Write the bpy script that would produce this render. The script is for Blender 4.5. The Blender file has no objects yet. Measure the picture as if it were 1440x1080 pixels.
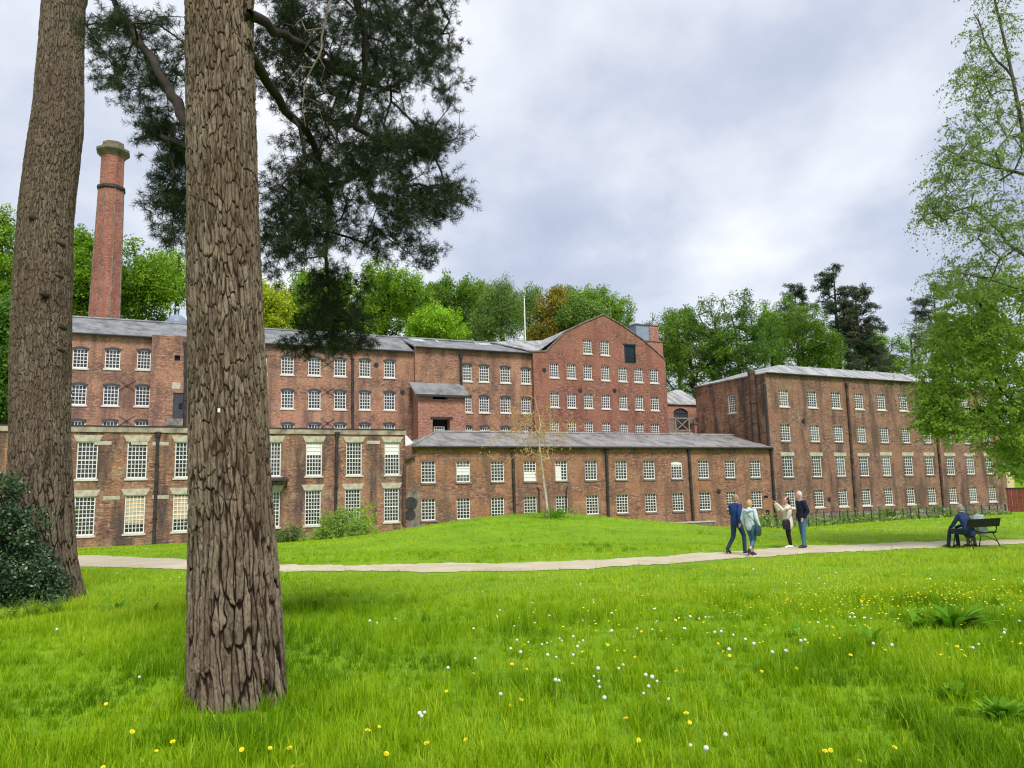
import bpy, bmesh, math, random
import numpy as np
from mathutils import Vector, Matrix

S = bpy.context.scene
COL = S.collection
PI = math.pi
random.seed(7)
RNG = np.random.default_rng(11)

# ------------------------------------------------------------------ camera
FPX, PITCH, ROLL = 1080.0, math.radians(8.1), 0.0235
EYE = np.array([0.0, 0.0, 1.6])
cF = np.array([0, math.cos(PITCH), math.sin(PITCH)])
cU0 = np.array([0, -math.sin(PITCH), math.cos(PITCH)])
cR0 = np.array([1.0, 0, 0])
cR = math.cos(ROLL) * cR0 - math.sin(ROLL) * cU0
cU = math.cos(ROLL) * cU0 + math.sin(ROLL) * cR0
cam = bpy.data.cameras.new('camera')
cam.sensor_width = 36.0
cam.lens = 36.0 * FPX / 1440.0
cam.clip_end = 5000
cam.clip_start = 0.05
camo = bpy.data.objects.new('camera', cam)
COL.objects.link(camo)
M = Matrix(((cR[0], cU[0], -cF[0], EYE[0]), (cR[1], cU[1], -cF[1], EYE[1]), (cR[2], cU[2], -cF[2], EYE[2]), (0, 0, 0, 1)))
camo.matrix_world = M
S.camera = camo


def ray(px, py):
    return cF + cR * ((px - 720.0) / FPX) - cU * ((py - 540.0) / FPX)


def at(px, py, Y):
    """world point where the sight line crosses the vertical plane y = Y"""
    d = ray(px, py)
    return EYE + d * (Y / d[1])


def sst(x, a, b):
    t = np.clip((np.asarray(x, float) - a) / (b - a), 0, 1)
    return t * t * (3 - 2 * t)


def _h2(ix, iy, s=0):
    n = (ix.astype(np.int64) * 374761393 + iy.astype(np.int64) * 668265263 + s * 982451653) & 0xffffffff
    n = ((n ^ (n >> 13)) * 1274126177) & 0xffffffff
    return ((n ^ (n >> 16)) & 0xffffff) / float(0xffffff)


def vn2(x, y, s=0):
    x = np.asarray(x, float); y = np.asarray(y, float)
    ix, iy = np.floor(x), np.floor(y)
    fx, fy = x - ix, y - iy
    fx = fx * fx * (3 - 2 * fx); fy = fy * fy * (3 - 2 * fy)
    a = _h2(ix, iy, s); b = _h2(ix + 1, iy, s); c = _h2(ix, iy + 1, s); d = _h2(ix + 1, iy + 1, s)
    return (a * (1 - fx) + b * fx) * (1 - fy) + (c * (1 - fx) + d * fx) * fy


def vn3(x, y, z, s=0):
    iz = np.floor(z); fz = z - iz; fz = fz * fz * (3 - 2 * fz)
    sx = iz * 17.31; sy = iz * 5.77
    a = vn2(x + np.floor(_h2(iz, iz * 0 + 3, s) * 1000), y + np.floor(_h2(iz, iz * 0 + 7, s) * 1000), s)
    b = vn2(x + np.floor(_h2(iz + 1, iz * 0 + 3, s) * 1000), y + np.floor(_h2(iz + 1, iz * 0 + 7, s) * 1000), s)
    return a * (1 - fz) + b * fz


SL = 0.45            # plan slope of the mill fronts


def G(x, y):
    """height of the ground"""
    x = np.asarray(x, float); y = np.asarray(y, float)
    w = y - SL * x
    z = -0.3 * sst(y, 6, 22)
    D = 0.9 + 0.75 * sst(x, -5, 22)
    t = np.clip((w - 30) / 30.0, 0, 1)
    z = z - D * (0.5 * t + 0.5 * t * t * (3 - 2 * t))
    z = z + 1.08 * np.exp(-0.5 * ((x - 0.6) / 5.3) ** 2 - 0.5 * ((y - 38) / 5.2) ** 2) + 0.07 * (vn2(x * 1.3, y * 1.3, 6) - 0.5) * np.exp(-0.5 * ((x - 0.6) / 8) ** 2 - 0.5 * ((y - 37) / 7) ** 2)
    z = z - 0.4 * np.exp(-0.5 * ((x - 14.5) / 3.8) ** 2 - 0.5 * ((w - 42) / 7.0) ** 2)
    z = z + 19 * sst(w, 88, 150) + 10 * sst(w, 150, 420)
    z = z + 0.05 * (vn2(x * 0.45, y * 0.45, 5) - 0.5) * (1 - sst(w, 30, 50))
    return z


def ground_at(px, py):
    d = ray(px, py)
    t0, t = 2.0, 2.0
    while t < 200:
        p = EYE + d * t
        if p[2] < float(G(p[0], p[1])):
            break
        t0 = t
        t += 0.05 + t * 0.004
    for _ in range(20):
        m = 0.5 * (t0 + t)
        p = EYE + d * m
        if p[2] < float(G(p[0], p[1])):
            t = m
        else:
            t0 = m
    p = EYE + d * t
    return np.array([p[0], p[1], float(G(p[0], p[1]))])


# ------------------------------------------------------------------ object helpers
def tag(o, label=None, cat=None, group=None, kind=None):
    if label: o['label'] = label
    if cat: o['category'] = cat
    if group: o['group'] = group
    if kind: o['kind'] = kind
    return o


def empty(name, loc=(0, 0, 0), rz=0.0, parent=None):
    o = bpy.data.objects.new(name, None)
    o.location = loc
    o.rotation_euler = (0, 0, rz)
    o.empty_display_size = 0.3
    COL.objects.link(o)
    if parent: o.parent = parent
    return o


def link(name, me, parent=None, loc=(0, 0, 0), rz=0.0, mat=None):
    o = bpy.data.objects.new(name, me)
    o.location = loc
    o.rotation_euler = (0, 0, rz)
    COL.objects.link(o)
    if parent: o.parent = parent
    if mat and not me.materials: me.materials.append(mat)
    return o


def npmesh(name, V, Fs, mat=None, tint=None, smooth=False, uv=None, mats=None):
    """V (N,3); Fs list of (M,k) index arrays"""
    me = bpy.data.meshes.new(name)
    V = np.ascontiguousarray(V, dtype=np.float32)
    if not isinstance(Fs, (list, tuple)): Fs = [Fs]
    Fs = [np.asarray(f, np.int32) for f in Fs if len(f)]
    nl = sum(f.size for f in Fs); nf = sum(len(f) for f in Fs)
    me.vertices.add(len(V)); me.vertices.foreach_set('co', V.ravel())
    me.loops.add(nl); me.loops.foreach_set('vertex_index', np.concatenate([f.ravel() for f in Fs]))
    starts = []; o = 0
    for f in Fs:
        starts.append(o + np.arange(len(f)) * f.shape[1]); o += f.size
    me.polygons.add(nf); me.polygons.foreach_set('loop_start', np.concatenate(starts).astype(np.int32))
    if smooth: me.polygons.foreach_set('use_smooth', np.ones(nf, bool))
    me.update(calc_edges=True)
    if tint is not None:
        a = me.attributes.new('tint', 'FLOAT', 'POINT')
        a.data.foreach_set('value', np.asarray(tint, np.float32))
    if mat: me.materials.append(mat)
    return me


class MB:
    """collects boxes, prisms and tubes into one mesh; UVs are metres, box-projected"""
    def __init__(self):
        self.v = []; self.f = []

    def poly(self, pts):
        n = len(self.v)
        self.v += [tuple(map(float, p)) for p in pts]
        self.f.append(tuple(range(n, n + len(pts))))

    def box(self, x0, x1, y0, y1, z0, z1):
        n = len(self.v)
        self.v += [(x0, y0, z0), (x1, y0, z0), (x1, y1, z0), (x0, y1, z0), (x0, y0, z1), (x1, y0, z1), (x1, y1, z1), (x0, y1, z1)]
        for q in ((0, 3, 2, 1), (4, 5, 6, 7), (0, 1, 5, 4), (1, 2, 6, 5), (2, 3, 7, 6), (3, 0, 4, 7)):
            self.f.append(tuple(n + i for i in q))
        return self

    def prism(self, bottom, top):
        n = len(self.v); k = len(bottom)
        self.v += [tuple(map(float, p)) for p in bottom] + [tuple(map(float, p)) for p in top]
        self.f.append(tuple(n + i for i in range(k))[::-1])
        self.f.append(tuple(n + k + i for i in range(k)))
        for i in range(k):
            j = (i + 1) % k
            self.f.append((n + i, n + j, n + k + j, n + k + i))
        return self

    def slab(self, pts, th):
        self.prism([(p[0], p[1], p[2] - th) for p in pts], pts)
        return self

    def bar(self, a, b, w, d=None):
        """square bar from a to b"""
        d = d or w
        a = Vector(a); b = Vector(b); t = (b - a).normalized()
        s = Vector((0, 1, 0)) if abs(t.y) < 0.9 else Vector((1, 0, 0))
        x = t.cross(s).normalized(); y = t.cross(x).normalized()
        q = [x * w / 2 + y * d / 2, -x * w / 2 + y * d / 2, -x * w / 2 - y * d / 2, x * w / 2 - y * d / 2]
        self.prism([a + k for k in q], [b + k for k in q])
        return self

    def tube(self, pts, rs, k=8):
        pts = [Vector(p) for p in pts]
        if not isinstance(rs, (list, tuple)): rs = [rs] * len(pts)
        n = len(self.v)
        for i, p in enumerate(pts):
            t = (pts[min(i + 1, len(pts) - 1)] - pts[max(i - 1, 0)]).normalized()
            s = Vector((0, 0, 1)) if abs(t.z) < 0.9 else Vector((1, 0, 0))
            x = t.cross(s).normalized(); y = t.cross(x).normalized()
            for j in range(k):
                a = 2 * PI * j / k
                self.v.append(tuple(p + (x * math.cos(a) + y * math.sin(a)) * rs[i]))
        for i in range(len(pts) - 1):
            for j in range(k):
                j2 = (j + 1) % k
                self.f.append((n + i * k + j, n + i * k + j2, n + (i + 1) * k + j2, n + (i + 1) * k + j))
        self.f.append(tuple(n + j for j in range(k))[::-1])
        self.f.append(tuple(n + (len(pts) - 1) * k + j for j in range(k)))
        return self

    def lathe(self, prof, k=16, c=(0, 0, 0)):
        n = len(self.v)
        for r, z in prof:
            for j in range(k):
                a = 2 * PI * (j + 0.5) / k
                self.v.append((c[0] + r * math.cos(a), c[1] + r * math.sin(a), c[2] + z))
        for i in range(len(prof) - 1):
            for j in range(k):
                j2 = (j + 1) % k
                self.f.append((n + i * k + j, n + i * k + j2, n + (i + 1) * k + j2, n + (i + 1) * k + j))
        self.f.append(tuple(n + j for j in range(k))[::-1])
        self.f.append(tuple(n + (len(prof) - 1) * k + j for j in range(k)))
        return self

    def mesh(self, name, mat=None, smooth=False, recalc=False):
        me = bpy.data.meshes.new(name)
        me.from_pydata(self.v, [], self.f)
        if recalc:
            bm = bmesh.new(); bm.from_mesh(me)
            bmesh.ops.recalc_face_normals(bm, faces=bm.faces[:])
            bm.to_mesh(me); bm.free()
        me.update()
        uvl = me.uv_layers.new(name='UVMap')
        for p in me.polygons:
            nx, ny, nz = abs(p.normal.x), abs(p.normal.y), abs(p.normal.z)
            for li in p.loop_indices:
                co = me.vertices[me.loops[li].vertex_index].co
                if nz > 0.75 and nz >= nx and nz >= ny: uv = (co.x, co.y)
                elif ny >= nx: uv = (co.x, co.z)
                else: uv = (co.y, co.z)
                uvl.data[li].uv = uv
        if smooth:
            me.polygons.foreach_set('use_smooth', [True] * len(me.polygons))
        if mat: me.materials.append(mat)
        return me

    def build(self, name, mat, parent=None, smooth=False, loc=(0, 0, 0), rz=0.0, recalc=False):
        return link(name, self.mesh(name, mat, smooth, recalc), parent, loc, rz)


# ------------------------------------------------------------------ materials
def newmat(name):
    m = bpy.data.materials.new(name); m.use_nodes = True
    nt = m.node_tree
    b = nt.nodes['Principled BSDF']
    return m, nt, b


def nd(nt, typ, props=None, **inp):
    n = nt.nodes.new(typ)
    for k, v in (props or {}).items(): setattr(n, k, v)
    for k, v in inp.items():
        key = k.replace('_', ' ')
        s = n.inputs[key] if key in n.inputs else n.inputs[int(k[1:])]
        if isinstance(v, bpy.types.NodeSocket): nt.links.new(v, s)
        else: s.default_value = v
    return n


def c4(c): return (c[0], c[1], c[2], 1.0)


def mixc(nt, fac, a, b, mode='MIX'):
    n = nt.nodes.new('ShaderNodeMix'); n.data_type = 'RGBA'; n.blend_type = mode
    for i, v in ((0, fac), (6, a), (7, b)):
        if isinstance(v, bpy.types.NodeSocket): nt.links.new(v, n.inputs[i])
        else: n.inputs[i].default_value = c4(v) if isinstance(v, (tuple, list)) else v
    return n.outputs[2]


def ramp(nt, fac, stops, interp='LINEAR'):
    n = nt.nodes.new('ShaderNodeValToRGB'); nt.links.new(fac, n.inputs[0])
    e = n.color_ramp.elements; n.color_ramp.interpolation = interp
    while len(e) < len(stops): e.new(0.5)
    for i, (p, c) in enumerate(stops):
        e[i].position = p
        e[i].color = c4(c) if isinstance(c, (tuple, list)) else (c, c, c, 1)
    return n.outputs[0]


def noise(nt, vec, scale, detail=4, rough=0.55, out=0):
    n = nd(nt, 'ShaderNodeTexNoise', None, Scale=scale, Detail=detail, Roughness=rough)
    if vec is not None: nt.links.new(vec, n.inputs['Vector'])
    return n.outputs[out]


def mapping(nt, vec, scale=(1, 1, 1), loc=(0, 0, 0)):
    n = nt.nodes.new('ShaderNodeMapping')
    n.inputs['Scale'].default_value = scale; n.inputs['Location'].default_value = loc
    nt.links.new(vec, n.inputs['Vector'])
    return n.outputs[0]


def bump(nt, b, h, dist=0.01, strength=0.6):
    n = nt.nodes.new('ShaderNodeBump'); n.inputs['Distance'].default_value = dist; n.inputs['Strength'].default_value = strength
    nt.links.new(h, n.inputs['Height']); nt.links.new(n.outputs[0], b.inputs['Normal'])


def plain(name, col, rough=0.6, var=0.15, scale=6.0, metal=0.0, spec=0.3):
    m, nt, b = newmat(name)
    tc = nt.nodes.new('ShaderNodeTexCoord').outputs['Object']
    n = noise(nt, tc, scale, 5)
    dark = tuple(c * (1 - var * 1.6) for c in col); lite = tuple(min(1, c * (1 + var)) for c in col)
    nt.links.new(ramp(nt, n, [(0.3, dark), (0.7, lite)]), b.inputs['Base Color'])
    b.inputs['Roughness'].default_value = rough; b.inputs['Metallic'].default_value = metal
    b.inputs['Specular IOR Level'].default_value = spec
    return m


def brickmat(name, c1, c2, patch, pale, soot, mortar=(0.34, 0.27, 0.21), seed=0.0, patch_amt=0.55, pale_amt=0.3, soot_amt=0.5):
    m, nt, b = newmat(name)
    uv = nt.nodes.new('ShaderNodeTexCoord').outputs['UV']
    uv = mapping(nt, uv, (1, 1, 1), (seed, seed * 0.7, 0))
    # courses wander a little
    wob = nd(nt, 'ShaderNodeVectorMath', {'operation': 'MULTIPLY_ADD'})
    nt.links.new(noise(nt, uv, 0.8, 2, 0.5, 1), wob.inputs[0]); wob.inputs[1].default_value = (0.03, 0.045, 0)
    nt.links.new(uv, wob.inputs[2])
    br = nd(nt, 'ShaderNodeTexBrick', None, Scale=1.0, Color1=c4(c1), Color2=c4(c2), Mortar=c4(mortar))
    br.inputs['Brick Width'].default_value = 0.235; br.inputs['Row Height'].default_value = 0.078
    br.inputs['Mortar Size'].default_value = 0.0075; br.inputs['Mortar Smooth'].default_value = 0.3
    br.inputs['Bias'].default_value = -0.1
    nt.links.new(wob.outputs[0], br.inputs['Vector'])
    col = br.outputs['Color']
    # single bricks of another firing
    sc = mapping(nt, uv, (2.2, 6.5, 1))
    single = noise(nt, sc, 1.0, 2, 0.8)
    col = mixc(nt, ramp(nt, single, [(0.52, 0.0), (0.6, 0.85)]), col, pale)
    sc2 = mapping(nt, uv, (2.0, 6.0, 1), (31, 17, 0))
    s2 = noise(nt, sc2, 1.0, 2, 0.8)
    col = mixc(nt, ramp(nt, s2, [(0.51, 0.0), (0.6, 0.85)]), col, tuple(c * 0.8 for c in soot))
    # rebuilt patches
    p = noise(nt, mapping(nt, uv, (0.5, 0.8, 1), (5, 3, 0)), 0.55, 5, 0.62)
    col = mixc(nt, ramp(nt, p, [(0.43, 0.0), (0.58, patch_amt * 1.35)]), col, patch)
    p2 = noise(nt, mapping(nt, uv, (0.35, 0.9, 1), (15, 33, 0)), 0.9, 6, 0.65)
    col = mixc(nt, ramp(nt, p2, [(0.5, 0.0), (0.64, pale_amt * 1.7)]), col, pale)
    # soot and damp in tall streaks
    s = noise(nt, mapping(nt, uv, (0.9, 0.16, 1), (50, 8, 0)), 1.0, 6, 0.62)
    col = mixc(nt, ramp(nt, s, [(0.47, 0.0), (0.62, soot_amt * 1.5)]), col, soot)
    f = noise(nt, mapping(nt, uv, (1, 2.2, 1)), 5.0, 6, 0.8)
    col = mixc(nt, 1.0, col, ramp(nt, f, [(0.3, 0.28), (0.48, 0.8), (0.7, 1.55)]), 'MULTIPLY')
    col = mixc(nt, 0.04, col, (0.34, 0.27, 0.2))
    nt.links.new(col, b.inputs['Base Color'])
    b.inputs['Roughness'].default_value = 0.9; b.inputs['Specular IOR Level'].default_value = 0.2
    bump(nt, b, br.outputs['Fac'], -0.012, 0.7)
    return m


def slatemat(name, base, pale, streak=0.5, dirn=(1, 1, 1), seed=0):
    m, nt, b = newmat(name)
    uv = nt.nodes.new('ShaderNodeTexCoord').outputs['UV']
    uv = mapping(nt, uv, (1, 1, 1), (seed, seed, 0))
    br = nd(nt, 'ShaderNodeTexBrick', None, Scale=1.0, Color1=c4(base), Color2=c4(tuple(c * 1.5 for c in base)), Mortar=c4(tuple(c * 0.35 for c in base)))
    br.inputs['Brick Width'].default_value = 0.32; br.inputs['Row Height'].default_value = 0.24; br.inputs['Mortar Size'].default_value = 0.012
    nt.links.new(uv, br.inputs['Vector'])
    n = noise(nt, mapping(nt, uv, dirn), 0.7, 7, 0.7)
    col = mixc(nt, ramp(nt, n, [(0.4, 0.0), (0.56, streak * 1.25)]), br.outputs['Color'], pale)
    n2 = noise(nt, uv, 2.5, 5, 0.7)
    col = mixc(nt, ramp(nt, n2, [(0.52, 0.0), (0.7, 0.5)]), col, (0.1, 0.11, 0.05))
    nt.links.new(col, b.inputs['Base Color'])
    b.inputs['Roughness'].default_value = 0.6
    bump(nt, b, br.outputs['Fac'], -0.015, 0.6)
    return m


def leafmat(name, dark, lite, transl=0.35, rough=0.5, spec=0.25, third=None):
    m, nt, b = newmat(name)
    a = nt.nodes.new('ShaderNodeAttribute'); a.attribute_name = 'tint'
    stops = [(0.0, dark), (1.0, lite)]
    if third: stops = [(0.0, dark), (0.55, lite), (1.0, third)]
    col = ramp(nt, a.outputs['Fac'], stops)
    nt.links.new(col, b.inputs['Base Color'])
    b.inputs['Roughness'].default_value = rough; b.inputs['Specular IOR Level'].default_value = spec
    if transl > 0:
        t = nt.nodes.new('ShaderNodeBsdfTranslucent')
        nt.links.new(mixc(nt, 0.35, col, tuple(min(1, c * 1.3) for c in lite)), t.inputs['Color'])
        mx = nt.nodes.new('ShaderNodeMixShader'); mx.inputs[0].default_value = transl
        nt.links.new(b.outputs[0], mx.inputs[1]); nt.links.new(t.outputs[0], mx.inputs[2])
        nt.links.new(mx.outputs[0], nt.nodes['Material Output'].inputs['Surface'])
    return m


MAT = {}
MAT['brick_old'] = brickmat('brick_patched', (0.25, 0.085, 0.055), (0.36, 0.14, 0.085), (0.42, 0.22, 0.125), (0.5, 0.36, 0.24), (0.085, 0.058, 0.056), seed=3, soot_amt=0.62)
MAT['brick_rear'] = brickmat('brick_upper_mill', (0.24, 0.095, 0.06), (0.34, 0.155, 0.095), (0.47, 0.24, 0.15), (0.48, 0.3, 0.2), (0.14, 0.08, 0.066), seed=13, soot_amt=0.5)
MAT['brick_gable'] = brickmat('brick_red_gable', (0.25, 0.08, 0.052), (0.33, 0.12, 0.08), (0.36, 0.15, 0.1), (0.45, 0.26, 0.19), (0.16, 0.055, 0.045), seed=23, soot_amt=0.3, pale_amt=0.15)
MAT['brick_annex'] = brickmat('brick_orange_annex', (0.26, 0.085, 0.055), (0.38, 0.145, 0.085), (0.4, 0.19, 0.1), (0.5, 0.31, 0.2), (0.12, 0.085, 0.068), seed=37, soot_amt=0.45)
MAT['brick_brown'] = brickmat('brick_brown_block', (0.22, 0.085, 0.062), (0.31, 0.135, 0.095), (0.33, 0.17, 0.105), (0.42, 0.28, 0.2), (0.1, 0.068, 0.056), seed=47, soot_amt=0.6)
MAT['brick_new'] = brickmat('brick_clean_red', (0.38, 0.15, 0.1), (0.46, 0.2, 0.135), (0.45, 0.2, 0.13), (0.5, 0.3, 0.22), (0.25, 0.11, 0.08), seed=57, patch_amt=0.3, soot_amt=0.15)
MAT['brick_salmon'] = brickmat('brick_salmon', (0.44, 0.17, 0.115), (0.52, 0.23, 0.16), (0.5, 0.24, 0.16), (0.55, 0.34, 0.26), (0.3, 0.13, 0.1), seed=67, patch_amt=0.2, soot_amt=0.1)
MAT['slate'] = slatemat('slate_dark', (0.095, 0.1, 0.105), (0.27, 0.275, 0.28), 0.6)
MAT['slate_pale'] = slatemat('slate_pale_streaked', (0.15, 0.15, 0.15), (0.42, 0.42, 0.41), 0.75, (1.6, 0.5, 1), seed=9)
MAT['slate_annex'] = slatemat('slate_annex', (0.12, 0.118, 0.12), (0.32, 0.3, 0.29), 0.65, (1.2, 0.6, 1), seed=19)
MAT['white'] = plain('white_paint', (0.8, 0.79, 0.74), 0.5, 0.06, 3)
MAT['sill'] = plain('pale_stone_sill', (0.6, 0.57, 0.5), 0.8, 0.15, 4)
MAT['stone'] = plain('sandstone_dressing', (0.46, 0.42, 0.32), 0.85, 0.2, 3)
MAT['stone_dark'] = plain('weathered_stone', (0.2, 0.17, 0.14), 0.9, 0.35, 2.5)
MAT['coping'] = plain('lichened_coping', (0.34, 0.29, 0.22), 0.9, 0.35, 1.6)
MAT['grey_paint'] = plain('dark_grey_paint', (0.05, 0.053, 0.062), 0.6, 0.15, 3)
MAT['iron'] = plain('black_iron', (0.04, 0.036, 0.036), 0.6, 0.3, 3)
MAT['rust'] = plain('rusty_pipe', (0.1, 0.06, 0.045), 0.8, 0.4, 2)
MAT['teal'] = plain('dark_teal_paint', (0.008, 0.025, 0.035), 0.5, 0.2, 3)
MAT['lead'] = plain('lead_sheet', (0.4, 0.42, 0.44), 0.5, 0.15, 2)
MAT['dark'] = plain('dark_interior', (0.012, 0.012, 0.013), 0.9, 0.1, 3)
MAT['blind'] = plain('tan_window_board', (0.55, 0.4, 0.24), 0.8, 0.15, 2)
MAT['blind_white'] = plain('white_roller_blind', (0.75, 0.75, 0.72), 0.8, 0.06, 2)
MAT['wood'] = plain('weathered_timber', (0.3, 0.26, 0.21), 0.85, 0.3, 5)
MAT['tank'] = plain('blue_grey_sheet', (0.22, 0.28, 0.36), 0.5, 0.12, 2)


def glassmat():
    m, nt, b = newmat('window_glass')
    tc = nt.nodes.new('ShaderNodeTexCoord').outputs['Object']
    oi = nt.nodes.new('ShaderNodeObjectInfo').outputs['Random']
    n = noise(nt, tc, 3.0, 3)
    nt.links.new(ramp(nt, n, [(0.35, (0.012, 0.014, 0.017)), (0.7, (0.05, 0.055, 0.06))]), b.inputs['Base Color'])
    b.inputs['Roughness'].default_value = 0.08; b.inputs['Specular IOR Level'].default_value = 0.6
    bump(nt, b, noise(nt, tc, 5.0, 2), 0.02, 0.35)
    return m


MAT['glass'] = glassmat()


def glassmat2(name, lo, hi):
    m, nt, b = newmat(name)
    tc = nt.nodes.new('ShaderNodeTexCoord').outputs['Object']
    n = noise(nt, tc, 2.0, 3)
    nt.links.new(ramp(nt, n, [(0.35, lo), (0.7, hi)]), b.inputs['Base Color'])
    b.inputs['Roughness'].default_value = 0.1; b.inputs['Specular IOR Level'].default_value = 0.6
    bump(nt, b, noise(nt, tc, 5.0, 2), 0.02, 0.35)
    return m


MAT['glass_pale'] = glassmat2('window_glass_pale', (0.04, 0.05, 0.05), (0.2, 0.215, 0.21))
MAT['glass_mid'] = glassmat2('window_glass_mid', (0.015, 0.018, 0.02), (0.06, 0.066, 0.066))
# ------------------------------------------------------------------ buildings
class Bld:
    def __init__(self, name, label, cat, P0, ang, z0, group=None):
        self.P = np.array(P0[:2], float); self.a = ang; self.z0 = z0
        self.t = np.array([math.cos(ang), math.sin(ang)]); self.n = np.array([-math.sin(ang), math.cos(ang)])
        self.o = empty(name, (P0[0], P0[1], z0), ang)
        tag(self.o, label, cat, group)

    def loc(self, px, py, y=0.0):
        """local (u, z) where the sight line meets the facade plane local y"""
        d = ray(px, py)
        k = (y - np.dot(EYE[:2] - self.P, self.n)) / np.dot(d[:2], self.n)
        p = EYE + d * k
        return float(np.dot(p[:2] - self.P, self.t)), float(p[2] - self.z0)

    def side(self, px, py, x=0.0):
        """local (v, z) on the plane local x"""
        d = ray(px, py)
        k = (x - np.dot(EYE[:2] - self.P, self.t)) / np.dot(d[:2], self.t)
        p = EYE + d * k
        return float(np.dot(p[:2] - self.P, self.n)), float(p[2] - self.z0)


def clip_top(poly, ua, ta, ub, tb):
    """keep the part of a (u,z) polygon under the line (ua,ta)-(ub,tb)"""
    out = []
    f = lambda p: p[1] - (ta + (tb - ta) * (p[0] - ua) / (ub - ua))
    for i in range(len(poly)):
        a, b = poly[i], poly[(i + 1) % len(poly)]
        fa, fb = f(a), f(b)
        if fa <= 1e-9: out.append(a)
        if (fa < -1e-9 and fb > 1e-9) or (fa > 1e-9 and fb < -1e-9):
            s = fa / (fa - fb)
            out.append((a[0] + (b[0] - a[0]) * s, a[1] + (b[1] - a[1]) * s))
    return out


def wall_faces(mb, top, zb, holes, mp, reveal=0.2, step=4.0):
    """mb: MB; top: polyline [(u,z)..] of the wall head; zb: foot; holes (u0,u1,z0,z1); mp(u,z,d)->xyz"""
    us = sorted(set([t[0] for t in top] + [h for q in holes for h in q[:2]]))
    us = [u for u in us if top[0][0] - 1e-6 <= u <= top[-1][0] + 1e-6]
    us2 = [us[0]]
    for u in us[1:]:
        if u - us2[-1] > 1e-4: us2.append(u)
    zmax = max(t[1] for t in top)
    zs = sorted(set([zb, zmax] + [h for q in holes for h in q[2:]]))

    def T(u):
        for (a, za), (b, zb_) in zip(top[:-1], top[1:]):
            if a - 1e-6 <= u <= b + 1e-6 and b - a > 1e-6: return za + (zb_ - za) * (u - a) / (b - a)
        return top[-1][1]
    for ua, ub in zip(us2[:-1], us2[1:]):
        um = 0.5 * (ua + ub)
        col = [h for h in holes if h[0] < um < h[1]]
        cuts = sorted(set([zb, zmax] + [z for h in col for z in h[2:]]))
        e = min(1e-5, (ub - ua) * 0.1)
        ta, tb = T(ua + e), T(ub - e)
        for z0, z1 in zip(cuts[:-1], cuts[1:]):
            zm = 0.5 * (z0 + z1)
            if any(h[2] < zm < h[3] for h in col): continue
            p = clip_top([(ua, z0), (ub, z0), (ub, z1), (ua, z1)], ua, ta, ub, tb)
            if len(p) >= 3: mb.poly([mp(u, z, 0) for u, z in p])
    for h in holes:
        u0, u1, z0, z1 = h[:4]
        r = reveal
        mb.poly([mp(u0, z0, 0), mp(u0, z1, 0), mp(u0, z1, r), mp(u0, z0, r)])
        mb.poly([mp(u1, z1, 0), mp(u1, z0, 0), mp(u1, z0, r), mp(u1, z1, r)])
        mb.poly([mp(u0, z1, 0), mp(u1, z1, 0), mp(u1, z1, r), mp(u0, z1, r)])
        mb.poly([mp(u1, z0, 0), mp(u0, z0, 0), mp(u0, z0, r), mp(u1, z0, r)])


WCACHE = {}
WRND = random.Random(3)


def window_meshes(w, h, nc, nr, bar, arch, sash, framemat):
    key = (round(w, 1), round(h, 1), nc, nr, bar, arch, sash, framemat)
    if key in WCACHE: return WCACHE[key], key[0], key[1]
    w, h = key[0], key[1]
    fr = MB(); fb = 0.065; d0, d1 = 0.07, 0.15
    fr.box(-w / 2, -w / 2 + fb, d0, d1, 0, h); fr.box(w / 2 - fb, w / 2, d0, d1, 0, h)
    fr.box(-w / 2 + fb, w / 2 - fb, d0, d1, 0, fb * 1.4); fr.box(-w / 2 + fb, w / 2 - fb, d0, d1, h - fb, h)
    iw, ih = w - 2 * fb, h - 2.4 * fb
    for i in range(1, nc):
        x = -w / 2 + fb + iw * i / nc
        fr.box(x - bar / 2, x + bar / 2, d0 + 0.02, d1 - 0.015, fb * 1.4, h - fb)
    for j in range(1, nr):
        z = fb * 1.4 + ih * j / nr
        b2 = bar * 1.8 if (sash and j == nr // 2) else bar
        fr.box(-w / 2 + fb, w / 2 - fb, d0 + 0.012, d1 - 0.02, z - b2 / 2, z + b2 / 2)
    g = MB(); g.poly([(-w / 2 + fb, 0.125, fb), (w / 2 - fb, 0.125, fb), (w / 2 - fb, 0.125, h - fb), (-w / 2 + fb, 0.125, h - fb)])
    s = MB(); s.box(-w / 2 - 0.1, w / 2 + 0.1, -0.075, 0.2, -0.13, -0.004)
    hd = None
    if arch:
        hd = MB(); rise = 0.13; n = 8
        pin = [(-w / 2 - 0.02 + (w + 0.04) * i / n, h - rise + rise * (1 - (2 * i / n - 1) ** 2)) for i in range(n + 1)]
        pout = [(-w / 2 - 0.1 + (w + 0.2) * i / n, h + 0.07 + rise * (1 - (2 * i / n - 1) ** 2)) for i in range(n + 1)]
        y0, y1 = (-0.012, 0.068)
        for i in range(n):
            a, b, c, d = pin[i], pin[i + 1], pout[i + 1], pout[i]
            hd.prism([(a[0], y0, a[1]), (b[0], y0, b[1]), (b[0], y1, b[1]), (a[0], y1, a[1])],
                     [(d[0], y0, d[1]), (c[0], y0, c[1]), (c[0], y1, c[1]), (d[0], y1, d[1])])
        hd = hd.mesh('lintel')
    r = (fr.mesh('window_frame', MAT[framemat]), g.mesh('pane'), s.mesh('sill'), hd)
    WCACHE[key] = r
    return r, w, h


MCOPY = {}


def matmesh(me, mat):
    """a mesh datablock variant carrying this material"""
    k = (me.name, mat.name)
    if k not in MCOPY:
        c = me.copy(); c.materials.clear(); c.materials.append(mat); MCOPY[k] = c
    return MCOPY[k]


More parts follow.
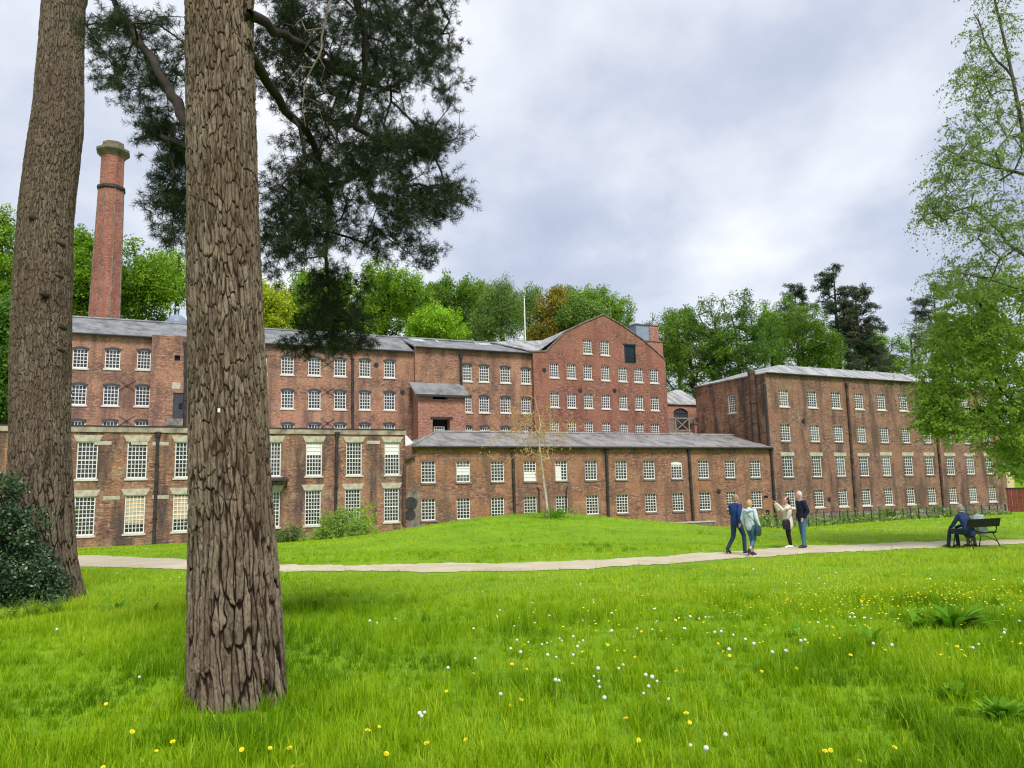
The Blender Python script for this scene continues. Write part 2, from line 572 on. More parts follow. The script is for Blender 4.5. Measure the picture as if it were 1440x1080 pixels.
def put_window(b, u, z, w, h, nc, nr, y=0.0, bar=0.04, arch='brick', lintel_mat=None, sill=True, sillmat='sill', glass='glass',
               stone_head=False, sash=True, blind=None, rz=0.0, xyz=None, framemat='white'):
    (fr, g, s, hd), w0, h0 = window_meshes(w, h, nc, nr, bar, arch is not None, sash, framemat)
    o = link('window', fr, b.o, xyz or (u, y, z), rz)
    o.scale = (w / w0, 1, h / h0)
    if glass == 'glass': glass = WRND.choice(['glass', 'glass', 'glass_mid'])
    elif glass == 'glass_pale': glass = WRND.choice(['glass_pale', 'glass_mid', 'glass_mid'])
    p = link('pane', matmesh(g, MAT[glass]), o)
    if sill: link('sill', matmesh(s, MAT[sillmat]), o)
    if arch: link('lintel', matmesh(hd, lintel_mat or MAT['brick_old']), o)
    if stone_head:
        mb = MB()
        mb.prism([(-w0 / 2 - 0.08, -0.035, h0 + 0.004), (w0 / 2 + 0.08, -0.035, h0 + 0.004), (w0 / 2 + 0.08, 0.16, h0 + 0.004), (-w0 / 2 - 0.08, 0.16, h0 + 0.004)],
                 [(-w0 / 2 - 0.26, -0.035, h0 + 0.42), (w0 / 2 + 0.26, -0.035, h0 + 0.42), (w0 / 2 + 0.26, 0.16, h0 + 0.42), (-w0 / 2 - 0.26, 0.16, h0 + 0.42)])
        key = ('head', w0, h0)
        if key not in WCACHE: WCACHE[key] = mb.mesh('lintel', MAT['stone'])
        link('lintel', WCACHE[key], o)
    if blind:
        f0, f1, bm_ = blind
        mb = MB(); mb.box(-w0 / 2 + 0.08, w0 / 2 - 0.08, 0.112, 0.12, 0.1 + (h0 - 0.2) * f0, 0.1 + (h0 - 0.2) * f1)
        mb.build('blind', MAT[bm_], o)
    return o


def lerp_row(xs, xa, ta, ba, xb, tb, bb):
    """window pixel rectangles from a row's x-extents and the head and foot lines through two places"""
    out = []
    for x0, x1 in xs:
        s = (0.5 * (x0 + x1) - xa) / (xb - xa)
        out.append((x0, x1, ta + (tb - ta) * s, ba + (bb - ba) * s))
    return out


def win_rects(b, rects, y=0.0):
    """pixel rects -> (u centre, z foot, w, h) on facade plane y"""
    r = []
    for x0, x1, yt, yb in rects:
        xm = 0.5 * (x0 + x1)
        u0, _ = b.loc(x0, 0.5 * (yt + yb), y); u1, _ = b.loc(x1, 0.5 * (yt + yb), y)
        _, zt = b.loc(xm, yt, y); _, zb = b.loc(xm, yb, y)
        r.append((0.5 * (u0 + u1), zb, u1 - u0, zt - zb))
    return r


def holes_of(ws): return [(u - w / 2, u + w / 2, z, z + h) for u, z, w, h in ws]


def downpipe(b, p0, p1, y=-0.1, r=0.065, hopper=True, mat='iron', name='downpipe'):
    u0, z0 = b.loc(p0[0], p0[1], y); u1, z1 = b.loc(p1[0], p1[1], y)
    mb = MB(); mb.tube([(u0, y, z0), (u1, y, z1)], r, 8)
    n = max(1, int(abs(z0 - z1) / 1.8))
    for i in range(n + 1):
        s = i / n
        mb.tube([(u0 + (u1 - u0) * s, y, z0 + (z1 - z0) * s - 0.05), (u0 + (u1 - u0) * s, y, z0 + (z1 - z0) * s + 0.05)], r * 1.35, 8)
    o = mb.build(name, MAT[mat], b.o)
    if hopper:
        h = MB(); h.prism([(u0 - 0.1, y - 0.09, z0), (u0 + 0.1, y - 0.09, z0), (u0 + 0.1, y + 0.09, z0), (u0 - 0.1, y + 0.09, z0)],
                          [(u0 - 0.2, y - 0.15, z0 + 0.32), (u0 + 0.2, y - 0.15, z0 + 0.32), (u0 + 0.2, y + 0.095, z0 + 0.32), (u0 - 0.2, y + 0.095, z0 + 0.32)])
        h.build('hopper', MAT[mat], o)
    return o


def tie(b, px, py, y=-0.03, cross=True):
    u, z = b.loc(px, py, y); mb = MB()
    if cross:
        mb.bar((u - 0.6, y, z - 0.42), (u + 0.6, y, z + 0.42), 0.03, 0.03)
        mb.bar((u - 0.6, y - 0.04, z + 0.42), (u + 0.6, y - 0.04, z - 0.42), 0.03, 0.03)
        mb.tube([(u, y - 0.09, z), (u, y + 0.03, z)], 0.09, 10)
    else:
        mb.tube([(u, y - 0.04, z), (u, y + 0.03, z)], 0.22, 14); mb.tube([(u, y - 0.09, z), (u, y - 0.04, z)], 0.1, 8)
    return mb.build('wall_tie', MAT['iron'], b.o)


def shell(b, x0, x1, y0, y1, zt, mat, name='side_wall', left=True, right=True, back=True, zb=0.0):
    for on, nm, q in ((left, name, [(x0, y1, zb), (x0, y0, zb), (x0, y0, zt), (x0, y1, zt)]), (right, name, [(x1, y0, zb), (x1, y1, zb), (x1, y1, zt), (x1, y0, zt)]), (back, 'back_wall', [(x1, y1, zb), (x0, y1, zb), (x0, y1, zt), (x1, y1, zt)])):
        if on:
            mb = MB(); mb.poly(q); mb.build(nm, mat, b.o)


ANG = math.atan(SL)


def plan(px, w, row=700):
    """plan point on sight column px on the line y - SL x = w"""
    # column direction evaluated on the horizon
    u = (px - 720.0) / FPX
    d = ray(px, row)
    k = w / (d[1] - SL * d[0])
    return np.array([d[0] * k, d[1] * k])


ZB = -1.9
# ---- lower left block with the tall windows
LB = Bld('mill_block', 'two-storey patched brick mill block with tall many-paned windows, behind the two tree trunks', 'mill building', plan(-170, 62.8), ANG, ZB)
up = lerp_row([(34, 64), (107.8, 137), (178.5, 206.6), (246, 273), (310, 336), (372, 395), (430.4, 452.8), (487, 508.8), (541, 562)], 122, 621, 673.7, 551.5, 622, 667.5)
lo = lerp_row([(29, 59), (103.6, 133), (175, 203.4), (243, 270.5), (307.5, 333), (370.5, 393.5), (428.8, 451), (485, 507), (540, 561)], 118, 698.3, 753.4, 551, 686.6, 733.6)
wu, wl = win_rects(LB, up), win_rects(LB, lo)
uR, _ = LB.loc(570, 650)
_, zTop = LB.loc(400, 603.5)
mb = MB(); wall_faces(mb, [(0, zTop), (uR, zTop)], 0, holes_of(wu + wl), lambda u, z, d: (u, d, z))
mb.build('wall', MAT['brick_old'], LB.o)
shell(LB, 0, uR, 0, 10.6, zTop, MAT['brick_old'], back=False)
for i, (u, z, w, h) in enumerate(wu):
    put_window(LB, u, z, w, h, 5, 8, bar=0.036, arch=None, stone_head=True, blind=(0.62, 1.0, 'blind_white') if i in (6, 8) else None)
for i, (u, z, w, h) in enumerate(wl):
    bl = {2: (0.25, 0.97, 'blind'), 3: (0.3, 0.97, 'blind'), 4: (0.3, 0.95, 'blind')}.get(i)
    put_window(LB, u, z, w, h, 5, 9, bar=0.036, arch=None, stone_head=True, blind=bl, glass='glass_pale' if i in (1,) else 'glass')
mb = MB(); mb.box(-0.1, uR + 0.06, -0.09, 0.35, zTop - 0.34, zTop + 0.02); mb.build('coping', MAT['coping'], LB.o)
mb = MB(); mb.box(-0.1, uR + 0.05, -0.13, 0.36, zTop + 0.025, zTop + 0.1); mb.build('coping', MAT['iron'], LB.o)
mb = MB(); mb.box(0.02, uR - 0.02, 0.38, 10.55, zTop - 0.5, zTop - 0.3); mb.build('roof', MAT['lead'], LB.o)
for xx, p1 in ((222, (216, 768)), (474, (472, 722))): downpipe(LB, (xx, 614), p1, r=0.11)
for x0, y0, x1, y1 in ((196, 623, 0, 0), (145, 623, 0, 0), (226, 624, 0, 0), (157, 700, 0, 0), (226, 699, 0, 0), (525, 622, 0, 0)):
    u, z = LB.loc(x0, y0); mb = MB(); mb.box(u - 0.5, u + 0.5, -0.02, 0.05, z - 0.12, z + 0.12); mb.build('stone_block', MAT['stone'], LB.o)
u0, z0 = LB.loc(379, 673); u1, z1 = LB.loc(404, 686)
mb = MB(); mb.slab([(u0, -1.0, z0 - 0.1), (u1, -1.0, z0 - 0.1), (u1, 0.0, z0 + 0.1), (u0, 0.0, z0 + 0.1)], 0.09); mb.bar((u1 - 0.15, -0.8, z0 - 0.2), (u1 - 0.15, -0.02, z1), 0.08); mb.bar((u0 + 0.15, -0.8, z0 - 0.2), (u0 + 0.15, -0.02, z1), 0.08)
mb.build('canopy', MAT['iron'], LB.o)

# ---- rear range
RM = Bld('long_mill', 'long brick mill range with a slate roof rising behind the tall-windowed block', 'mill building', plan(52, 74.8), ANG, ZB)
wr = []
r1 = lerp_row([(102, 123.7), (147.7, 169), (192.7, 213.5 - 1.5)], 112, 490.5, 517.5, 202, 493, 519.4)
r2 = lerp_row([(99.6, 121.4), (145, 166.8), (190.0, 210.8)], 110, 541, 569.3, 201, 543.4, 571)
r3 = lerp_row([(98, 119.5), (143.5, 165), (189.5, 209.5)], 110, 592, 620, 201, 592.5, 619)
XL = [(274, 294), (315, 334), (356, 375), (395.4, 413), (433.6, 450.8), (470, 486.7), (505.6, 521), (540, 555.5)]
r1 += lerp_row(XL, 404, 502, 526.6, 547.7, 507.8, 531)
r2 += lerp_row(XL, 404, 549, 574.5, 547.7, 552, 576.5)
r3 += lerp_row(XL, 404, 596.5, 621, 547.7, 596.6, 621)
ws = win_rects(RM, r1 + r2 + r3)
uT0, _ = RM.loc(582, 500)
_, zE = RM.loc(300, 480.5)
zE0 = RM.loc(101, 469)[1]; zE1 = RM.loc(580, 493)[1]; zE = 0.5 * (zE0 + zE1)
mb = MB(); wall_faces(mb, [(0, zE), (uT0, zE)], 0, holes_of(ws), lambda u, z, d: (u, d, z)); mb.build('wall', MAT['brick_rear'], RM.o)
for i, (u, z, w, h) in enumerate(ws):
    put_window(RM, u, z, w, h, 4, 5, bar=0.038, lintel_mat=MAT['grey_paint'], sash=False)
# middle section, set slightly forward
YM = -0.35
m1 = lerp_row([(651, 663.3), (674, 687.7), (703.6, 717.7), (733, 746)], 657, 513, 536, 739.5, 518.6, 539.4)
m2 = lerp_row([(652, 663.3), (674, 688), (704, 718), (733.5, 746.2)], 657, 557, 579.7, 739.5, 560, 581)
m3 = lerp_row([(652.5, 664), (675, 688.6), (704.5, 718.2), (734, 746.2)], 657, 600.3, 622, 739.5, 601.5, 622)
wm = win_rects(RM, m1 + m2 + m3, YM)
uM1, _ = RM.loc(749.5, 550, YM); zM = 0.5 * (RM.loc(583, 488, YM)[1] + RM.loc(748, 496, YM)[1])
mb = MB(); wall_faces(mb, [(uT0, zM), (uM1, zM)], 0, holes_of(wm), lambda u, z, d: (u, YM + d, z)); mb.poly([(uT0, 0, 0), (uT0, YM, 0), (uT0, YM, zM), (uT0, 0, zM)])
mb.build('wall', MAT['brick_rear'], RM.o)
for i, (u, z, w, h) in enumerate(wm): put_window(RM, u, z, w, h, 4, 5, y=YM, lintel_mat=MAT['grey_paint'], sash=False)
shell(RM, 0, uM1, 0, 11, zE, MAT['brick_rear'], back=True, right=False)
# roof
zR = 0.5 * (RM.loc(101, 446, 4.6)[1] + RM.loc(609, 478, 4.6)[1])
mb = MB()
mb.slab([(-0.2, -0.3, zE - 0.04), (uT0 - 0.05, -0.3, zE - 0.04), (uT0 - 0.05, 4.6, zR), (-0.2, 4.6, zR)], 0.14)
mb.slab([(uT0 - 0.02, YM - 0.3, zM - 0.04), (uM1, YM - 0.3, zM - 0.04), (uM1, 4.6, zR - 0.05), (uT0 - 0.02, 4.6, zR - 0.05)], 0.14)
mb.slab([(-0.2, 4.62, zR), (uM1, 4.62, zR), (uM1, 11.2, zE), (-0.2, 11.2, zE)], 0.14)
ro = mb.build('roof', MAT['slate'], RM.o)
mb = MB(); mb.poly([(0, 11, zE), (0, 0, zE), (0, 4.6, zR - 0.2)]); mb.poly([(uM1, 0, zE), (uM1, 11, zE), (uM1, 4.6, zR - 0.2)]); mb.build('gable_wall', MAT['brick_rear'], RM.o)
for x0 in (587, 684, 470, 575, 612, 668):
    u = RM.loc(x0 + 12, 483, 2)[0]; wdt = 1.1 if x0 in (587, 684) else 0.16
    zz = lambda y_: zE - 0.04 + (zR - zE + 0.04) * (y_ + 0.3) / 4.9 + 0.09
    mb = MB(); mb.slab([(u - wdt * 0.7, 0.4, zz(0.4)), (u + wdt * 0.7, 0.4, zz(0.4)), (u + wdt * 0.3, 4.3, zz(4.3)), (u - wdt, 4.3, zz(4.3))], 0.05)
    mb.build('rooflight' if wdt > 1 else 'flashing', MAT['lead'], ro)
mb = MB(); mb.tube([(-0.2, 4.6, zR + 0.03), (uM1, 4.6, zR + 0.03)], 0.13, 6); mb.build('ridge', MAT['slate'], ro)
mb = MB(); mb.tube([(0, -0.36, zE - 0.1), (uT0 - 0.1, -0.36, zE - 0.1)], 0.09, 6); mb.tube([(uT0, YM - 0.38, zM - 0.1), (uM1, YM - 0.38, zM - 0.1)], 0.09, 6); mb.build('gutter', MAT['iron'], RM.o)
# projecting privy tower with the grey loading door
YT = -1.3
a0, _ = RM.loc(212, 520, YT); a1, _ = RM.loc(266, 520, YT); _, zt = RM.loc(238, 472, YT)
small = win_rects(RM, [(245.5, 253.6, 499.7, 507), (243, 258.5, 552.5, 590)], YT)
mb = MB(); wall_faces(mb, [(a0, zt), (a1, zt)], 0, holes_of(small), lambda u, z, d: (u, YT + d, z), reveal=0.25)
mb.poly([(a0, 0, 0), (a0, YT, 0), (a0, YT, zt), (a0, 0, zt)]); mb.poly([(a1, YT, 0), (a1, 0, 0), (a1, 0, zt), (a1, YT, zt)])
mb.poly([(a0, YT, zt), (a1, YT, zt), (a1, 0, zt), (a0, 0, zt)])
mb.build('stair_tower', MAT['brick_rear'], RM.o)
u, z, w, h = small[0]; mb = MB(); mb.box(u - w / 2, u + w / 2, YT + 0.18, YT + 0.24, z, z + h); mb.build('vent', MAT['dark'], RM.o)
u, z, w, h = small[1]; dm = MB(); dm.box(u - w / 2, u + w / 2, YT + 0.1, YT + 0.16, z, z + h)
for k in range(5): dm.box(u - w / 2 + w * k / 5 + 0.02, u - w / 2 + w * (k + 1) / 5 - 0.02, YT + 0.07, YT + 0.1, z + 0.05, z + h - 0.05)
dr = dm.build('loading_door', MAT['grey_paint'], RM.o)
hm = MB(); hm.box(u + 0.02, u + 0.3, YT + 0.03, YT + 0.07, z + h * 0.42, z + h * 0.62); hm.build('hatch', MAT['dark'], dr)
u2, z2 = RM.loc(234, 589, YT); u3, z3 = RM.loc(257, 599, YT); mb = MB(); mb.box(u2, u3, YT - 0.35, YT, z3, z2); mb.box(u2 + 0.1, u3 - 0.1, YT - 0.25, YT, z3 - 0.6, z3); mb.build('stone_ledge', MAT['stone_dark'], RM.o)
u2, z2 = RM.loc(248, 542.5, YT); mb = MB(); mb.box(u2 - 0.3, u2 + 0.3, YT - 0.03, YT + 0.05, z2 - 0.27, z2 + 0.27); mb.build('blocked_vent', MAT['stone'], RM.o)
downpipe(RM, (261, 487), (260, 600), y=YT - 0.12, r=0.12)
downpipe(RM, (496, 505), (496, 606), y=-0.15, r=0.12, hopper=False)
downpipe(RM, (648.5, 503), (649, 560), y=YM - 0.15, r=0.12)
for q in ((179, 542), (178, 592), (461, 512), (461, 551), (461, 595)): tie(RM, *q)
for q in ((529, 513), (766 - 200, 551)): tie(RM, *q, cross=False)
# hoist bay with lean-to slate roof
YB = -2.0
b0, _ = RM.loc(588, 580, YB); b1, _ = RM.loc(654.5, 580, YB); zr0 = RM.loc(620, 554, YB)[1]; zr1 = RM.loc(620, 539, YM)[1]
bh = win_rects(RM, [(608.5, 629, 554.5, 561.5), (608.5, 633, 589.5, 622)], YB)
mb = MB(); wall_faces(mb, [(b0, zr0), (b1, zr0)], 0, holes_of(bh), lambda u, z, d: (u, YB + d, z), reveal=0.9)
for ux, s in ((b0, 0), (b1, 1)):
    q = [(ux, YM, 0), (ux, YB, 0), (ux, YB, zr0), (ux, YM, zr1 - 0.15)]
    mb.poly(q if s == 0 else q[::-1])
mb.build('hoist_bay', MAT['brick_new'], RM.o)
mb = MB(); mb.slab([(b0 - 0.35, YB - 0.35, zr0 - 0.1), (b1 + 0.3, YB - 0.35, zr0 - 0.1), (b1 + 0.3, YM, zr1), (b0 - 0.35, YM, zr1)], 0.14); mb.build('bay_roof', MAT['slate'], RM.o)
mb = MB(); mb.box(b0 - 0.3, b1 + 0.3, YB - 0.42, YB - 0.33, zr0 - 0.32, zr0 - 0.12); mb.build('gutter', MAT['iron'], RM.o)
for u, z, w, h in bh: mb = MB(); mb.box(u - w / 2, u + w / 2, YB + 0.8, YB + 0.88, z, z + h); mb.build('opening', MAT['dark'], RM.o)
u, z, w, h = bh[1]; mb = MB(); mb.box(u - w / 2 - 0.2, u + w / 2 + 0.25, YB - 0.06, YB + 0.1, z + h, z + h + 0.22); mb.build('beam', MAT['iron'], RM.o)
u, z, w, h = win_rects(RM, [(613, 628, 599, 622)], YB)[0]; put_window(RM, u, z, w, h, 4, 6, y=YB + 0.5, arch=None, sill=False)
# cupola on the rear slope
cu, cz = RM.loc(248.5, 457, 13.0)
mb = MB(); mb.lathe([(0.95, -7), (0.95, -0.25), (1.05, -0.2), (1.05, 0.0)], 16, (cu, 13.0, cz)); cup = mb.build('cupola', MAT['white'], RM.o)
mb = MB(); mb.lathe([(1.0 * math.cos(t), 1.05 * math.sin(t)) for t in np.linspace(0, 1.45, 8)] + [(0.12, 1.2), (0.1, 1.35)], 16, (cu, 13.0, cz)); mb.build('dome', MAT['tank'], cup, smooth=True)
mb = MB(); mb.lathe([(0.03, 1.35), (0.04, 1.5), (0.17, 1.6), (0.2, 1.72), (0.12, 1.85), (0.02, 1.9)], 10, (cu, 13.0, cz)); mb.build('finial', MAT['lead'], cup, smooth=True)
mb = MB()
for k in range(8):
    a = 2 * PI * (k + 0.5) / 8
    c_, s_ = math.cos(a), math.sin(a)
    mb.prism([(cu + c_ * 0.97 - s_ * 0.2, 13 + s_ * 0.97 + c_ * 0.2, cz - 0.7), (cu + c_ * 0.97 + s_ * 0.2, 13 + s_ * 0.97 - c_ * 0.2, cz - 0.7), (cu + c_ * 0.9 + s_ * 0.2, 13 + s_ * 0.9 - c_ * 0.2, cz - 0.7), (cu + c_ * 0.9 - s_ * 0.2, 13 + s_ * 0.9 + c_ * 0.2, cz - 0.7)],
             [(cu + c_ * 0.97 - s_ * 0.2, 13 + s_ * 0.97 + c_ * 0.2, cz - 0.3), (cu + c_ * 0.97 + s_ * 0.2, 13 + s_ * 0.97 - c_ * 0.2, cz - 0.3), (cu + c_ * 0.9 + s_ * 0.2, 13 + s_ * 0.9 - c_ * 0.2, cz - 0.3), (cu + c_ * 0.9 - s_ * 0.2, 13 + s_ * 0.9 + c_ * 0.2, cz - 0.3)])
mb.build('louvres', MAT['dark'], cup)

# ---- gable block
GB = Bld('gabled_mill', 'tall red brick mill with a broad pointed gable and white small-paned windows, in the centre', 'mill building', plan(749.5, 73.9), ANG, ZB)
g = lambda p: GB.loc(*p)
gx = []
gx += lerp_row([(820, 832), (844.7, 856.5)], 826, 477.4, 497.3, 850.5, 479, 499.4)
gx += lerp_row([(773, 785.4), (797.3, 809.5), (820.8, 832.4), (845.6, 857), (869.8, 881.4), (892, 903.7), (914, 925.7)], 779, 510.3, 530.8, 920, 518.8, 538.6)
gx += lerp_row([(774, 786), (798, 810), (821.7, 833.7), (846.2, 858), (871, 882.3), (893.3, 904.6), (915, 926.6)], 780, 551.4, 572.5, 921, 557.7, 577)
gx += lerp_row([(774.5, 786.5), (798.5, 810.5), (822.3, 834.2), (846.8, 858.6), (871.6, 883), (893.9, 905.2), (915.7, 927.3)], 780, 592, 612.5, 921, 595.6, 615)
gw = win_rects(GB, gx); dw = win_rects(GB, [(878, 894, 484, 510.7)])
out = [(749.5, 495), (768, 494.5), (795, 466.7), (820, 454.5), (848.6, 442.8), (875, 458), (905, 479), (922, 494), (935.5, 506.5)]
top = [g(p) for p in out]
mb = MB(); wall_faces(mb, top, 0, holes_of(gw + dw), lambda u, z, d: (u, d, z)); mb.build('wall', MAT['brick_gable'], GB.o)
for u, z, w, h in gw: put_window(GB, u, z, w, h, 4, 5, lintel_mat=MAT['brick_gable'], sash=False)
uG = top[-1][0]
shell(GB, top[0][0], uG, 0, 14, top[0][1], MAT['brick_gable'], right=False, back=False)
mb = MB(); mb.poly([(uG, 0, 0), (uG, 14, 0), (uG, 14, top[-1][1]), (uG, 0, top[-1][1])]); mb.build('side_wall', MAT['brick_gable'], GB.o)
mb = MB(); mb.poly([(u_, 14, z_) for u_, z_ in top] + [(uG, 14, 0), (0, 14, 0)]); mb.build('back_wall', MAT['brick_gable'], GB.o)
mb = MB()
for (ua, za), (ub, zb_) in zip(top[:-1], top[1:]):
    mb.slab([(ua, 0.02, za + 0.06), (ub, 0.02, zb_ + 0.06), (ub, 14.2, zb_ + 0.06), (ua, 14.2, za + 0.06)], 0.05)
rf = mb.build('roof', MAT['slate_pale'], GB.o)
mb = MB()
for (ua, za), (ub, zb_) in zip(top[:-1], top[1:]):
    mb.slab([(ua, -0.1, za + 0.13), (ub, -0.1, zb_ + 0.13), (ub, 0.45, zb_ + 0.13), (ua, 0.45, za + 0.13)], 0.13)
mb.build('coping', MAT['stone_dark'], GB.o)
# roof hip that meets the long range, left of the gable
p1, p2 = g((749.5, 495)), g((795, 466.7))
mb = MB(); ua = GB.loc(700, 487, 5)[0]; zz_ = GB.loc(700, 483, 5)[1]
mb.slab([(top[0][0], -0.06, p1[1] + 0.12), (0.9, -0.06, p1[1] + 0.12), (p2[0] - 0.05, 0.2, p2[1] + 0.1), (p2[0] + 0.3, 6, p2[1] + 0.3), (-1.5, 6.0, zz_ + 0.35)], 0.12)
mb.build('roof_valley', MAT['slate_pale'], GB.o)
u, z, w, h = dw[0]
mb = MB(); mb.box(u - w / 2, u - w / 2 + 0.12, 0.0, 0.1, z, z + h); mb.box(u + w / 2 - 0.12, u + w / 2, 0, 0.1, z, z + h); mb.box(u - w / 2 - 0.1, u + w / 2 + 0.1, -0.04, 0.1, z + h - 0.16, z + h + 0.02)
for k in range(4): mb.box(u - w / 2 + 0.12 + (w - 0.24) * k / 4 + 0.015, u - w / 2 + 0.12 + (w - 0.24) * (k + 1) / 4 - 0.015, 0.09, 0.13, z, z + h - 0.18)
do = mb.build('loading_door', MAT['teal'], GB.o)
mb = MB(); mb.box(u - w / 2 + 0.12, u + w / 2 - 0.12, 0.14, 0.16, z, z + h); mb.build('opening', MAT['dark'], do)
mb = MB()
for k in range(6): mb.bar((u - 0.4 + k * 0.2, -0.03, z), (u - 0.4 + k * 0.2, -0.03, z + 0.75), 0.02)
mb.bar((u - 0.5, -0.03, z + 0.75), (u + 0.7, -0.03, z + 0.75), 0.03); mb.build('railing', MAT['iron'], do)
for q in ((765.5, 520), (816, 548.6), (864.5, 549)): tie(GB, *q, cross=False)
# lift tower on the right shoulder
y0 = 5.0
e0 = GB.loc(895, 470, y0); e1 = GB.loc(912.6, 470, y0); e2 = GB.loc(925.7, 470, y0); e3 = GB.loc(931, 479, y0)
zt = GB.loc(912, 457.8, y0)[1]; zm = GB.loc(912, 479, y0)[1]
mb = MB(); mb.box(e0[0], e1[0], y0, y0 + 3, zm - 1, zt); tw = mb.build('water_tank', MAT['tank'], GB.o)
mb = MB(); mb.box(e1[0] + 0.01, e2[0], y0 - 0.05, y0 + 3, zm, zt - 0.02); mb.box(e0[0] + 0.8, e3[0], y0 - 0.1, y0 + 3.5, 6, zm - 0.1); mb.build('lift_tower', MAT['brick_new'], GB.o)
mb = MB(); mb.box(e0[0] + 0.6, e3[0] + 0.15, y0 - 0.2, y0 + 3.6, zm - 0.1, zm); mb.box(e0[0] - 0.1, e2[0] + 0.1, y0 - 0.12, y0 + 3.1, zt, zt + 0.12); mb.build('coping', MAT['stone_dark'], GB.o)

# ---- annex
AB = Bld('low_mill_wing', 'low two-storey brick wing with a hipped slate roof, behind the grass mound', 'mill building', plan(570.5, 62.8), ANG, ZB)
au = lerp_row([(592.4, 612.6), (642, 661.4), (690.5, 709), (736.6, 754.4), (781, 798), (822.7, 839.8), (865.5, 882), (905, 921), (944, 959.7), (982, 997), (1019.8, 1034), (1054.8, 1069.6)], 602, 648, 679, 1062, 647, 671.3)
al = lerp_row([(592.7, 612.6), (642.5, 661.4), (691, 709.4), (737, 755), (782, 799), (824.8, 842), (867.3, 883.8), (907.7, 923.6), (946, 961.8), (984, 999.8), (1022, 1036), (1057, 1072)], 602, 701, 732, 1064, 690.2, 714.6)
aws = win_rects(AB, au + al)
uA, _ = AB.loc(1086.5, 660); zA = 0.5 * (AB.loc(620, 627, 0)[1] + AB.loc(1060, 628.5, 0)[1])
sh_ = [h for h in holes_of(aws)]
mb = MB(); wall_faces(mb, [(0, zA), (uA, zA)], 0, sh_, lambda u, z, d: (u, d, z)); mb.build('wall', MAT['brick_annex'], AB.o)
for i, (u, z, w, h) in enumerate(aws):
    bl = {3: (0.0, 0.45, 'blind_white'), 4: (0, 0.75, 'blind_white'), 1: (0.3, 0.75, 'blind_white'), 8: (0.75, 1.0, 'blind_white')}.get(i)
    o = put_window(AB, u, z, w, h, 4, 6, bar=0.038, lintel_mat=MAT['brick_annex'], sill=True, sillmat='stone_dark', sash=False, blind=bl if i != 4 else None,
               glass='glass_pale' if i in (0, 1, 3, 14, 12) else 'glass')
    if i == 4:
        mb = MB(); mb.box(-w / 2 + 0.08, -w / 2 + 0.55, 0.112, 0.12, 0.1, h - 0.45); mb.build('blind', MAT['blind_white'], o)
shell(AB, 0, uA, 0, 10.5, zA, MAT['brick_annex'], back=False)
mb = MB()
zr = 0.5 * (AB.loc(700, 609.7, 5.2)[1] + AB.loc(1000, 611, 5.2)[1]); ul = AB.loc(613, 609.7, 5.2)[0]; ur = AB.loc(1039, 612, 5.2)[0]
eL = AB.loc(580, 627, -0.25)[0]
e = zA + 0.0
mb.slab([(eL, -0.3, e), (uA - 0.2, -0.3, e), (ur, 5.2, zr), (ul, 5.2, zr)], 0.12)
mb.slab([(eL, 10.4, e), (eL, -0.3, e), (ul, 5.2, zr)], 0.12)
mb.slab([(uA - 0.2, -0.3, e), (uA - 0.2, 10.4, e), (ur, 5.2, zr)], 0.12)
mb.slab([(uA - 0.2, 10.4, e), (eL, 10.4, e), (ul, 5.2, zr), (ur, 5.2, zr)], 0.12)
rf = mb.build('roof', MAT['slate_annex'], AB.o)
mb = MB(); mb.tube([(eL, -0.37, e - 0.12), (uA - 0.1, -0.37, e - 0.12)], 0.1, 6); mb.build('gutter', MAT['iron'], AB.o)
mb = MB(); mb.tube([(ul, 5.2, zr + 0.03), (ur, 5.2, zr + 0.03)], 0.13, 6); mb.tube([(ul, 5.2, zr + 0.03), (eL + 0.05, -0.25, e + 0.05)], 0.1, 6); mb.build('ridge', MAT['slate_annex'], rf)
for p0, p1 in (((721.4, 634), (724, 728)), ((853, 635), (856, 728)), ((969, 637), (975.5, 738)), ((1084.6, 636), (1091, 728))): downpipe(AB, p0, p1, y=-0.14, r=0.12)
for xx in (759, 797.5):
    u, z = AB.loc(xx, 722, -0.12); z2 = AB.loc(xx, 688, -0.12)[1]; mb = MB(); mb.tube([(u, -0.1, z), (u, -0.1, z2), (u - 0.15, -0.1, z2 + 0.2)] if xx < 780 else [(u, -0.1, z), (u, -0.1, z2), (u + 0.15, -0.1, z2 + 0.2)], 0.05, 6); mb.build('vent_pipe', MAT['iron'], AB.o)
# left corner: crooked drain, blocked wheel openings
u, z = AB.loc(568, 650, -0.15); mb = MB()
pt = [AB.loc(x_, y_, -0.2) for x_, y_ in ((583, 633), (583, 641), (571, 646), (569, 655), (568, 735))]
mb.tube([(a, -0.2, b_) for a, b_ in pt], 0.13, 8); mb.build('downpipe', MAT['rust'], AB.o)
for px_, py_, rr in ((578, 708, 0.5), (577, 724, 0.42)):
    u, z = AB.loc(px_, py_, -0.03); mb = MB(); mb.tube([(u, -0.05, z), (u, 0.02, z)], rr, 14); mb.build('pipe_stub', MAT['iron'], AB.o)
u, z = AB.loc(580, 690, -0.01); u2, z2 = AB.loc(591, 735, -0.01); mb = MB(); mb.box(u - 0.4, u2, -0.025, 0.01, 0, z); mb.build('render_patch', MAT['stone_dark'], AB.o)
tie(AB, 1010.7, 691, cross=False)
for x0, x1, y0_, y1_ in ((1077, 1082, 717, 726), (1074, 1080, 697, 700)):
    q = win_rects(AB, [(x0, x1, y0_, y1_)])[0]; mb = MB(); mb.box(q[0] - q[2] / 2, q[0] + q[2] / 2, -0.02, 0.02, q[1], q[1] + q[3]); mb.build('vent', MAT['dark'], AB.o)
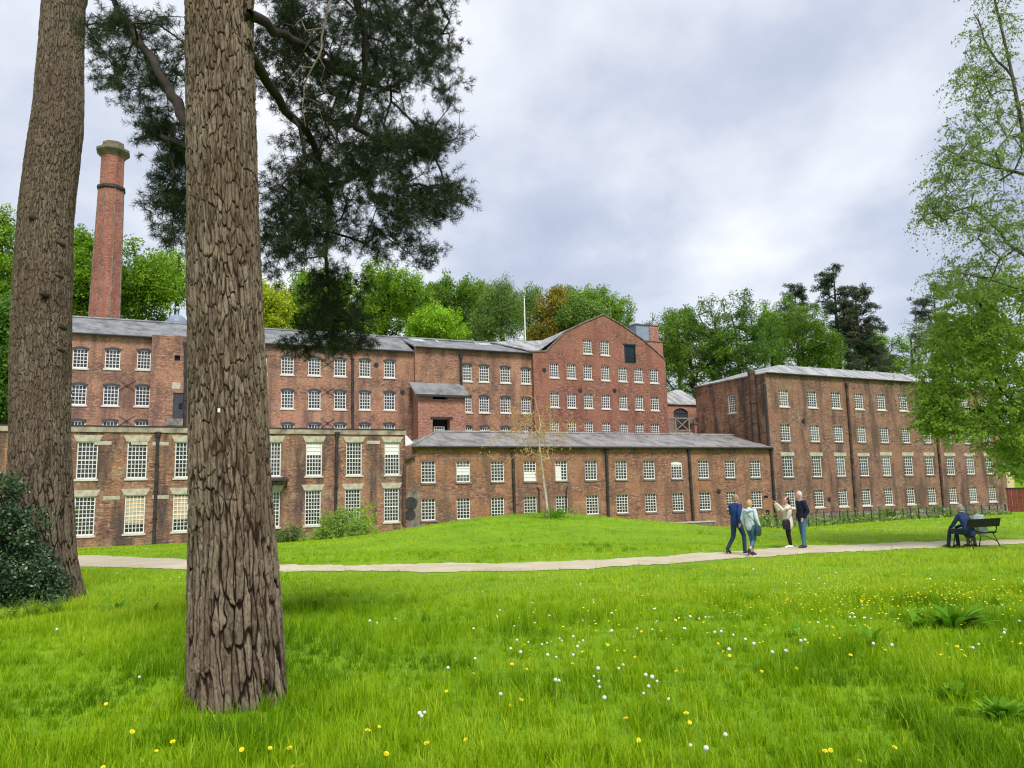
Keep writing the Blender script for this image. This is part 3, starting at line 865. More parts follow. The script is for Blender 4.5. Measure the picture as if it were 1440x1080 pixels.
# white flashing at the junction with the block to the left
u, z = AB.loc(580, 622, 0.2); mb = MB(); mb.prism([(u - 0.1, 3.0, z - 0.5), (u + 1.6, 3.0, z - 0.5), (u + 1.6, 3.1, z - 0.5), (u - 0.1, 3.1, z - 0.5)], [(u - 0.1, 3.0, z + 1.1), (u + 0.0, 3.0, z + 1.1), (u + 0.0, 3.1, z + 1.1), (u - 0.1, 3.1, z + 1.1)]); mb.build('flashing', MAT['white'], AB.o)

# ---- right-hand block
ANG2 = math.atan(0.5)
pc = at(1084.5, 640, 74.2)
BB = Bld('four_storey_mill', 'four-storey brown brick mill block with a pale hipped roof, on the right behind the bench', 'mill building', pc, ANG2, ZB)
bx = []
bx += lerp_row([(1095.5, 1108.7), (1135.6, 1148.6), (1168.9, 1182), (1201.7, 1214), (1233, 1245), (1264, 1276), (1295, 1306), (1324, 1335), (1352, 1362.5), (1379, 1389)], 1102, 548, 571.5, 1270, 555, 577.5)
bx += lerp_row([(1097.8, 1111.8), (1139, 1152.5), (1172.8, 1185.8), (1205.8, 1218), (1237.8, 1249.7), (1268, 1280), (1298.6, 1309.7), (1328, 1338.3), (1356, 1366.7), (1382.8, 1393)], 1105, 596, 620.5, 1388, 605.2, 624.3)
n34 = len(bx)
bx += lerp_row([(1101, 1115.7), (1142.4, 1155.6), (1176, 1189), (1209, 1221.7), (1240.8, 1253), (1271.7, 1284), (1302, 1313), (1330.8, 1342.5), (1359, 1370.6), (1386.4, 1397)], 1108, 640.7, 671, 1392, 642, 666.5)
bx += lerp_row([(1105, 1118.3), (1145.5, 1158.7), (1179.4, 1192), (1212, 1224.7), (1244, 1256), (1275, 1286.7), (1305, 1316.4), (1334.7, 1345.6), (1363, 1374), (1390, 1401)], 1111, 689, 714.5, 1395, 683.6, 705.3)
bw = win_rects(BB, bx)
uB, _ = BB.loc(1413, 680); zBt = 0.5 * (BB.loc(1090, 527.3)[1] + BB.loc(1290, 535.5)[1])
mb = MB(); wall_faces(mb, [(0, zBt), (uB, zBt)], 0, holes_of(bw), lambda u, z, d: (u, d, z)); mb.build('wall', MAT['brick_brown'], BB.o)
for i, (u, z, w, h) in enumerate(bw):
    r = i // 10
    o = put_window(BB, u, z, w, h, 4, 6, bar=0.038, arch=None if r == 2 else 'b', lintel_mat=MAT['brick_brown'], stone_head=False, sillmat='sill' if r in (0, 3) else 'stone_dark', sash=False, glass='glass_pale')
    if r == 2:
        key = ('flat', round(w, 1), round(h, 1))
        if key not in WCACHE:
            mb = MB(); mb.box(-w / 2 - 0.22, w / 2 + 0.22, -0.03, 0.05, h + 0.004, h + 0.36); WCACHE[key] = mb.mesh('lintel', MAT['stone'])
        link('lintel', WCACHE[key], o)
# side wall facing the yard
v1, _ = BB.side(980.5, 600, 0.0)
sr = []
for x0, x1, yt, yb in ((1024, 1034.6, 556, 580.6),):
    va, _ = BB.side(x0, 570); vb, _ = BB.side(x1, 570); zt_ = BB.side(0.5 * (x0 + x1), yt)[1]; zb_ = BB.side(0.5 * (x0 + x1), yb)[1]
    sr.append((0.5 * (va + vb), zb_, abs(va - vb), zt_ - zb_))
mb = MB(); wall_faces(mb, [(0, zBt), (v1, zBt)], 0, [(v - w / 2, v + w / 2, z, z + h) for v, z, w, h in sr], lambda u, z, d: (d, u, z)); mb.build('side_wall', MAT['brick_old'], BB.o)
for v, z, w, h in sr: put_window(BB, 0, z, w, h, 4, 7, arch=None, xyz=(0, v, z), rz=-PI / 2, sill=True, glass='glass_pale')
mb = MB(); mb.poly([(uB, 0, 0), (uB, v1, 0), (uB, v1, zBt), (uB, 0, zBt)]); mb.build('side_wall', MAT['brick_brown'], BB.o)
mb = MB(); mb.poly([(uB, v1, 0), (0, v1, 0), (0, v1, zBt), (uB, v1, zBt)]); mb.build('back_wall', MAT['brick_brown'], BB.o)
zrb = 0.5 * (BB.loc(1095, 514.5, 3)[1] + BB.loc(1289, 526, 3)[1]); ua = BB.loc(1090, 514.5, 3.0)[0] + 0.6
e = zBt + 0.02
mb = MB()
mb.slab([(-0.15, -0.2, e), (uB + 0.2, -0.2, e), (uB - 2.5, 3.0, zrb), (ua, 3.0, zrb)], 0.12)
mb.slab([(-0.15, v1, e), (-0.15, -0.2, e), (ua, 3.0, zrb), (ua, v1 - 3, zrb)], 0.12)
mb.slab([(uB + 0.2, -0.2, e), (uB + 0.2, v1, e), (uB - 2.5, v1 - 3, zrb), (uB - 2.5, 3.0, zrb)], 0.12)
mb.slab([(uB + 0.2, v1, e), (-0.15, v1, e), (ua, v1 - 3, zrb), (uB - 2.5, v1 - 3, zrb)], 0.12)
mb.slab([(ua, 3.0, zrb + 0.01), (uB - 2.5, 3.0, zrb + 0.01), (uB - 2.5, v1 - 3, zrb + 0.01), (ua, v1 - 3, zrb + 0.01)], 0.08)
rf = mb.build('roof', MAT['slate_pale'], BB.o)
for k in range(9):
    u_ = ua + (uB - 4 - ua) * k / 8; mb = MB(); mb.bar((u_ - 0.2, -0.15, e + 0.05), (u_ + 0.9, 3.0, zrb + 0.05), 0.1); mb.build('lead_roll', MAT['lead'], rf)
mb = MB(); mb.tube([(-0.1, -0.27, e - 0.08), (uB + 0.1, -0.27, e - 0.08)], 0.09, 6); mb.build('gutter', MAT['iron'], BB.o)
for p0, p1 in (((1191, 543), (1204.5, 722)), ((1316.5, 590), (1328.5, 724))): downpipe(BB, p0, p1, y=-0.14, r=0.13, mat='rust')
for px0, py0, px1, py1, rr, mt in ((1057, 522, 1062, 614, 0.34, 'rust'), (1074.5, 540, 1081, 625, 0.14, 'iron')):
    va, za = BB.side(px0, py0, -0.3); vb, zb_ = BB.side(px1, py1, -0.3); mb = MB(); mb.tube([(-0.3, 0.5 * (va + vb), za), (-0.3, 0.5 * (va + vb), zb_ - 2)], rr, 10)
    if rr > 0.3:
        for q in (0.0, 0.45, 0.75): mb.tube([(-0.3, 0.5 * (va + vb), za + (zb_ - za) * q), (-0.3, 0.5 * (va + vb), za + (zb_ - za) * q - 0.3)], rr * 1.15, 10)
    mb.build('flue_pipe' if rr > 0.3 else 'downpipe', MAT[mt], BB.o)
for px_, py_ in ((1130, 592), (1166, 702)):
    tie(BB, px_, py_, cross=False)
mb = MB(); mb.box(-0.35, uB + 0.2, -0.3, 0.0, 0, 0.9); mb.build('plinth', MAT['stone_dark'], BB.o)

# ---- link building with the timber bridge
KB = Bld('link_building', 'small salmon brick building with an arched dark door behind the timber footbridge', 'building', plan(933, 77.5), ANG, ZB)
k0 = KB.loc(934, 590); k1 = KB.loc(990, 590); zt = KB.loc(955, 568)[1]; zb_ = KB.loc(955, 612)[1]
dq = win_rects(KB, [(947.7, 968, 574, 609)])
mb = MB(); wall_faces(mb, [(k0[0], zt), (k1[0], zt)], 0, holes_of(dq), lambda u, z, d: (u, d, z)); mb.poly([(k0[0], 6, 0), (k0[0], 0, 0), (k0[0], 0, zt), (k0[0], 6, zt)]); mb.build('wall', MAT['brick_salmon'], KB.o)
u, z, w, h = dq[0]
mb = MB(); mb.box(u - w / 2, u + w / 2, 0.15, 0.19, z, z + h); mb.box(u - 0.03, u + 0.03, 0.1, 0.15, z, z + h); mb.box(u - w / 2, u + w / 2, 0.1, 0.15, z + h * 0.8, z + h * 0.84); mb.build('door', MAT['grey_paint'], KB.o)
n = 8; mb = MB()
pin = [(u - w / 2 + w * i / n, z + h - 0.4 * (2 * i / n - 1) ** 2) for i in range(n + 1)]
for i in range(n):
    a, b_ = pin[i], pin[i + 1]
    mb.prism([(a[0], -0.01, a[1]), (b_[0], -0.01, b_[1]), (b_[0], 0.1, b_[1]), (a[0], 0.1, a[1])], [(a[0], -0.01, z + h + 0.2), (b_[0], -0.01, z + h + 0.2), (b_[0], 0.1, z + h + 0.2), (a[0], 0.1, z + h + 0.2)])
mb.build('lintel', MAT['brick_salmon'], KB.o)
rz_ = KB.loc(950, 548, 4)[1]; ra = KB.loc(950, 548, 4)[0]; rb = KB.loc(975, 549, 4)[0]
mb = MB(); mb.slab([(k0[0] - 1.2, -0.2, zt), (k1[0], -0.2, zt), (k1[0], 4, rz_), (ra, 4, rz_)], 0.1); mb.slab([(k0[0] - 1.2, 7.5, zt), (k0[0] - 1.2, -0.2, zt), (ra, 4, rz_)], 0.1); mb.slab([(ra, 4.01, rz_), (k1[0], 4.01, rz_), (k1[0], 7.5, zt), (k0[0] - 1.2, 7.5, zt)], 0.1); mb.build('roof', MAT['slate_pale'], KB.o)
# timber bridge
fb = Bld('timber_footbridge', 'weathered timber footbridge with cross-braced railing, in front of the arched dark door', 'footbridge', plan(937, 75.2), ANG, ZB)
q0 = fb.loc(939, 606); q1 = fb.loc(981, 606); zd = fb.loc(955, 607)[1]; zt2 = fb.loc(955, 588)[1]
mb = MB(); mb.box(q0[0], q1[0], -0.1, 1.9, zd - 0.3, zd); mb.build('deck', MAT['wood'], fb.o)
mb = MB(); mb.bar((q0[0], 0, zt2), (q1[0], 0, zt2), 0.14); mb.bar((q0[0], 0, zd + 0.15), (q1[0], 0, zd + 0.15), 0.1)
xs = [fb.loc(x_, 600)[0] for x_ in (950, 969, 980)]
for x_ in xs: mb.bar((x_, 0, zd - 0.2), (x_, 0, zt2 + 0.1), 0.14)
mb.bar((xs[0], -0.02, zd + 0.1), (xs[1], -0.02, zt2), 0.09); mb.bar((xs[0], 0.03, zt2), (xs[1], 0.03, zd + 0.1), 0.09); mb.bar((xs[1], 0, zt2), (xs[2], 0, zd + 0.1), 0.09)
for k in range(12): u_ = q0[0] + (xs[0] - q0[0]) * k / 12; mb.bar((u_, 0.02, zd), (u_, 0.02, zt2), 0.03)
mb.build('railing', MAT['wood'], fb.o)
mb = MB(); mb.bar((q0[0] + 0.2, 0.3, 0), (q0[0] + 0.2, 0.3, zd - 0.3), 0.3); mb.bar((q1[0] - 0.2, 0.3, 0), (q1[0] - 0.2, 0.3, zd - 0.3), 0.3); mb.build('post', MAT['wood'], fb.o)
mb = MB(); w0_ = fb.loc(972, 597); w1_ = fb.loc(1013, 592); mb.bar((w0_[0], -0.3, w0_[1]), (w1_[0], -0.3, w1_[1]), 0.35, 0.5); mb.build('chute', MAT['wood'], fb.o)
# brick stub under the chute
SB = Bld('brick_pier', 'low brick outbuilding stub with a small dark vent under the timber chute', 'outbuilding', plan(977, 74.6), ANG, ZB)
s0 = SB.loc(977, 600)[0]; s1 = SB.loc(1014, 600)[0]; zt = SB.loc(995, 597)[1]
vq = win_rects(SB, [(995, 1000, 600, 606)])
mb = MB(); wall_faces(mb, [(s0, zt), (s1, zt)], 0, holes_of(vq), lambda u, z, d: (u, d, z)); mb.poly([(s0, 5, 0), (s0, 0, 0), (s0, 0, zt), (s0, 5, zt)]); mb.poly([(s1, 0, 0), (s1, 5, 0), (s1, 5, zt), (s1, 0, zt)]); mb.build('wall', MAT['brick_salmon'], SB.o)
mb = MB(); mb.box(vq[0][0] - 0.3, vq[0][0] + 0.3, 0.15, 0.18, vq[0][1], vq[0][1] + 0.6); mb.build('vent', MAT['dark'], SB.o)
mb = MB(); mb.box(s0 - 0.1, s1 + 0.1, -0.1, 5, zt, zt + 0.12); mb.build('coping', MAT['stone_dark'], SB.o)

# ---- chimney
cp = plan(147, 95.0, 449); dep = cp[1]
cb = at(147, 449, dep); ct = at(156, 203, dep); cband = at(154, 267, dep)
CH = empty('chimney_stack', (cp[0], cp[1], 4.0), ANG)
tag(CH, 'tall tapering octagonal red brick chimney with a stone cap and an iron band', 'chimney')
k_ = dep / FPX
rb_ = 20.8 * k_ / 0.98; rt_ = 16.6 * k_
H0 = cb[2] - 4.0; HB = cband[2] - 4.0; HT = at(155.5, 219, dep)[2] - 4.0; HC = ct[2] - 4.0
r_at = lambda z: rb_ + (rt_ * 1.06 - rb_) * (z - H0) / (HB - H0)
mb = MB(); mb.lathe([(r_at(0), -3), (r_at(HB), HB)] + [(rt_ * 1.0, HB + 0.02), (rt_ * 0.98, HT)], 8); sh = mb.build('shaft', None, CH)
m, nt, b_ = newmat('chimney_brick'); MAT['chim'] = brickmat('chimney_brick_red', (0.34, 0.1, 0.07), (0.42, 0.15, 0.1), (0.42, 0.17, 0.12), (0.5, 0.27, 0.2), (0.2, 0.06, 0.05), seed=71, soot_amt=0.3)
sh.data.materials.clear(); sh.data.materials.append(MAT['chim'])
mb = MB()
for k in range(8):
    a = 2 * PI * (k + 0.5) / 8
    mb.bar((math.cos(a) * r_at(1), math.sin(a) * r_at(1), 1), (math.cos(a) * (r_at(HB) - 0.0), math.sin(a) * (r_at(HB)), HB - 0.1), 0.09)
mb.build('quoin_strip', MAT['stone_dark'], CH)
mb = MB(); mb.lathe([(rt_ * 1.08, HB - 0.2), (rt_ * 1.2, HB - 0.1), (rt_ * 1.2, HB + 0.15), (rt_ * 1.02, HB + 0.3)], 8); mb.build('band', MAT['iron'], CH)
mb = MB(); mb.lathe([(rt_ * 1.0, HT - 0.3), (rt_ * 1.12, HT - 0.1), (rt_ * 1.42, HT + 0.25), (rt_ * 1.42, HT + 0.5), (rt_ * 0.95, HT + 0.75), (rt_ * 0.9, HC)], 8); mb.build('cap', plain('mossy_chimney_cap', (0.17, 0.145, 0.09), 0.9, 0.35, 1.0), CH)

# ---- flagpole
fp = plan(738, 92, 450); FP = empty('flagpole', (fp[0], fp[1], 10.0)); tag(FP, 'thin white flagpole rising behind the long roof left of the gable', 'flagpole')
zt = at(737.5, 419, fp[1])[2] - 10
mb = MB(); mb.tube([(0, 0, -6), (0, 0, zt)], [0.1, 0.07], 8); mb.build('pole', MAT['white'], FP)
mb = MB(); mb.lathe([(0.03, zt), (0.14, zt + 0.08), (0.14, zt + 0.2), (0.03, zt + 0.28)], 8); mb.build('finial', MAT['lead'], FP)

# ---- small things at the wall foot and far right
def wall_run(name, label, cat, p0, p1, h, th, mat):
    a = math.atan2(p1[1] - p0[1], p1[0] - p0[0]); L = math.hypot(p1[0] - p0[0], p1[1] - p0[1])
    z = min(float(G(*p0)), float(G(*p1))) - 0.2
    o = empty(name, (p0[0], p0[1], z), a); tag(o, label, cat)
    mb = MB(); mb.box(0, L, 0, th, 0, h + 0.2); mb.build('masonry', mat, o)
    mb = MB(); mb.box(-0.05, L + 0.05, -0.06, th + 0.06, h + 0.2, h + 0.3); mb.build('coping', MAT['stone'], o)
    return o
pa, pb = plan(930, 59.5), plan(1003, 59.5)
wall_run('retaining_wall', 'low weathered stone retaining wall at the foot of the low wing, right of the mound', 'stone wall', pa, pb, 0.65, 0.5, MAT['stone_dark'])
# red boarded fence
pa, pb = plan(1416, 59), plan(1475, 56)
a = math.atan2(pb[1] - pa[1], pb[0] - pa[0]); L = math.hypot(*(pb - pa)); zf = at(1417, 720, pa[1])[2]; zt = at(1417, 687.5, pa[1])[2]
RF = empty('board_fence', (pa[0], pa[1], zf), a); tag(RF, 'dark red vertical board fence beside the right end of the brown block', 'fence')
MAT['redwood'] = plain('red_stained_boards', (0.2, 0.045, 0.035), 0.75, 0.25, 3)
mb = MB(); n = int(L / 0.22)
for k in range(n): mb.box(k * L / n, (k + 0.93) * L / n, (k % 2) * 0.02, 0.05 + (k % 2) * 0.02, 0, zt - zf)
mb.build('boards', MAT['redwood'], RF)
mb = MB(); mb.box(-0.05, L, -0.05, 0.12, zt - zf, zt - zf + 0.12); mb.build('top_rail', MAT['iron'], RF)
# cream outbuilding
OBp = plan(1414, 75); OB = Bld('cream_outbuilding', 'small cream-walled outbuilding glimpsed under the leaves beyond the red fence', 'outbuilding', OBp, ANG, ZB)
o0 = OB.loc(1414, 660)[0]; o1 = OB.loc(1424, 660)[0]; z1 = OB.loc(1418, 656)[1]
MAT['cream'] = plain('cream_render', (0.62, 0.47, 0.3), 0.8, 0.08, 2)
mb = MB(); mb.box(o0, o1, 0, 4, 0, z1); mb.build('wall', MAT['cream'], OB.o)
mb = MB(); mb.prism([(o0 - 0.15, -0.15, z1), (o1 + 0.15, -0.15, z1), (o1 + 0.15, 4.15, z1), (o0 - 0.15, 4.15, z1)], [(o0 - 0.15, 1.9, z1 + 0.7), (o1 + 0.15, 1.9, z1 + 0.7), (o1 + 0.15, 2.1, z1 + 0.7), (o0 - 0.15, 2.1, z1 + 0.7)]); mb.build('roof', MAT['slate'], OB.o)
# park fence in front of the brown block
fa = plan(1088, 55); 
FE = empty('estate_fence', (fa[0], fa[1], 0), 0); tag(FE, 'thin dark post-and-rail estate fence in the weeds in front of the brown block', 'fence')
rails = MB(); xs_ = np.linspace(1090, 1412, 30); pts = []
for x_ in xs_:
    p = plan(x_, 52.5); z = float(G(*p)); pts.append((p[0] - fa[0], p[1] - fa[1], z))
for p in pts[:]:
    mb = MB(); mb.bar((p[0], p[1], p[2] - 0.1), (p[0] + 0.02, p[1], p[2] + 1.15), 0.07); mb.build('post', MAT['iron'], FE)
for h in (0.35, 0.7, 1.05):
    for p, q in zip(pts[:-1], pts[1:]): rails.bar((p[0], p[1], p[2] + h), (q[0], q[1], q[2] + h), 0.03)
rails.build('rail', MAT['iron'], FE)
# ------------------------------------------------------------------ ground, path
def grassground():
    m, nt, b = newmat('lawn_ground')
    g = nt.nodes.new('ShaderNodeNewGeometry').outputs['Position']
    n1 = noise(nt, g, 0.35, 5, 0.6); n2 = noise(nt, g, 3.0, 6, 0.75); n3 = noise(nt, mapping(nt, g, (1, 1, 1), (9, 4, 0)), 18.0, 4, 0.8)
    col = ramp(nt, n1, [(0.3, (0.11, 0.23, 0.003)), (0.7, (0.22, 0.37, 0.005))])
    col = mixc(nt, ramp(nt, n2, [(0.5, 0.0), (0.72, 0.8)]), col, (0.04, 0.11, 0.008))
    col = mixc(nt, ramp(nt, n3, [(0.45, 0.0), (0.8, 0.6)]), col, (0.22, 0.4, 0.03))
    nt.links.new(col, b.inputs['Base Color']); b.inputs['Roughness'].default_value = 0.8; b.inputs['Specular IOR Level'].default_value = 0.15
    bump(nt, b, n3, 0.03, 0.8)
    return m


MAT['lawn'] = grassground()
xs = np.unique(np.concatenate([np.arange(-36, 46, 0.3), np.linspace(-90, -36, 40), np.linspace(46, 130, 60), np.linspace(-900, -90, 25), np.linspace(130, 900, 25)]))
ys = np.unique(np.concatenate([np.arange(0, 66, 0.3), np.linspace(66, 170, 80), np.linspace(170, 1500, 30), np.linspace(-60, 0, 25)]))
X, Y = np.meshgrid(xs, ys); Z = G(X, Y)
V = np.stack([X.ravel(), Y.ravel(), Z.ravel()], 1); nx, ny = len(xs), len(ys)
ii = (np.arange(ny - 1)[:, None] * nx + np.arange(nx - 1)[None, :]).ravel()
tag(link('ground', npmesh('ground', V, np.stack([ii, ii + 1, ii + nx + 1, ii + nx], 1), MAT['lawn'], smooth=True)), kind='structure')

far = [(-160, 783), (-60, 781), (40, 779.5), (105, 781), (180, 783.5), (265, 787), (330, 791), (392, 794.6), (540, 794.4), (690, 792.5), (770, 790.5), (846, 787.3), (940, 782), (1034, 775), (1100, 770), (1159, 767), (1240, 764), (1315, 762), (1440, 758.5), (1530, 756), (1620, 754)]
near = [(-160, 798), (-60, 797), (40, 796.5), (105, 797), (180, 798.5), (265, 801.5), (330, 803), (392, 804.2), (540, 804.4), (690, 803.8), (770, 802), (846, 799), (940, 793), (1034, 785.5), (1100, 781), (1159, 778), (1240, 774.5), (1315, 771), (1440, 764.5), (1530, 761.5), (1620, 759)]
PF = np.array([ground_at(*p)[:2] for p in far]); PN = np.array([ground_at(*p)[:2] for p in near])


def resamp(P, n):
    s = np.concatenate([[0], np.cumsum(np.hypot(*np.diff(P, axis=0).T))]); t = np.linspace(0, s[-1], n)
    return np.stack([np.interp(t, s, P[:, 0]), np.interp(t, s, P[:, 1])], 1)


n = 900; xs_p = np.linspace(max(PF[0, 0], PN[0, 0]), min(PF[-1, 0], PN[-1, 0]), n)
yF = np.interp(xs_p, PF[:, 0], PF[:, 1]) + 0.3 * (vn2(xs_p * 1.7, xs_p * 0, 3) - 0.5) + 0.22 * (vn2(xs_p * 6, xs_p * 0, 13) - 0.5); yN = np.interp(xs_p, PN[:, 0], PN[:, 1]) + 0.3 * (vn2(xs_p * 1.7, xs_p * 0, 4) - 0.5) + 0.22 * (vn2(xs_p * 6, xs_p * 0, 14) - 0.5)
k = 12; tt = np.linspace(0, 1, k)
PX = np.repeat(xs_p[:, None], k, 1); PY = yN[:, None] * (1 - tt) + yF[:, None] * tt
PZ = G(PX, PY) + 0.012
V = np.stack([PX.ravel(), PY.ravel(), PZ.ravel()], 1)
ii = (np.arange(n - 1)[:, None] * k + np.arange(k - 1)[None, :]).ravel()
m, nt, b = newmat('gravel_path')
gp = nt.nodes.new('ShaderNodeNewGeometry').outputs['Position']
col = ramp(nt, noise(nt, gp, 1.2, 5), [(0.3, (0.44, 0.38, 0.25)), (0.7, (0.58, 0.51, 0.36))])
col = mixc(nt, ramp(nt, noise(nt, gp, 40, 3, 0.8), [(0.35, 0.0), (0.75, 0.5)]), col, (0.32, 0.27, 0.2))
nt.links.new(col, b.inputs['Base Color']); b.inputs['Roughness'].default_value = 0.95; bump(nt, b, noise(nt, gp, 60, 3), 0.01, 0.6)
tag(link('path', npmesh('path', V, np.stack([ii, ii + k, ii + k + 1, ii + 1], 1), m, smooth=True)), kind='structure')


def on_path(x, y, pad=0.0):
    return (y > np.interp(x, xs_p, yN) - pad) & (y < np.interp(x, xs_p, yF) + pad)


# ------------------------------------------------------------------ trunks: where they stand
MT_PX = [(985, 265, 411), (960, 265, 404), (900, 265, 399), (800, 266, 390.5), (700, 267, 383), (600, 266.5, 377), (500, 265.5, 372), (400, 265, 367.5), (300, 264.5, 363.5), (200, 263.5, 361), (83, 262.5, 358), (0, 262, 355.5)]
LT_PX = [(838, -2, 111), (810, 4, 107), (786, 7, 104), (694, 12, 100.5), (601, 16, 97), (500, 19, 97.5), (416, 22, 98), (350, 25.5, 99), (305, 28.5, 101), (262, 34, 104), (225, 39, 110), (185, 45, 115.5), (120, 51, 116), (60, 57, 117), (0, 62, 118)]
MT_Y = float(ground_at(338, 985)[1]); LT_Y = float(ground_at(55, 842)[1])


def axis_from(px, Y):
    out = []
    for yv, a, b_ in px:
        p = at(0.5 * (a + b_), yv, Y); zc = float(np.dot(p - EYE, cF)); out.append((p[0], p[1], p[2], 0.5 * (b_ - a) * zc / FPX))
    return np.array(out)


MT = axis_from(MT_PX, MT_Y); LT = axis_from(LT_PX, LT_Y)

# ------------------------------------------------------------------ grass blades
def blades(n, d0, d1, pexp, hmin, hmax, wk, seg, seed, mown=False):
    r = np.random.default_rng(seed)
    u = r.random(n); e = 1 - pexp
    d = (d0 ** e + u * (d1 ** e - d0 ** e)) ** (1 / e)
    lat = (r.random(n) * 2 - 1) * (0.88 * d + 2.2)
    x, y = lat, d
    # tufts
    jx, jy = (r.random(n) - 0.5), (r.random(n) - 0.5)
    cell = 0.10 + 0.012 * d
    cx = np.floor(x / cell); cy = np.floor(y / cell)
    sel = r.random(n) < 0.55
    tx = (cx + 0.2 + 0.6 * _h2(cx, cy, 1)) * cell + jx * cell * 0.5; ty = (cy + 0.2 + 0.6 * _h2(cx, cy, 2)) * cell + jy * cell * 0.5
    x = np.where(sel, tx, x); y = np.where(sel, ty, y)
    w_ = y - SL * x
    ok = ~on_path(x, y, -0.13) & (w_ < 61.8) & (np.hypot(x - MT[0, 0], y - MT_Y) > MT[0, 3] * 0.92)
    ok &= (np.hypot(x - LT[0, 0], y - LT_Y) > LT[0, 3] * 0.9)
    x, y, d = x[ok], y[ok], d[ok]; n = len(x)
    big = vn2(x * 0.9, y * 0.9, 21); mid = vn2(x * 3.1, y * 3.1, 22)
    hz = 0.62 + 0.5 * sst(big, 0.35, 0.8) + 0.5 * (mid - 0.5)
    nearpath = np.minimum(np.abs(y - np.interp(x, xs_p, yN)), np.abs(y - np.interp(x, xs_p, yF)))
    hz *= 0.45 + 0.55 * sst(nearpath, 0.1, 2.0)
    tuft = sst(vn2(x * 2.3, y * 2.3, 33), 0.7, 0.82) * 0.55 * np.where(d < 16, 1, 0.7)
    h = (hmin + (hmax - hmin) * r.random(n) ** 1.4) * (hz + tuft)
    w = wk * np.maximum(1.0, d * 0.1) * (0.7 + 0.6 * r.random(n))
    az = r.random(n) * 2 * PI; lean = (0.15 + 0.75 * r.random(n) ** 1.5) * h
    laz = az + (r.random(n) - 0.5) * 1.5 + 0.0
    dx, dy = np.cos(laz) * lean, np.sin(laz) * lean
    # width axis roughly perpendicular to lean
    wx, wy = -np.sin(laz), np.cos(laz)
    z = G(x, y) - 0.01
    tint = 0.26 * (vn2(x * 4, y * 4, 91) - 0.5) - 0.3 * sst(vn2(x * 1.1, y * 0.9, 93), 0.6, 0.85) + 0.2 * sst(vn2(x * 0.8, y * 0.8, 94), 0.65, 0.9) + 0.22 * (vn2(x * 0.12, y * 0.12, 92) - 0.5) + 0.08 + 0.36 * vn2(x * 0.35, y * 0.35, 8) + 0.5 * (r.random(n) - 0.13) + 0.25 * (mid - 0.5) - 0.13 * (tuft > 0)
    yellow = sst(d, 7, 17) * 0.3 + 0.12 * sst(x, 0, 6)
    tint = np.clip(tint + yellow, 0, 1)
    dead = r.random(n) < 0.03
    P = []; T = []
    levels = np.linspace(0, 1, seg + 1)
    for i, s in enumerate(levels):
        cxs = x + dx * s ** 2; cys = y + dy * s ** 2; czs = z + h * (s - 0.16 * s ** 2 * (lean / np.maximum(h, 1e-4)))
        ww = w * (1 - s ** 1.6) * 0.5
        if i < seg:
            P.append(np.stack([cxs - wx * ww, cys - wy * ww, czs], 1)); P.append(np.stack([cxs + wx * ww, cys + wy * ww, czs], 1))
        else:
            P.append(np.stack([cxs, cys, czs], 1))
    nv = 2 * seg + 1
    V = np.stack(P, 1).reshape(-1, 3)
    base = np.arange(n) * nv
    q = [np.stack([base + 2 * i, base + 2 * i + 1, base + 2 * i + 3, base + 2 * i + 2], 1) for i in range(seg - 1)]
    t = np.stack([base + 2 * seg - 2, base + 2 * seg - 1, base + 2 * seg], 1)
    return V, (np.concatenate(q) if q else np.zeros((0, 4), int)), t, np.repeat(np.where(dead, 1.0, tint * 0.93), nv)


sets = [blades(270000, 3.6, 13, 0.55, 0.07, 0.19, 0.0068, 3, 1), blades(180000, 11, 27, 0.35, 0.05, 0.13, 0.0072, 2, 2), blades(170000, 22, 56, 0.2, 0.04, 0.11, 0.0085, 1, 3),
        blades(26000, 3.6, 16, 0.5, 0.02, 0.05, 0.03, 3, 4), blades(16000, 3.6, 24, 0.45, 0.2, 0.3, 0.0045, 3, 5)]
Vs, Qs, Ts, TT = [], [], [], []; off = 0
for V, q, t, ti in sets:
    Vs.append(V); Qs.append(q + off); Ts.append(t + off); TT.append(ti); off += len(V)
MAT['grass'] = leafmat('grass_blade', (0.07, 0.19, 0.002), (0.29, 0.46, 0.004), 0.4, 0.5, 0.12, third=(0.5, 0.58, 0.05))
tag(link('grass', npmesh('grass', np.concatenate(Vs), [np.concatenate(Qs), np.concatenate(Ts)], MAT['grass'], np.concatenate(TT))), 'long bright green grass covering the park lawn and the mound', 'grass', kind='stuff')

# ------------------------------------------------------------------ flowers
MAT['petal'] = plain('yellow_petals', (0.8, 0.68, 0.015), 0.6, 0.1, 30)
MAT['clock'] = plain('dandelion_seed_white', (0.78, 0.78, 0.74), 0.9, 0.1, 60)
MAT['stemg'] = plain('flower_stem', (0.2, 0.3, 0.08), 0.7, 0.2, 20)


def flower_sheet(name, label, cat, pts, size, hmin, hmax, mat, seed, cup=0.3):
    r = np.random.default_rng(seed); V = []; F = []; off = 0
    Vl = []; Fl = []
    for (x, y) in pts:
        z = float(G(x, y)) + hmin + (hmax - hmin) * r.random(); s = size * (0.7 + 0.6 * r.random()); a0 = r.random() * 6
        tx, ty = (r.random(2) - 0.5) * 0.8
        n = 6; Vl.append((x, y, z - s * 0.2))
        for k in range(n):
            a = a0 + 2 * PI * k / n; dx, dy = math.cos(a) * s, math.sin(a) * s
            Vl.append((x + dx, y + dy, z + s * cup + tx * dx + ty * dy))
        for k in range(n): Fl.append((off, off + 1 + k, off + 1 + (k + 1) % n))
        off += n + 1
    return tag(link(name, npmesh(name, np.array(Vl), np.array(Fl), mat)), label, cat, kind='stuff')


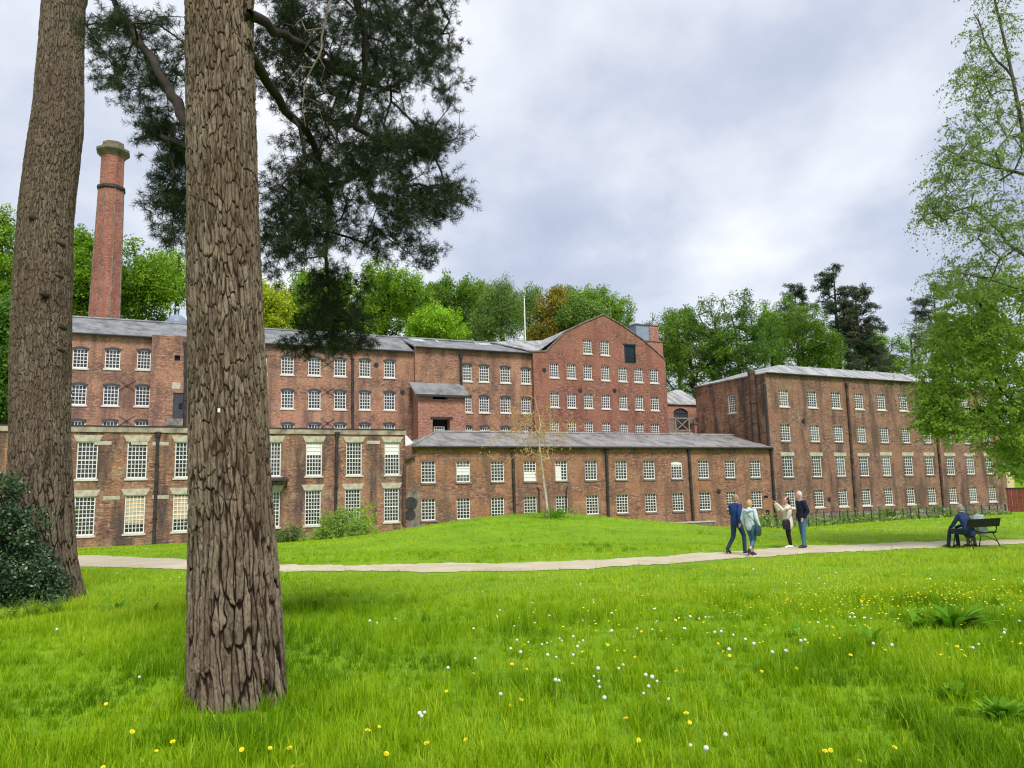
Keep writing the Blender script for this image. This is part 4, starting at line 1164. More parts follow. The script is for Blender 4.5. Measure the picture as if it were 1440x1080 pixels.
r = np.random.default_rng(5); pts = []
while len(pts) < 1150:
    px, py = r.normal(1250, 130), r.normal(858, 16)
    if r.random() < 0.25: px, py = r.uniform(700, 1500), r.uniform(800, 940)
    if py < 812: continue
    p = ground_at(px, py - 6)
    if not on_path(p[0], p[1], 0.4): pts.append((p[0] + r.normal() * 0.15, p[1] + r.normal() * 0.2))
flower_sheet('buttercups', 'drift of small yellow buttercups scattered in the grass on the right', 'wildflowers', pts, 0.011, 0.09, 0.18, MAT['petal'], 9)
pts = [tuple(ground_at(r.uniform(650, 1500), r.uniform(800, 900))[:2]) for _ in range(120)]
for _ in range(420):
    px = r.uniform(1060, 1480); p = ground_at(px, r.uniform(730, 750)); pts.append((p[0], p[1]))
for _ in range(160):
    p = ground_at(r.uniform(105, 265), r.uniform(771, 775)); pts.append((p[0], p[1]))
pts = [p for p in pts if not on_path(p[0], p[1], 0.3)]
flower_sheet('daisies', 'tiny white daisies sprinkled through the lawn beside the path', 'wildflowers', pts, 0.016, 0.06, 0.12, MAT['clock'], 10)

# dandelion clocks: round seed heads on stems, individually
def clock_mesh():
    V = []; F = []; r = random.Random(4); R = 0.021
    for i in range(150):
        z = 1 - 2 * (i + 0.5) / 150; a = i * 2.39996; q = math.sqrt(1 - z * z)
        d = Vector((q * math.cos(a), q * math.sin(a), z)); t = d.orthogonal().normalized(); b_ = d.cross(t)
        c = d * R; s = 0.0042
        n = len(V); V += [tuple(c + t * s), tuple(c + b_ * s), tuple(c - t * s), tuple(c - b_ * s), tuple(d * 0.003), tuple(d * 0.003 + t * 0.0008)]
        F += [(n, n + 1, n + 2), (n, n + 2, n + 3), (n + 4, n + 5, n)]
    me = bpy.data.meshes.new('seed_head'); me.from_pydata(V, [], F); me.materials.append(MAT['clock']); return me


def bloom_mesh():
    V = []; F = []
    for ring, (rad, z, nn) in enumerate(((0.021, 0.003, 16), (0.015, 0.007, 12), (0.008, 0.010, 8))):
        for k in range(nn):
            a = 2 * PI * (k + 0.5 * ring) / nn; w = 0.5 * PI * rad / nn * 2.2
            c, s = math.cos(a), math.sin(a); n = len(V)
            V += [(-s * w * 0.4, c * w * 0.4, 0), (s * w * 0.4, -c * w * 0.4, 0), (c * rad + s * w, s * rad - c * w, z), (c * rad - s * w, s * rad + c * w, z)]
            F.append((n, n + 1, n + 2, n + 3))
    me = bpy.data.meshes.new('flower_head'); me.from_pydata(V, [], F); me.materials.append(MAT['petal']); return me


CM, BM = clock_mesh(), bloom_mesh()
stem = MB(); stem.tube([(0.012, 0.0, -0.2), (0.004, 0.004, -0.1), (0, 0, 0)], 0.0022, 5); SM = stem.mesh('stem', MAT['stemg'])
core = MB(); core.lathe([(0.001, -0.004), (0.004, -0.002), (0.004, 0.002), (0.001, 0.004)], 8); KM = core.mesh('seed_core', MAT['stemg'])
clocks = [(1020, 1033), (971, 1048), (993, 1052), (940, 983), (835, 951), (842, 958), (843, 966), (917, 952), (924, 958), (781, 956), (786, 957), (876, 935), (1025, 913), (908, 949), (727, 900), (743, 903), (762, 906), (769, 904), (787, 898), (790, 901), (806, 895), (820, 901), (812, 909), (770, 921), (782, 924), (806, 921), (732, 917), (718, 912), (860, 887), (896, 884), (1005, 889), (1014, 888), (1031, 893), (1048, 899), (1086, 917), (1126, 901), (1132, 900), (1105, 915), (704, 976), (668, 926), (630, 939), (590, 1003), (597, 1002), (593, 1007), (520, 873), (530, 876), (556, 870), (703, 858), (750, 861), (752, 876), (983, 870), (992, 868), (1254, 907), (1228, 905), (1368, 911), (1376, 906), (1412, 890), (1409, 851), (1433, 813), (1440, 818), (912, 965), (850, 981), (841, 940), (1060, 905), (1195, 868), (870, 940), (905, 975), (196, 952), (80, 885), (240, 814), (252, 812), (165, 806)]
r = random.Random(12)
for i, (px, py) in enumerate(clocks):
    gp_ = ground_at(px, py + (0.17 + 0.03 * math.sin(i)) * FPX / max(4.0, ground_at(px, py + 15)[1]))
    d = ray(px, py); y_ = gp_[1]; p = EYE + d * (y_ / d[1])
    z = max(p[2], gp_[2] + 0.1)
    o = link('dandelion_clock', CM, None, (p[0], p[1], z)); o.scale = [r.uniform(0.45, 0.8)] * 3; o.rotation_euler = (r.uniform(-.2, .2), r.uniform(-.2, .2), r.uniform(0, 6))
    tag(o, 'white dandelion clock on a thin stem in the long grass', 'dandelion', 'dandelion clocks in the foreground grass')
    link('stem', SM, o); link('seed_core', KM, o)
blooms = [(149, 990), (186, 1029), (243, 1043), (412, 1078), (425, 1076), (517, 1027), (533, 1022), (220, 1056), (145, 1079), (407, 1052), (718, 992), (733, 984), (880, 1010), (970, 1016), (898, 1040), (898, 1042), (1160, 1056), (1168, 1055), (1209, 1070), (1258, 1051), (805, 933), (893, 924), (1017, 916), (1026, 922), (930, 887), (902, 888), (855, 907), (878, 915), (1071, 944), (1120, 940), (1196, 921), (1245, 914), (1357, 922), (1346, 909), (666, 947), (628, 972), (760, 884), (951, 944), (740, 941), (965, 1003), (1010, 905), (950, 872), (1002, 868), (720, 934), (655, 1040), (600, 1045), (543, 1060), (380, 1052), (340, 1054)]
for i, (px, py) in enumerate(blooms):
    gp_ = ground_at(px, py + 0.14 * FPX / max(4.0, ground_at(px, min(py + 15, 1079))[1]))
    d = ray(px, py); p = EYE + d * (gp_[1] / d[1]); z = max(p[2], gp_[2] + 0.09)
    o = link('dandelion_flower', BM, None, (p[0], p[1], z)); o.rotation_euler = (r.uniform(0.1, .8), r.uniform(-.4, .4), r.uniform(-0.6, 0.6)); o.scale = [r.uniform(0.5, 0.85)] * 3
    tag(o, 'yellow dandelion flower open in the long grass', 'dandelion', 'yellow dandelions in the foreground grass')
    link('stem', SM, o)

# ------------------------------------------------------------------ leafy plants
def leaf_strip(base, az, L, W, rise, seg=5, droop=0.6, fold=0.15):
    """one broad arching leaf; returns verts, quads"""
    V = []; F = []
    ca, sa = math.cos(az), math.sin(az)
    for i in range(seg + 1):
        s = i / seg; rad = L * s * math.cos(rise * (1 - 0.2 * s)); z = L * (math.sin(rise) * s - droop * 0.5 * s * s)
        w = W * math.sin(PI * min(1, 0.12 + 0.88 * s)) ** 0.7 * 0.5 if i < seg else 0.002
        cx, cy = base[0] + ca * rad, base[1] + sa * rad
        V += [(cx - sa * w, cy + ca * w, base[2] + z + fold * w), (cx, cy, base[2] + z), (cx + sa * w, cy - ca * w, base[2] + z + fold * w)]
    for i in range(seg):
        n = 3 * i; F += [(n, n + 1, n + 4, n + 3), (n + 1, n + 2, n + 5, n + 4)]
    return V, F


MAT['dock'] = leafmat('dock_leaf', (0.08, 0.22, 0.01), (0.2, 0.4, 0.02), 0.35, 0.7, 0.1)


def dock(px, py, n, L, W, label, name='dock_plant', cat='plant', seed=1, spread=0.2, group=None, rise=(0.3, 1.2)):
    r = random.Random(seed); p = ground_at(px, py); V = []; F = []; T = []
    for i in range(n):
        az_ = r.uniform(0, 6.28); q_ = abs(r.gauss(0, spread)) * 0.35; b_ = (math.cos(az_) * q_, math.sin(az_) * q_ * 0.7, 0.02)
        v, f = leaf_strip(b_, az_ + r.uniform(-.4, .4), L * r.uniform(0.7, 1.45), W * r.uniform(0.7, 1.1), r.uniform(*rise))
        o = len(V); V += v; F += [tuple(k + o for k in q) for q in f]; T += [r.random()] * len(v)
    ob = link(name, npmesh(name, np.array(V), np.array(F), MAT['dock'], np.array(T), smooth=True), None, tuple(p))
    return tag(ob, label, cat, group, kind='stuff' if name == 'ground_elder' else None)


dock(1342, 884, 46, 0.34, 0.11, 'clump of broad dark dock leaves in the buttercups, largest on the right', seed=2, spread=0.36)
dock(1292, 888, 12, 0.26, 0.09, 'small dock clump just left of the largest dock clump', seed=3, spread=0.14)
dock(1225, 908, 9, 0.26, 0.08, 'pale upright dock leaves in the grass between the buttercups and foreground', seed=4, spread=0.1, rise=(0.7, 1.3))
dock(1125, 898, 10, 0.2, 0.07, 'low dock plant beside two dandelion clocks in mid lawn', seed=5, spread=0.12)
dock(1055, 845, 10, 0.2, 0.07, 'small flat dock rosette in the short grass below the walking couple', seed=15, spread=0.12)
dock(440, 856, 16, 0.24, 0.08, 'coarse leafy weed beside the middle trunk in the lawn', seed=6, spread=0.16, name='leafy_weed')
dock(165, 858, 18, 0.2, 0.06, 'grey green weed patch right of the left trunk base', seed=7, spread=0.22, name='leafy_weed')
dock(215, 862, 18, 0.2, 0.06, 'grey green weed patch midway between the two trunks', seed=8, spread=0.3, name='leafy_weed')
dock(1410, 1010, 60, 0.13, 0.05, 'patch of pale ground elder leaves at the lower right corner of the lawn', seed=9, spread=0.22, name='ground_elder', rise=(0.5, 1.4))
dock(1345, 985, 30, 0.12, 0.05, 'smaller patch of ground elder left of the corner patch', seed=10, spread=0.15, name='ground_elder', rise=(0.5, 1.4))

# weeds along the wall foot
r = np.random.default_rng(8)
def weed_mass(name, label, line, h, n, mat, seed):
    r = np.random.default_rng(seed); V = []; 
    c = []
    for _ in range(n):
        px, w0, w1 = line(r); p = plan(px, r.uniform(w0, w1)); hh = h * (0.12 + 1.25 * vn2(np.array([p[0] * 0.6]), np.array([3.0]), seed)[0] ** 1.7)
        c.append((p[0], p[1], float(G(*p)) + hh * r.random()))
    c = np.array(c); k = len(c)
    a = r.normal(size=(k, 3)); a /= np.linalg.norm(a, axis=1)[:, None]; b_ = np.cross(a, r.normal(size=(k, 3))); b_ /= np.linalg.norm(b_, axis=1)[:, None]
    L = r.uniform(0.08, 0.2, (k, 1)); P = np.stack([c - a * L, c + b_ * L * 0.4, c + a * L, c - b_ * L * 0.4], 1).reshape(-1, 3)
    F = np.arange(4 * k).reshape(-1, 4)
    return tag(link(name, npmesh(name, P, F, mat, np.repeat(r.random(k), 4))), label, 'undergrowth', kind='stuff')


MAT['weed'] = leafmat('weed_leaf', (0.06, 0.13, 0.02), (0.19, 0.32, 0.05), 0.3, third=(0.34, 0.36, 0.14))
weed_mass('undergrowth', 'rough weeds and brambles along the foot of the brown block and its fence', lambda r: (r.uniform(1030, 1420), 50, 60), 1.05, 5000, MAT['weed'], 3)
# ------------------------------------------------------------------ trees
def bark_trunk(name, ax, zs_extra, nu, dz, pw, ph, depth, seed, mat, parent, flare=0.0, lowz=0.6):
    """ax rows (x,y,z,r) from the foot up; a trunk surface with raised bark plates"""
    ax = ax[np.argsort(ax[:, 2])]
    z0, z1 = ax[0, 2] - 0.25, ax[-1, 2]
    zs = np.concatenate([np.arange(z0, z1, dz), np.arange(z1, zs_extra[-1][2], 0.12)]) if zs_extra else np.arange(z0, z1, dz)
    full = np.vstack([ax] + ([np.array(zs_extra)] if zs_extra else []))
    cx = np.interp(zs, full[:, 2], full[:, 0]); cy = np.interp(zs, full[:, 2], full[:, 1]); rr = np.interp(zs, full[:, 2], full[:, 3])
    ker = np.hanning(41); ker /= ker.sum()
    sm = lambda a: np.convolve(np.pad(a, 20, mode='edge'), ker, 'valid')
    cx, rr = sm(cx), sm(rr) * 0.95
    cy = sm(cy)
    th = np.linspace(0, 2 * PI, nu, endpoint=False)
    TH, ZZ = np.meshgrid(th, zs); R = np.repeat(rr[:, None], nu, 1)
    ncell = max(8, int(round(2 * PI * ax[len(ax) // 2, 3] / pw)))
    # domain warp, periodic in angle
    wx = vn3(np.cos(TH) * 2.2, np.sin(TH) * 2.2, ZZ * 1.6, seed) - 0.5; wy = vn3(np.cos(TH) * 3.2 + 9, np.sin(TH) * 3.2, ZZ * 2.2, seed + 1) - 0.5
    w2 = vn3(np.cos(TH) * 12, np.sin(TH) * 12, ZZ * 9, seed + 2) - 0.5; w3 = vn3(np.cos(TH) * 14 + 5, np.sin(TH) * 14, ZZ * 12, seed + 6) - 0.5
    def cells(nc, hgt, wob, sd):
        U = TH / (2 * PI) * nc + wx * 1.2 * wob + w2 * 0.5; Vv = ZZ / hgt + wy * 1.1 + w3 * 0.5 * wob
        iu, iv = np.floor(U), np.floor(Vv)
        F1 = np.full(U.shape, 9.0); F2 = np.full(U.shape, 9.0); ID = np.zeros(U.shape); GX = np.zeros(U.shape)
        for du in (-1, 0, 1):
            for dv in (-1, 0, 1):
                cu, cv = iu + du, iv + dv; cm = np.mod(cu, nc)
                jx = cu + 0.5 + 0.8 * (_h2(cm, cv, sd) - 0.5); jy = cv + 0.5 + 0.9 * (_h2(cm, cv, sd + 4) - 0.5)
                ddx, ddy = U - jx, Vv - jy; d = np.sqrt(ddx ** 2 + (ddy * 0.85) ** 2); new = d < F1
                F2 = np.where(new, F1, np.minimum(F2, d)); ID = np.where(new, _h2(cm, cv, sd + 9), ID); GX = np.where(new, ddy, GX); F1 = np.where(new, d, F1)
        return F2 - F1, ID, GX
    e, ID, GX = cells(ncell, ph, 1.0, seed)
    eL, IDL, GXL = cells(max(8, int(ncell * 0.72)), ph * 2.6, 0.8, seed + 40)
    crack = sst(e, 0.0, 0.13)
    fw = 0.5 * (vn3(np.cos(TH) * R * 8 + 3, np.sin(TH) * R * 8, ZZ * 5, seed + 12) - 0.5)
    f1 = vn3(np.cos(TH) * R * 20 + fw, np.sin(TH) * R * 20 + fw, ZZ * 2.6, seed + 13)
    f2 = vn3(np.cos(TH) * R * 30 + fw, np.sin(TH) * R * 30, ZZ * 3.4, seed + 14)
    fur = np.minimum(sst(np.abs(f1 - 0.5), 0.0, 0.075), 0.35 + 0.65 * sst(np.abs(f2 - 0.5), 0.0, 0.09))
    mixz = sst(ZZ, lowz, lowz + 2.2) * 0.62
    low = sst(eL, 0.02, 0.2) * (0.72 + 0.28 * crack) * (0.8 + 0.2 * fur)
    h = low * (1 - mixz) + crack * (0.75 + 0.25 * fur) * mixz
    ID = IDL * (1 - mixz) + ID * mixz; GX = GXL * 0.5 * (1 - mixz) + GX * mixz
    fine = vn3(np.cos(TH) * R * 60, np.sin(TH) * R * 60, ZZ * 22, seed + 5)
    fine2 = vn3(np.cos(TH) * R * 130, np.sin(TH) * R * 130, ZZ * 70, seed + 7)
    lump = vn3(np.cos(TH) * 1.6, np.sin(TH) * 1.6, ZZ * 1.1, seed + 3) - 0.5
    disp = depth * (h * (0.62 + 0.6 * ID) - GX * 0.34 * h + 0.34 * (fine - 0.5) * h + 0.16 * (fine2 - 0.5) - 0.75) + lump * R * 0.10
    if flare:
        k = np.exp(-(ZZ - (z0 + 0.2)) / 0.35)
        disp = disp + flare * k * (0.35 + 0.65 * np.maximum(0, np.sin(TH * 5 + seed) * 0.7 + 0.4 * np.sin(TH * 8 + 1)))
    RR = R + disp
    V = np.stack([cx[:, None] + RR * np.cos(TH), cy[:, None] + RR * np.sin(TH), ZZ], 2).reshape(-1, 3)
    nz = len(zs); a = np.arange(nz - 1)[:, None] * nu; j = np.arange(nu)[None, :]; j2 = (j + 1) % nu
    F = np.stack([(a + j).ravel(), (a + j2).ravel(), (a + nu + j2).ravel(), (a + nu + j).ravel()], 1)
    tint = np.clip(h * (0.55 + 0.4 * ID) + 0.3 * (fine - 0.5), 0, 1)
    me = npmesh(name, V, F, mat, tint.ravel(), smooth=True)
    return link(name, me, parent)


def barkmat(name, deep, mid, lite, patch):
    m, nt, b = newmat(name)
    a = nt.nodes.new('ShaderNodeAttribute'); a.attribute_name = 'tint'
    g = nt.nodes.new('ShaderNodeNewGeometry').outputs['Position']
    col = ramp(nt, a.outputs['Fac'], [(0.08, deep), (0.38, mid), (0.85, lite)])
    n = noise(nt, mapping(nt, g, (1, 1, 0.6)), 1.3, 4, 0.6)
    col = mixc(nt, ramp(nt, n, [(0.42, 0.0), (0.62, 0.6)]), col, mixc(nt, a.outputs['Fac'], tuple(c * 0.3 for c in patch), patch))
    f = noise(nt, mapping(nt, g, (1, 1, 0.35)), 38, 5, 0.75)
    col = mixc(nt, 1.0, col, ramp(nt, f, [(0.25, 0.55), (0.75, 1.4)]), 'MULTIPLY')
    l = noise(nt, g, 9, 5, 0.75)
    col = mixc(nt, ramp(nt, l, [(0.6, 0.0), (0.72, 0.5)]), col, (0.27, 0.26, 0.22))
    nt.links.new(col, b.inputs['Base Color']); b.inputs['Roughness'].default_value = 0.95; b.inputs['Specular IOR Level'].default_value = 0.1
    bump(nt, b, f, 0.012, 0.8)
    return m


MAT['pine_bark'] = barkmat('pine_bark_plates', (0.009, 0.006, 0.004), (0.062, 0.041, 0.028), (0.25, 0.195, 0.145), (0.14, 0.088, 0.056))
MAT['pine_bark2'] = barkmat('pine_bark_grey', (0.014, 0.01, 0.008), (0.07, 0.05, 0.037), (0.19, 0.145, 0.105), (0.135, 0.09, 0.062))
MAT['limb'] = plain('limb_bark', (0.038, 0.028, 0.021), 0.9, 0.4, 4)
MAT['birch_bark'] = plain('birch_bark', (0.09, 0.075, 0.06), 0.85, 0.5, 6)
MAT['birch_pale'] = plain('sapling_bark', (0.5, 0.42, 0.32), 0.85, 0.3, 8)


class Skel:
    def __init__(self):
        self.P = []; self.par = []; self.r = []

    def line(self, pts, parent=-1, rs=None, step=0.4, wob=0.0, rng=None):
        """polyline of nodes; returns last index"""
        pts = [np.array(p, float) for p in pts]; last = parent
        if parent < 0: self.P.append(pts[0]); self.par.append(-1); self.r.append(rs[0] if rs else 0); last = len(self.P) - 1
        for i in range(len(pts) - 1):
            a, b_ = pts[i], pts[i + 1]; L = np.linalg.norm(b_ - a); n = max(1, int(L / step))
            for k in range(1, n + 1):
                s = k / n; p = a + (b_ - a) * s
                if wob and rng is not None and not (k == n): p = p + rng.normal(size=3) * wob
                self.P.append(p); self.par.append(last); self.r.append((rs[i] + (rs[i + 1] - rs[i]) * s) if rs else 0); last = len(self.P) - 1
        return last

    def grow(self, A, rng, step=0.5, upbias=0.5, sag=0.0, outbias=0.0, wob=0.08, lockbelow=None):
        """connect attractor points with branching twigs; returns node index of each"""
        A = np.asarray(A, float); n0 = len(self.P)
        P = np.array(self.P); par = list(self.par); r = list(self.r)
        d0 = np.min(np.linalg.norm(A[:, None, :] - P[None, ::3, :], axis=2), axis=1)
        order = np.argsort(d0); buf = np.zeros((n0 + len(A) * 14 + 50, 3)); buf[:n0] = P; n = n0; ends = np.zeros(len(A), int)
        ok0 = np.ones(len(buf), bool)
        if lockbelow is not None: ok0[:n0] = P[:, 2] > lockbelow
        for i in order:
            a = A[i]; D = a - buf[:n]; dist = np.sqrt((D ** 2).sum(1))
            cost = dist + upbias * np.maximum(0, buf[:n, 2] - a[2] + 0.35 * np.hypot(D[:, 0], D[:, 1]))
            cost[~ok0[:n]] += 1e3
            j = int(np.argmin(cost)); p0 = buf[j].copy(); L = np.linalg.norm(a - p0); k = min(12, max(1, int(L / step)))
            perp = rng.normal(size=3) * wob * L; last = j
            for q in range(1, k + 1):
                s = q / k; p = p0 + (a - p0) * s + perp * math.sin(PI * s) + np.array([0, 0, sag * L * math.sin(PI * s)])
                if n >= len(buf): break
                buf[n] = p; par.append(last); r.append(0); last = n; n += 1
            ends[i] = last
        self.P = list(buf[:n]); self.par = par; self.r = r
        return ends

    def radii(self, tip, ends, expo=0.45, rmax=9.0):
        n = len(self.P); cnt = np.zeros(n); cnt[ends] += 1
        for i in range(n - 1, -1, -1):
            if self.par[i] >= 0: cnt[self.par[i]] += cnt[i]
        R = np.minimum(tip * np.maximum(cnt, 1) ** expo, rmax); fixed = np.array(self.r)
        return np.where(fixed > 0, fixed, R)

    def tubes(self, R, k=5, rmin=0.0, sel=None):
        P = np.array(self.P); par = np.array(self.par); idx = np.where((par >= 0) & (R >= rmin))[0]
        if sel is not None: idx = idx[sel[idx]]
        a, b_ = P[par[idx]], P[idx]; rb = R[idx]; ra = np.minimum(R[par[idx]], rb * 1.45 + 0.002)
        t = b_ - a; L = np.linalg.norm(t, axis=1, keepdims=True); t = t / np.maximum(L, 1e-6)
        s = np.where(np.abs(t[:, 2:3]) < 0.9, np.array([[0, 0, 1.0]]), np.array([[1.0, 0, 0]]))
        x = np.cross(t, s); x /= np.maximum(np.linalg.norm(x, axis=1, keepdims=True), 1e-6); y = np.cross(t, x)
        ang = 2 * PI * np.arange(k) / k
        ring = x[:, None, :] * np.cos(ang)[None, :, None] + y[:, None, :] * np.sin(ang)[None, :, None]
        b2 = b_ + t * 0.3 * rb[:, None]
        V = np.concatenate([a[:, None, :] + ring * ra[:, None, None], b2[:, None, :] + ring * rb[:, None, None]], 1).reshape(-1, 3)
        m = np.arange(len(idx))[:, None] * 2 * k; j = np.arange(k)[None, :]; j2 = (j + 1) % k
        F = np.stack([(m + j).ravel(), (m + j2).ravel(), (m + k + j2).ravel(), (m + k + j).ravel()], 1)
        return V, F


def leaves(C, n_per, rad, size, rng, up=0.3, aspect=0.6, hang=0.0, flat=1.0):
    """leaf-sized diamonds round the cluster centres"""
    C = np.asarray(C); N = len(C); k = int(n_per); m = N * k
    c = np.repeat(C, k, 0); off = rng.normal(size=(m, 3)); off /= np.linalg.norm(off, axis=1, keepdims=True); off *= (rng.random((m, 1)) ** 0.45)
    off = off * np.array([rad, rad, rad * flat]); off[:, 2] -= hang * rng.random(m) * rad
    p = c + off
    a = rng.normal(size=(m, 3)); a[:, 2] -= hang * 1.2; a /= np.linalg.norm(a, axis=1, keepdims=True)
    nrm = rng.normal(size=(m, 3)) * 0.7; nrm[:, 2] += up; b_ = np.cross(nrm, a); b_ /= np.maximum(np.linalg.norm(b_, axis=1, keepdims=True), 1e-6)
    L = size * (0.6 + 0.8 * rng.random((m, 1))) * 0.5; W = L * aspect
    V = np.stack([p - a * L, p + b_ * W, p + a * L, p - b_ * W], 1).reshape(-1, 3)
    cl = np.repeat(rng.random(N), k); t = np.clip(0.15 + 0.45 * cl + 0.4 * rng.random(m), 0, 1)
    return V, np.arange(4 * m).reshape(-1, 4), np.repeat(t, 4)


LM = {
    'bright': leafmat('leaf_bright', (0.07, 0.18, 0.01), (0.28, 0.46, 0.025)),
    'mid': leafmat('leaf_mid', (0.045, 0.125, 0.012), (0.2, 0.34, 0.03)),
    'deep': leafmat('leaf_deep', (0.035, 0.105, 0.014), (0.145, 0.28, 0.03)),
    'lime': leafmat('leaf_lime', (0.16, 0.33, 0.012), (0.36, 0.6, 0.03)),
    'yellow': leafmat('leaf_yellow', (0.3, 0.38, 0.015), (0.52, 0.6, 0.035)),
    'willow': leafmat('leaf_willow', (0.08, 0.16, 0.025), (0.24, 0.38, 0.07)),
    'gold': leafmat('leaf_gold', (0.16, 0.16, 0.025), (0.42, 0.36, 0.05)),
    'fir': leafmat('needle_dark', (0.02, 0.038, 0.018), (0.075, 0.115, 0.05), 0.1),
    'fir_brown': leafmat('needle_grey', (0.03, 0.04, 0.022), (0.1, 0.12, 0.06), 0.1),
    'grey': leafmat('leaf_thin', (0.06, 0.11, 0.03), (0.2, 0.29, 0.08)),
}


def make_tree(name, label, px, pxl, pxr, pyt, pyb, w, kind, seed, lobes=10, n_cl=300, n_leaf=84, leaf=0.27, group='trees on the bank behind the mill', clr=1.0, upb=0.5, hang=0.0, aspect=0.65, holes=0.0):
    rng = np.random.default_rng(seed)
    pl = plan(px, w, 0.5 * (pyt + pyb)); Y = pl[1]; base = np.array([pl[0], pl[1], float(G(*pl))])
    k = Y / FPX; hw = 0.5 * (pxr - pxl) * k; zt = at(px, pyt, Y)[2] + 1.1; zb = at(px, pyb, Y)[2]
    cxm = at(0.5 * (pxl + pxr), 0.5 * (pyt + pyb), Y)[0]
    zb = max(zb, base[2] + 1.0); cz = 0.5 * (zt + zb); hh = 0.5 * (zt - zb)
    c0 = np.array([cxm, Y, cz]); dep = max(hw * 0.85, 2.5)
    A = []
    # lobes on the crown's surface
    hw *= 1.2; n_cl = int(n_cl * 1.35)
    L = [(c0, np.array([hw * 0.66, dep * 0.62, hh * 0.72]))]
    for i in range(lobes):
        u = rng.normal(size=3); u /= np.linalg.norm(u); u[2] = u[2] * 0.9 + 0.12; s = 0.2 + 0.24 * rng.random()
        L.append((c0 + u * np.array([hw, dep, hh]) * (1 - s) * 1.06, np.array([hw, dep, hh]) * s))
    vol = np.array([l[1].prod() ** 0.66 for l in L]); vol /= vol.sum()
    while len(A) < n_cl:
        c, rad = L[rng.choice(len(L), p=vol)]; u = rng.normal(size=3); u /= np.linalg.norm(u); q = rng.random() ** 0.35
        p = c + u * rad * q
        if p[2] < zb - 0.5 or p[2] > zt - clr * 0.4: continue
        A.append(p)
    A = np.array(A)
    o = empty(name, tuple(base)); tag(o, label, 'tree', group)
    sk = Skel(); top = np.array([cxm * 0.7 + base[0] * 0.3, Y, cz + hh * 0.35])
    H = zt - base[2]
    sk.line([base + (0, 0, -0.5), base + (0, 0, H * 0.3), 0.5 * (base + top) + (rng.normal() * 0.3, 0, 0.1 * H), top], rs=[H * 0.022, H * 0.018, H * 0.013, H * 0.005], step=0.9)
    nt_ = len(sk.P)
    ends = sk.grow(A, rng, step=1.0, upbias=upb, wob=0.1, sag=0.06)
    R = sk.radii(0.035, ends, 0.42, H * 0.012)
    V, F = sk.tubes(R, 5); 
    ob = link('trunk', npmesh('trunk', V - base, F, MAT['limb'], smooth=True), o)
    Vl, Fl, T = leaves(A, n_leaf, clr, leaf, rng, hang=hang, aspect=aspect)
    link('crown', npmesh('crown', Vl - base, Fl, LM[kind], T), o)
    return o


def make_pine(name, label, px, pxl, pxr, pyt, pyb, w, kind, seed, tiers=26, group='trees on the bank behind the mill', lean=0.0, n=130):
    """tall pine with flattened, layered pads of dark needles on level limbs"""
    rng = np.random.default_rng(seed); pl = plan(px, w, 0.5 * (pyt + pyb)); Y = pl[1]; base = np.array([pl[0], pl[1], float(G(*pl))]); k = Y / FPX
    zt = at(px, pyt, Y)[2]; zb = at(px, pyb, Y)[2]; xl, xr = at(pxl, 0.5 * (pyt + pyb), Y)[0], at(pxr, 0.5 * (pyt + pyb), Y)[0]; H = zt - base[2]
    o = empty(name, tuple(base)); tag(o, label, 'tree', group)
    sk = Skel(); topx = at(px + lean, pyt, Y)[0]; tp = np.array([topx, Y, zt - 0.3])
    sk.line([base + (0, 0, -0.5), base * 0.5 + tp * 0.5, tp], rs=[H * 0.02, H * 0.014, 0.06], step=0.8)
    A = []
    for i in range(tiers):
        s = i / tiers; z = zt - (zt - zb) * (s ** 0.9) - rng.random() * 0.5
        f = (0.3 + 0.75 * s ** 0.6) if s < 0.75 else (1.0 - (s - 0.75) * 1.6); sd = -1 if rng.random() < 0.5 else 1
        reach = (tp[0] - xl if sd < 0 else xr - tp[0]) * f * rng.uniform(0.6, 1.2); ry = rng.normal() * 0.8 * abs(reach) * 0.7
        cx = tp[0] + sd * reach
        m = int(5 + 10 * f)
        for q in range(m):
            t = rng.uniform(0.25, 1.05); A.append((tp[0] + (cx - tp[0]) * t + rng.normal() * 0.4, Y + ry * t + rng.normal() * 0.9, z + rng.normal() * 0.55 + 0.4 * (1 - t)))
    A = np.array(A); ends = sk.grow(A, rng, step=0.8, upbias=0.25, wob=0.08); R = sk.radii(0.04, ends, 0.4, H * 0.009)
    V, F = sk.tubes(R, 5); link('trunk', npmesh('trunk', V - base, F, MAT['limb'], smooth=True), o)
    Vl, Fl, T = leaves(A, int(n * 0.8), 0.85, 0.34, rng, aspect=0.3, flat=0.55, up=0.8)
    link('crown', npmesh('crown', Vl - base, Fl, LM[kind], T), o)
    return o


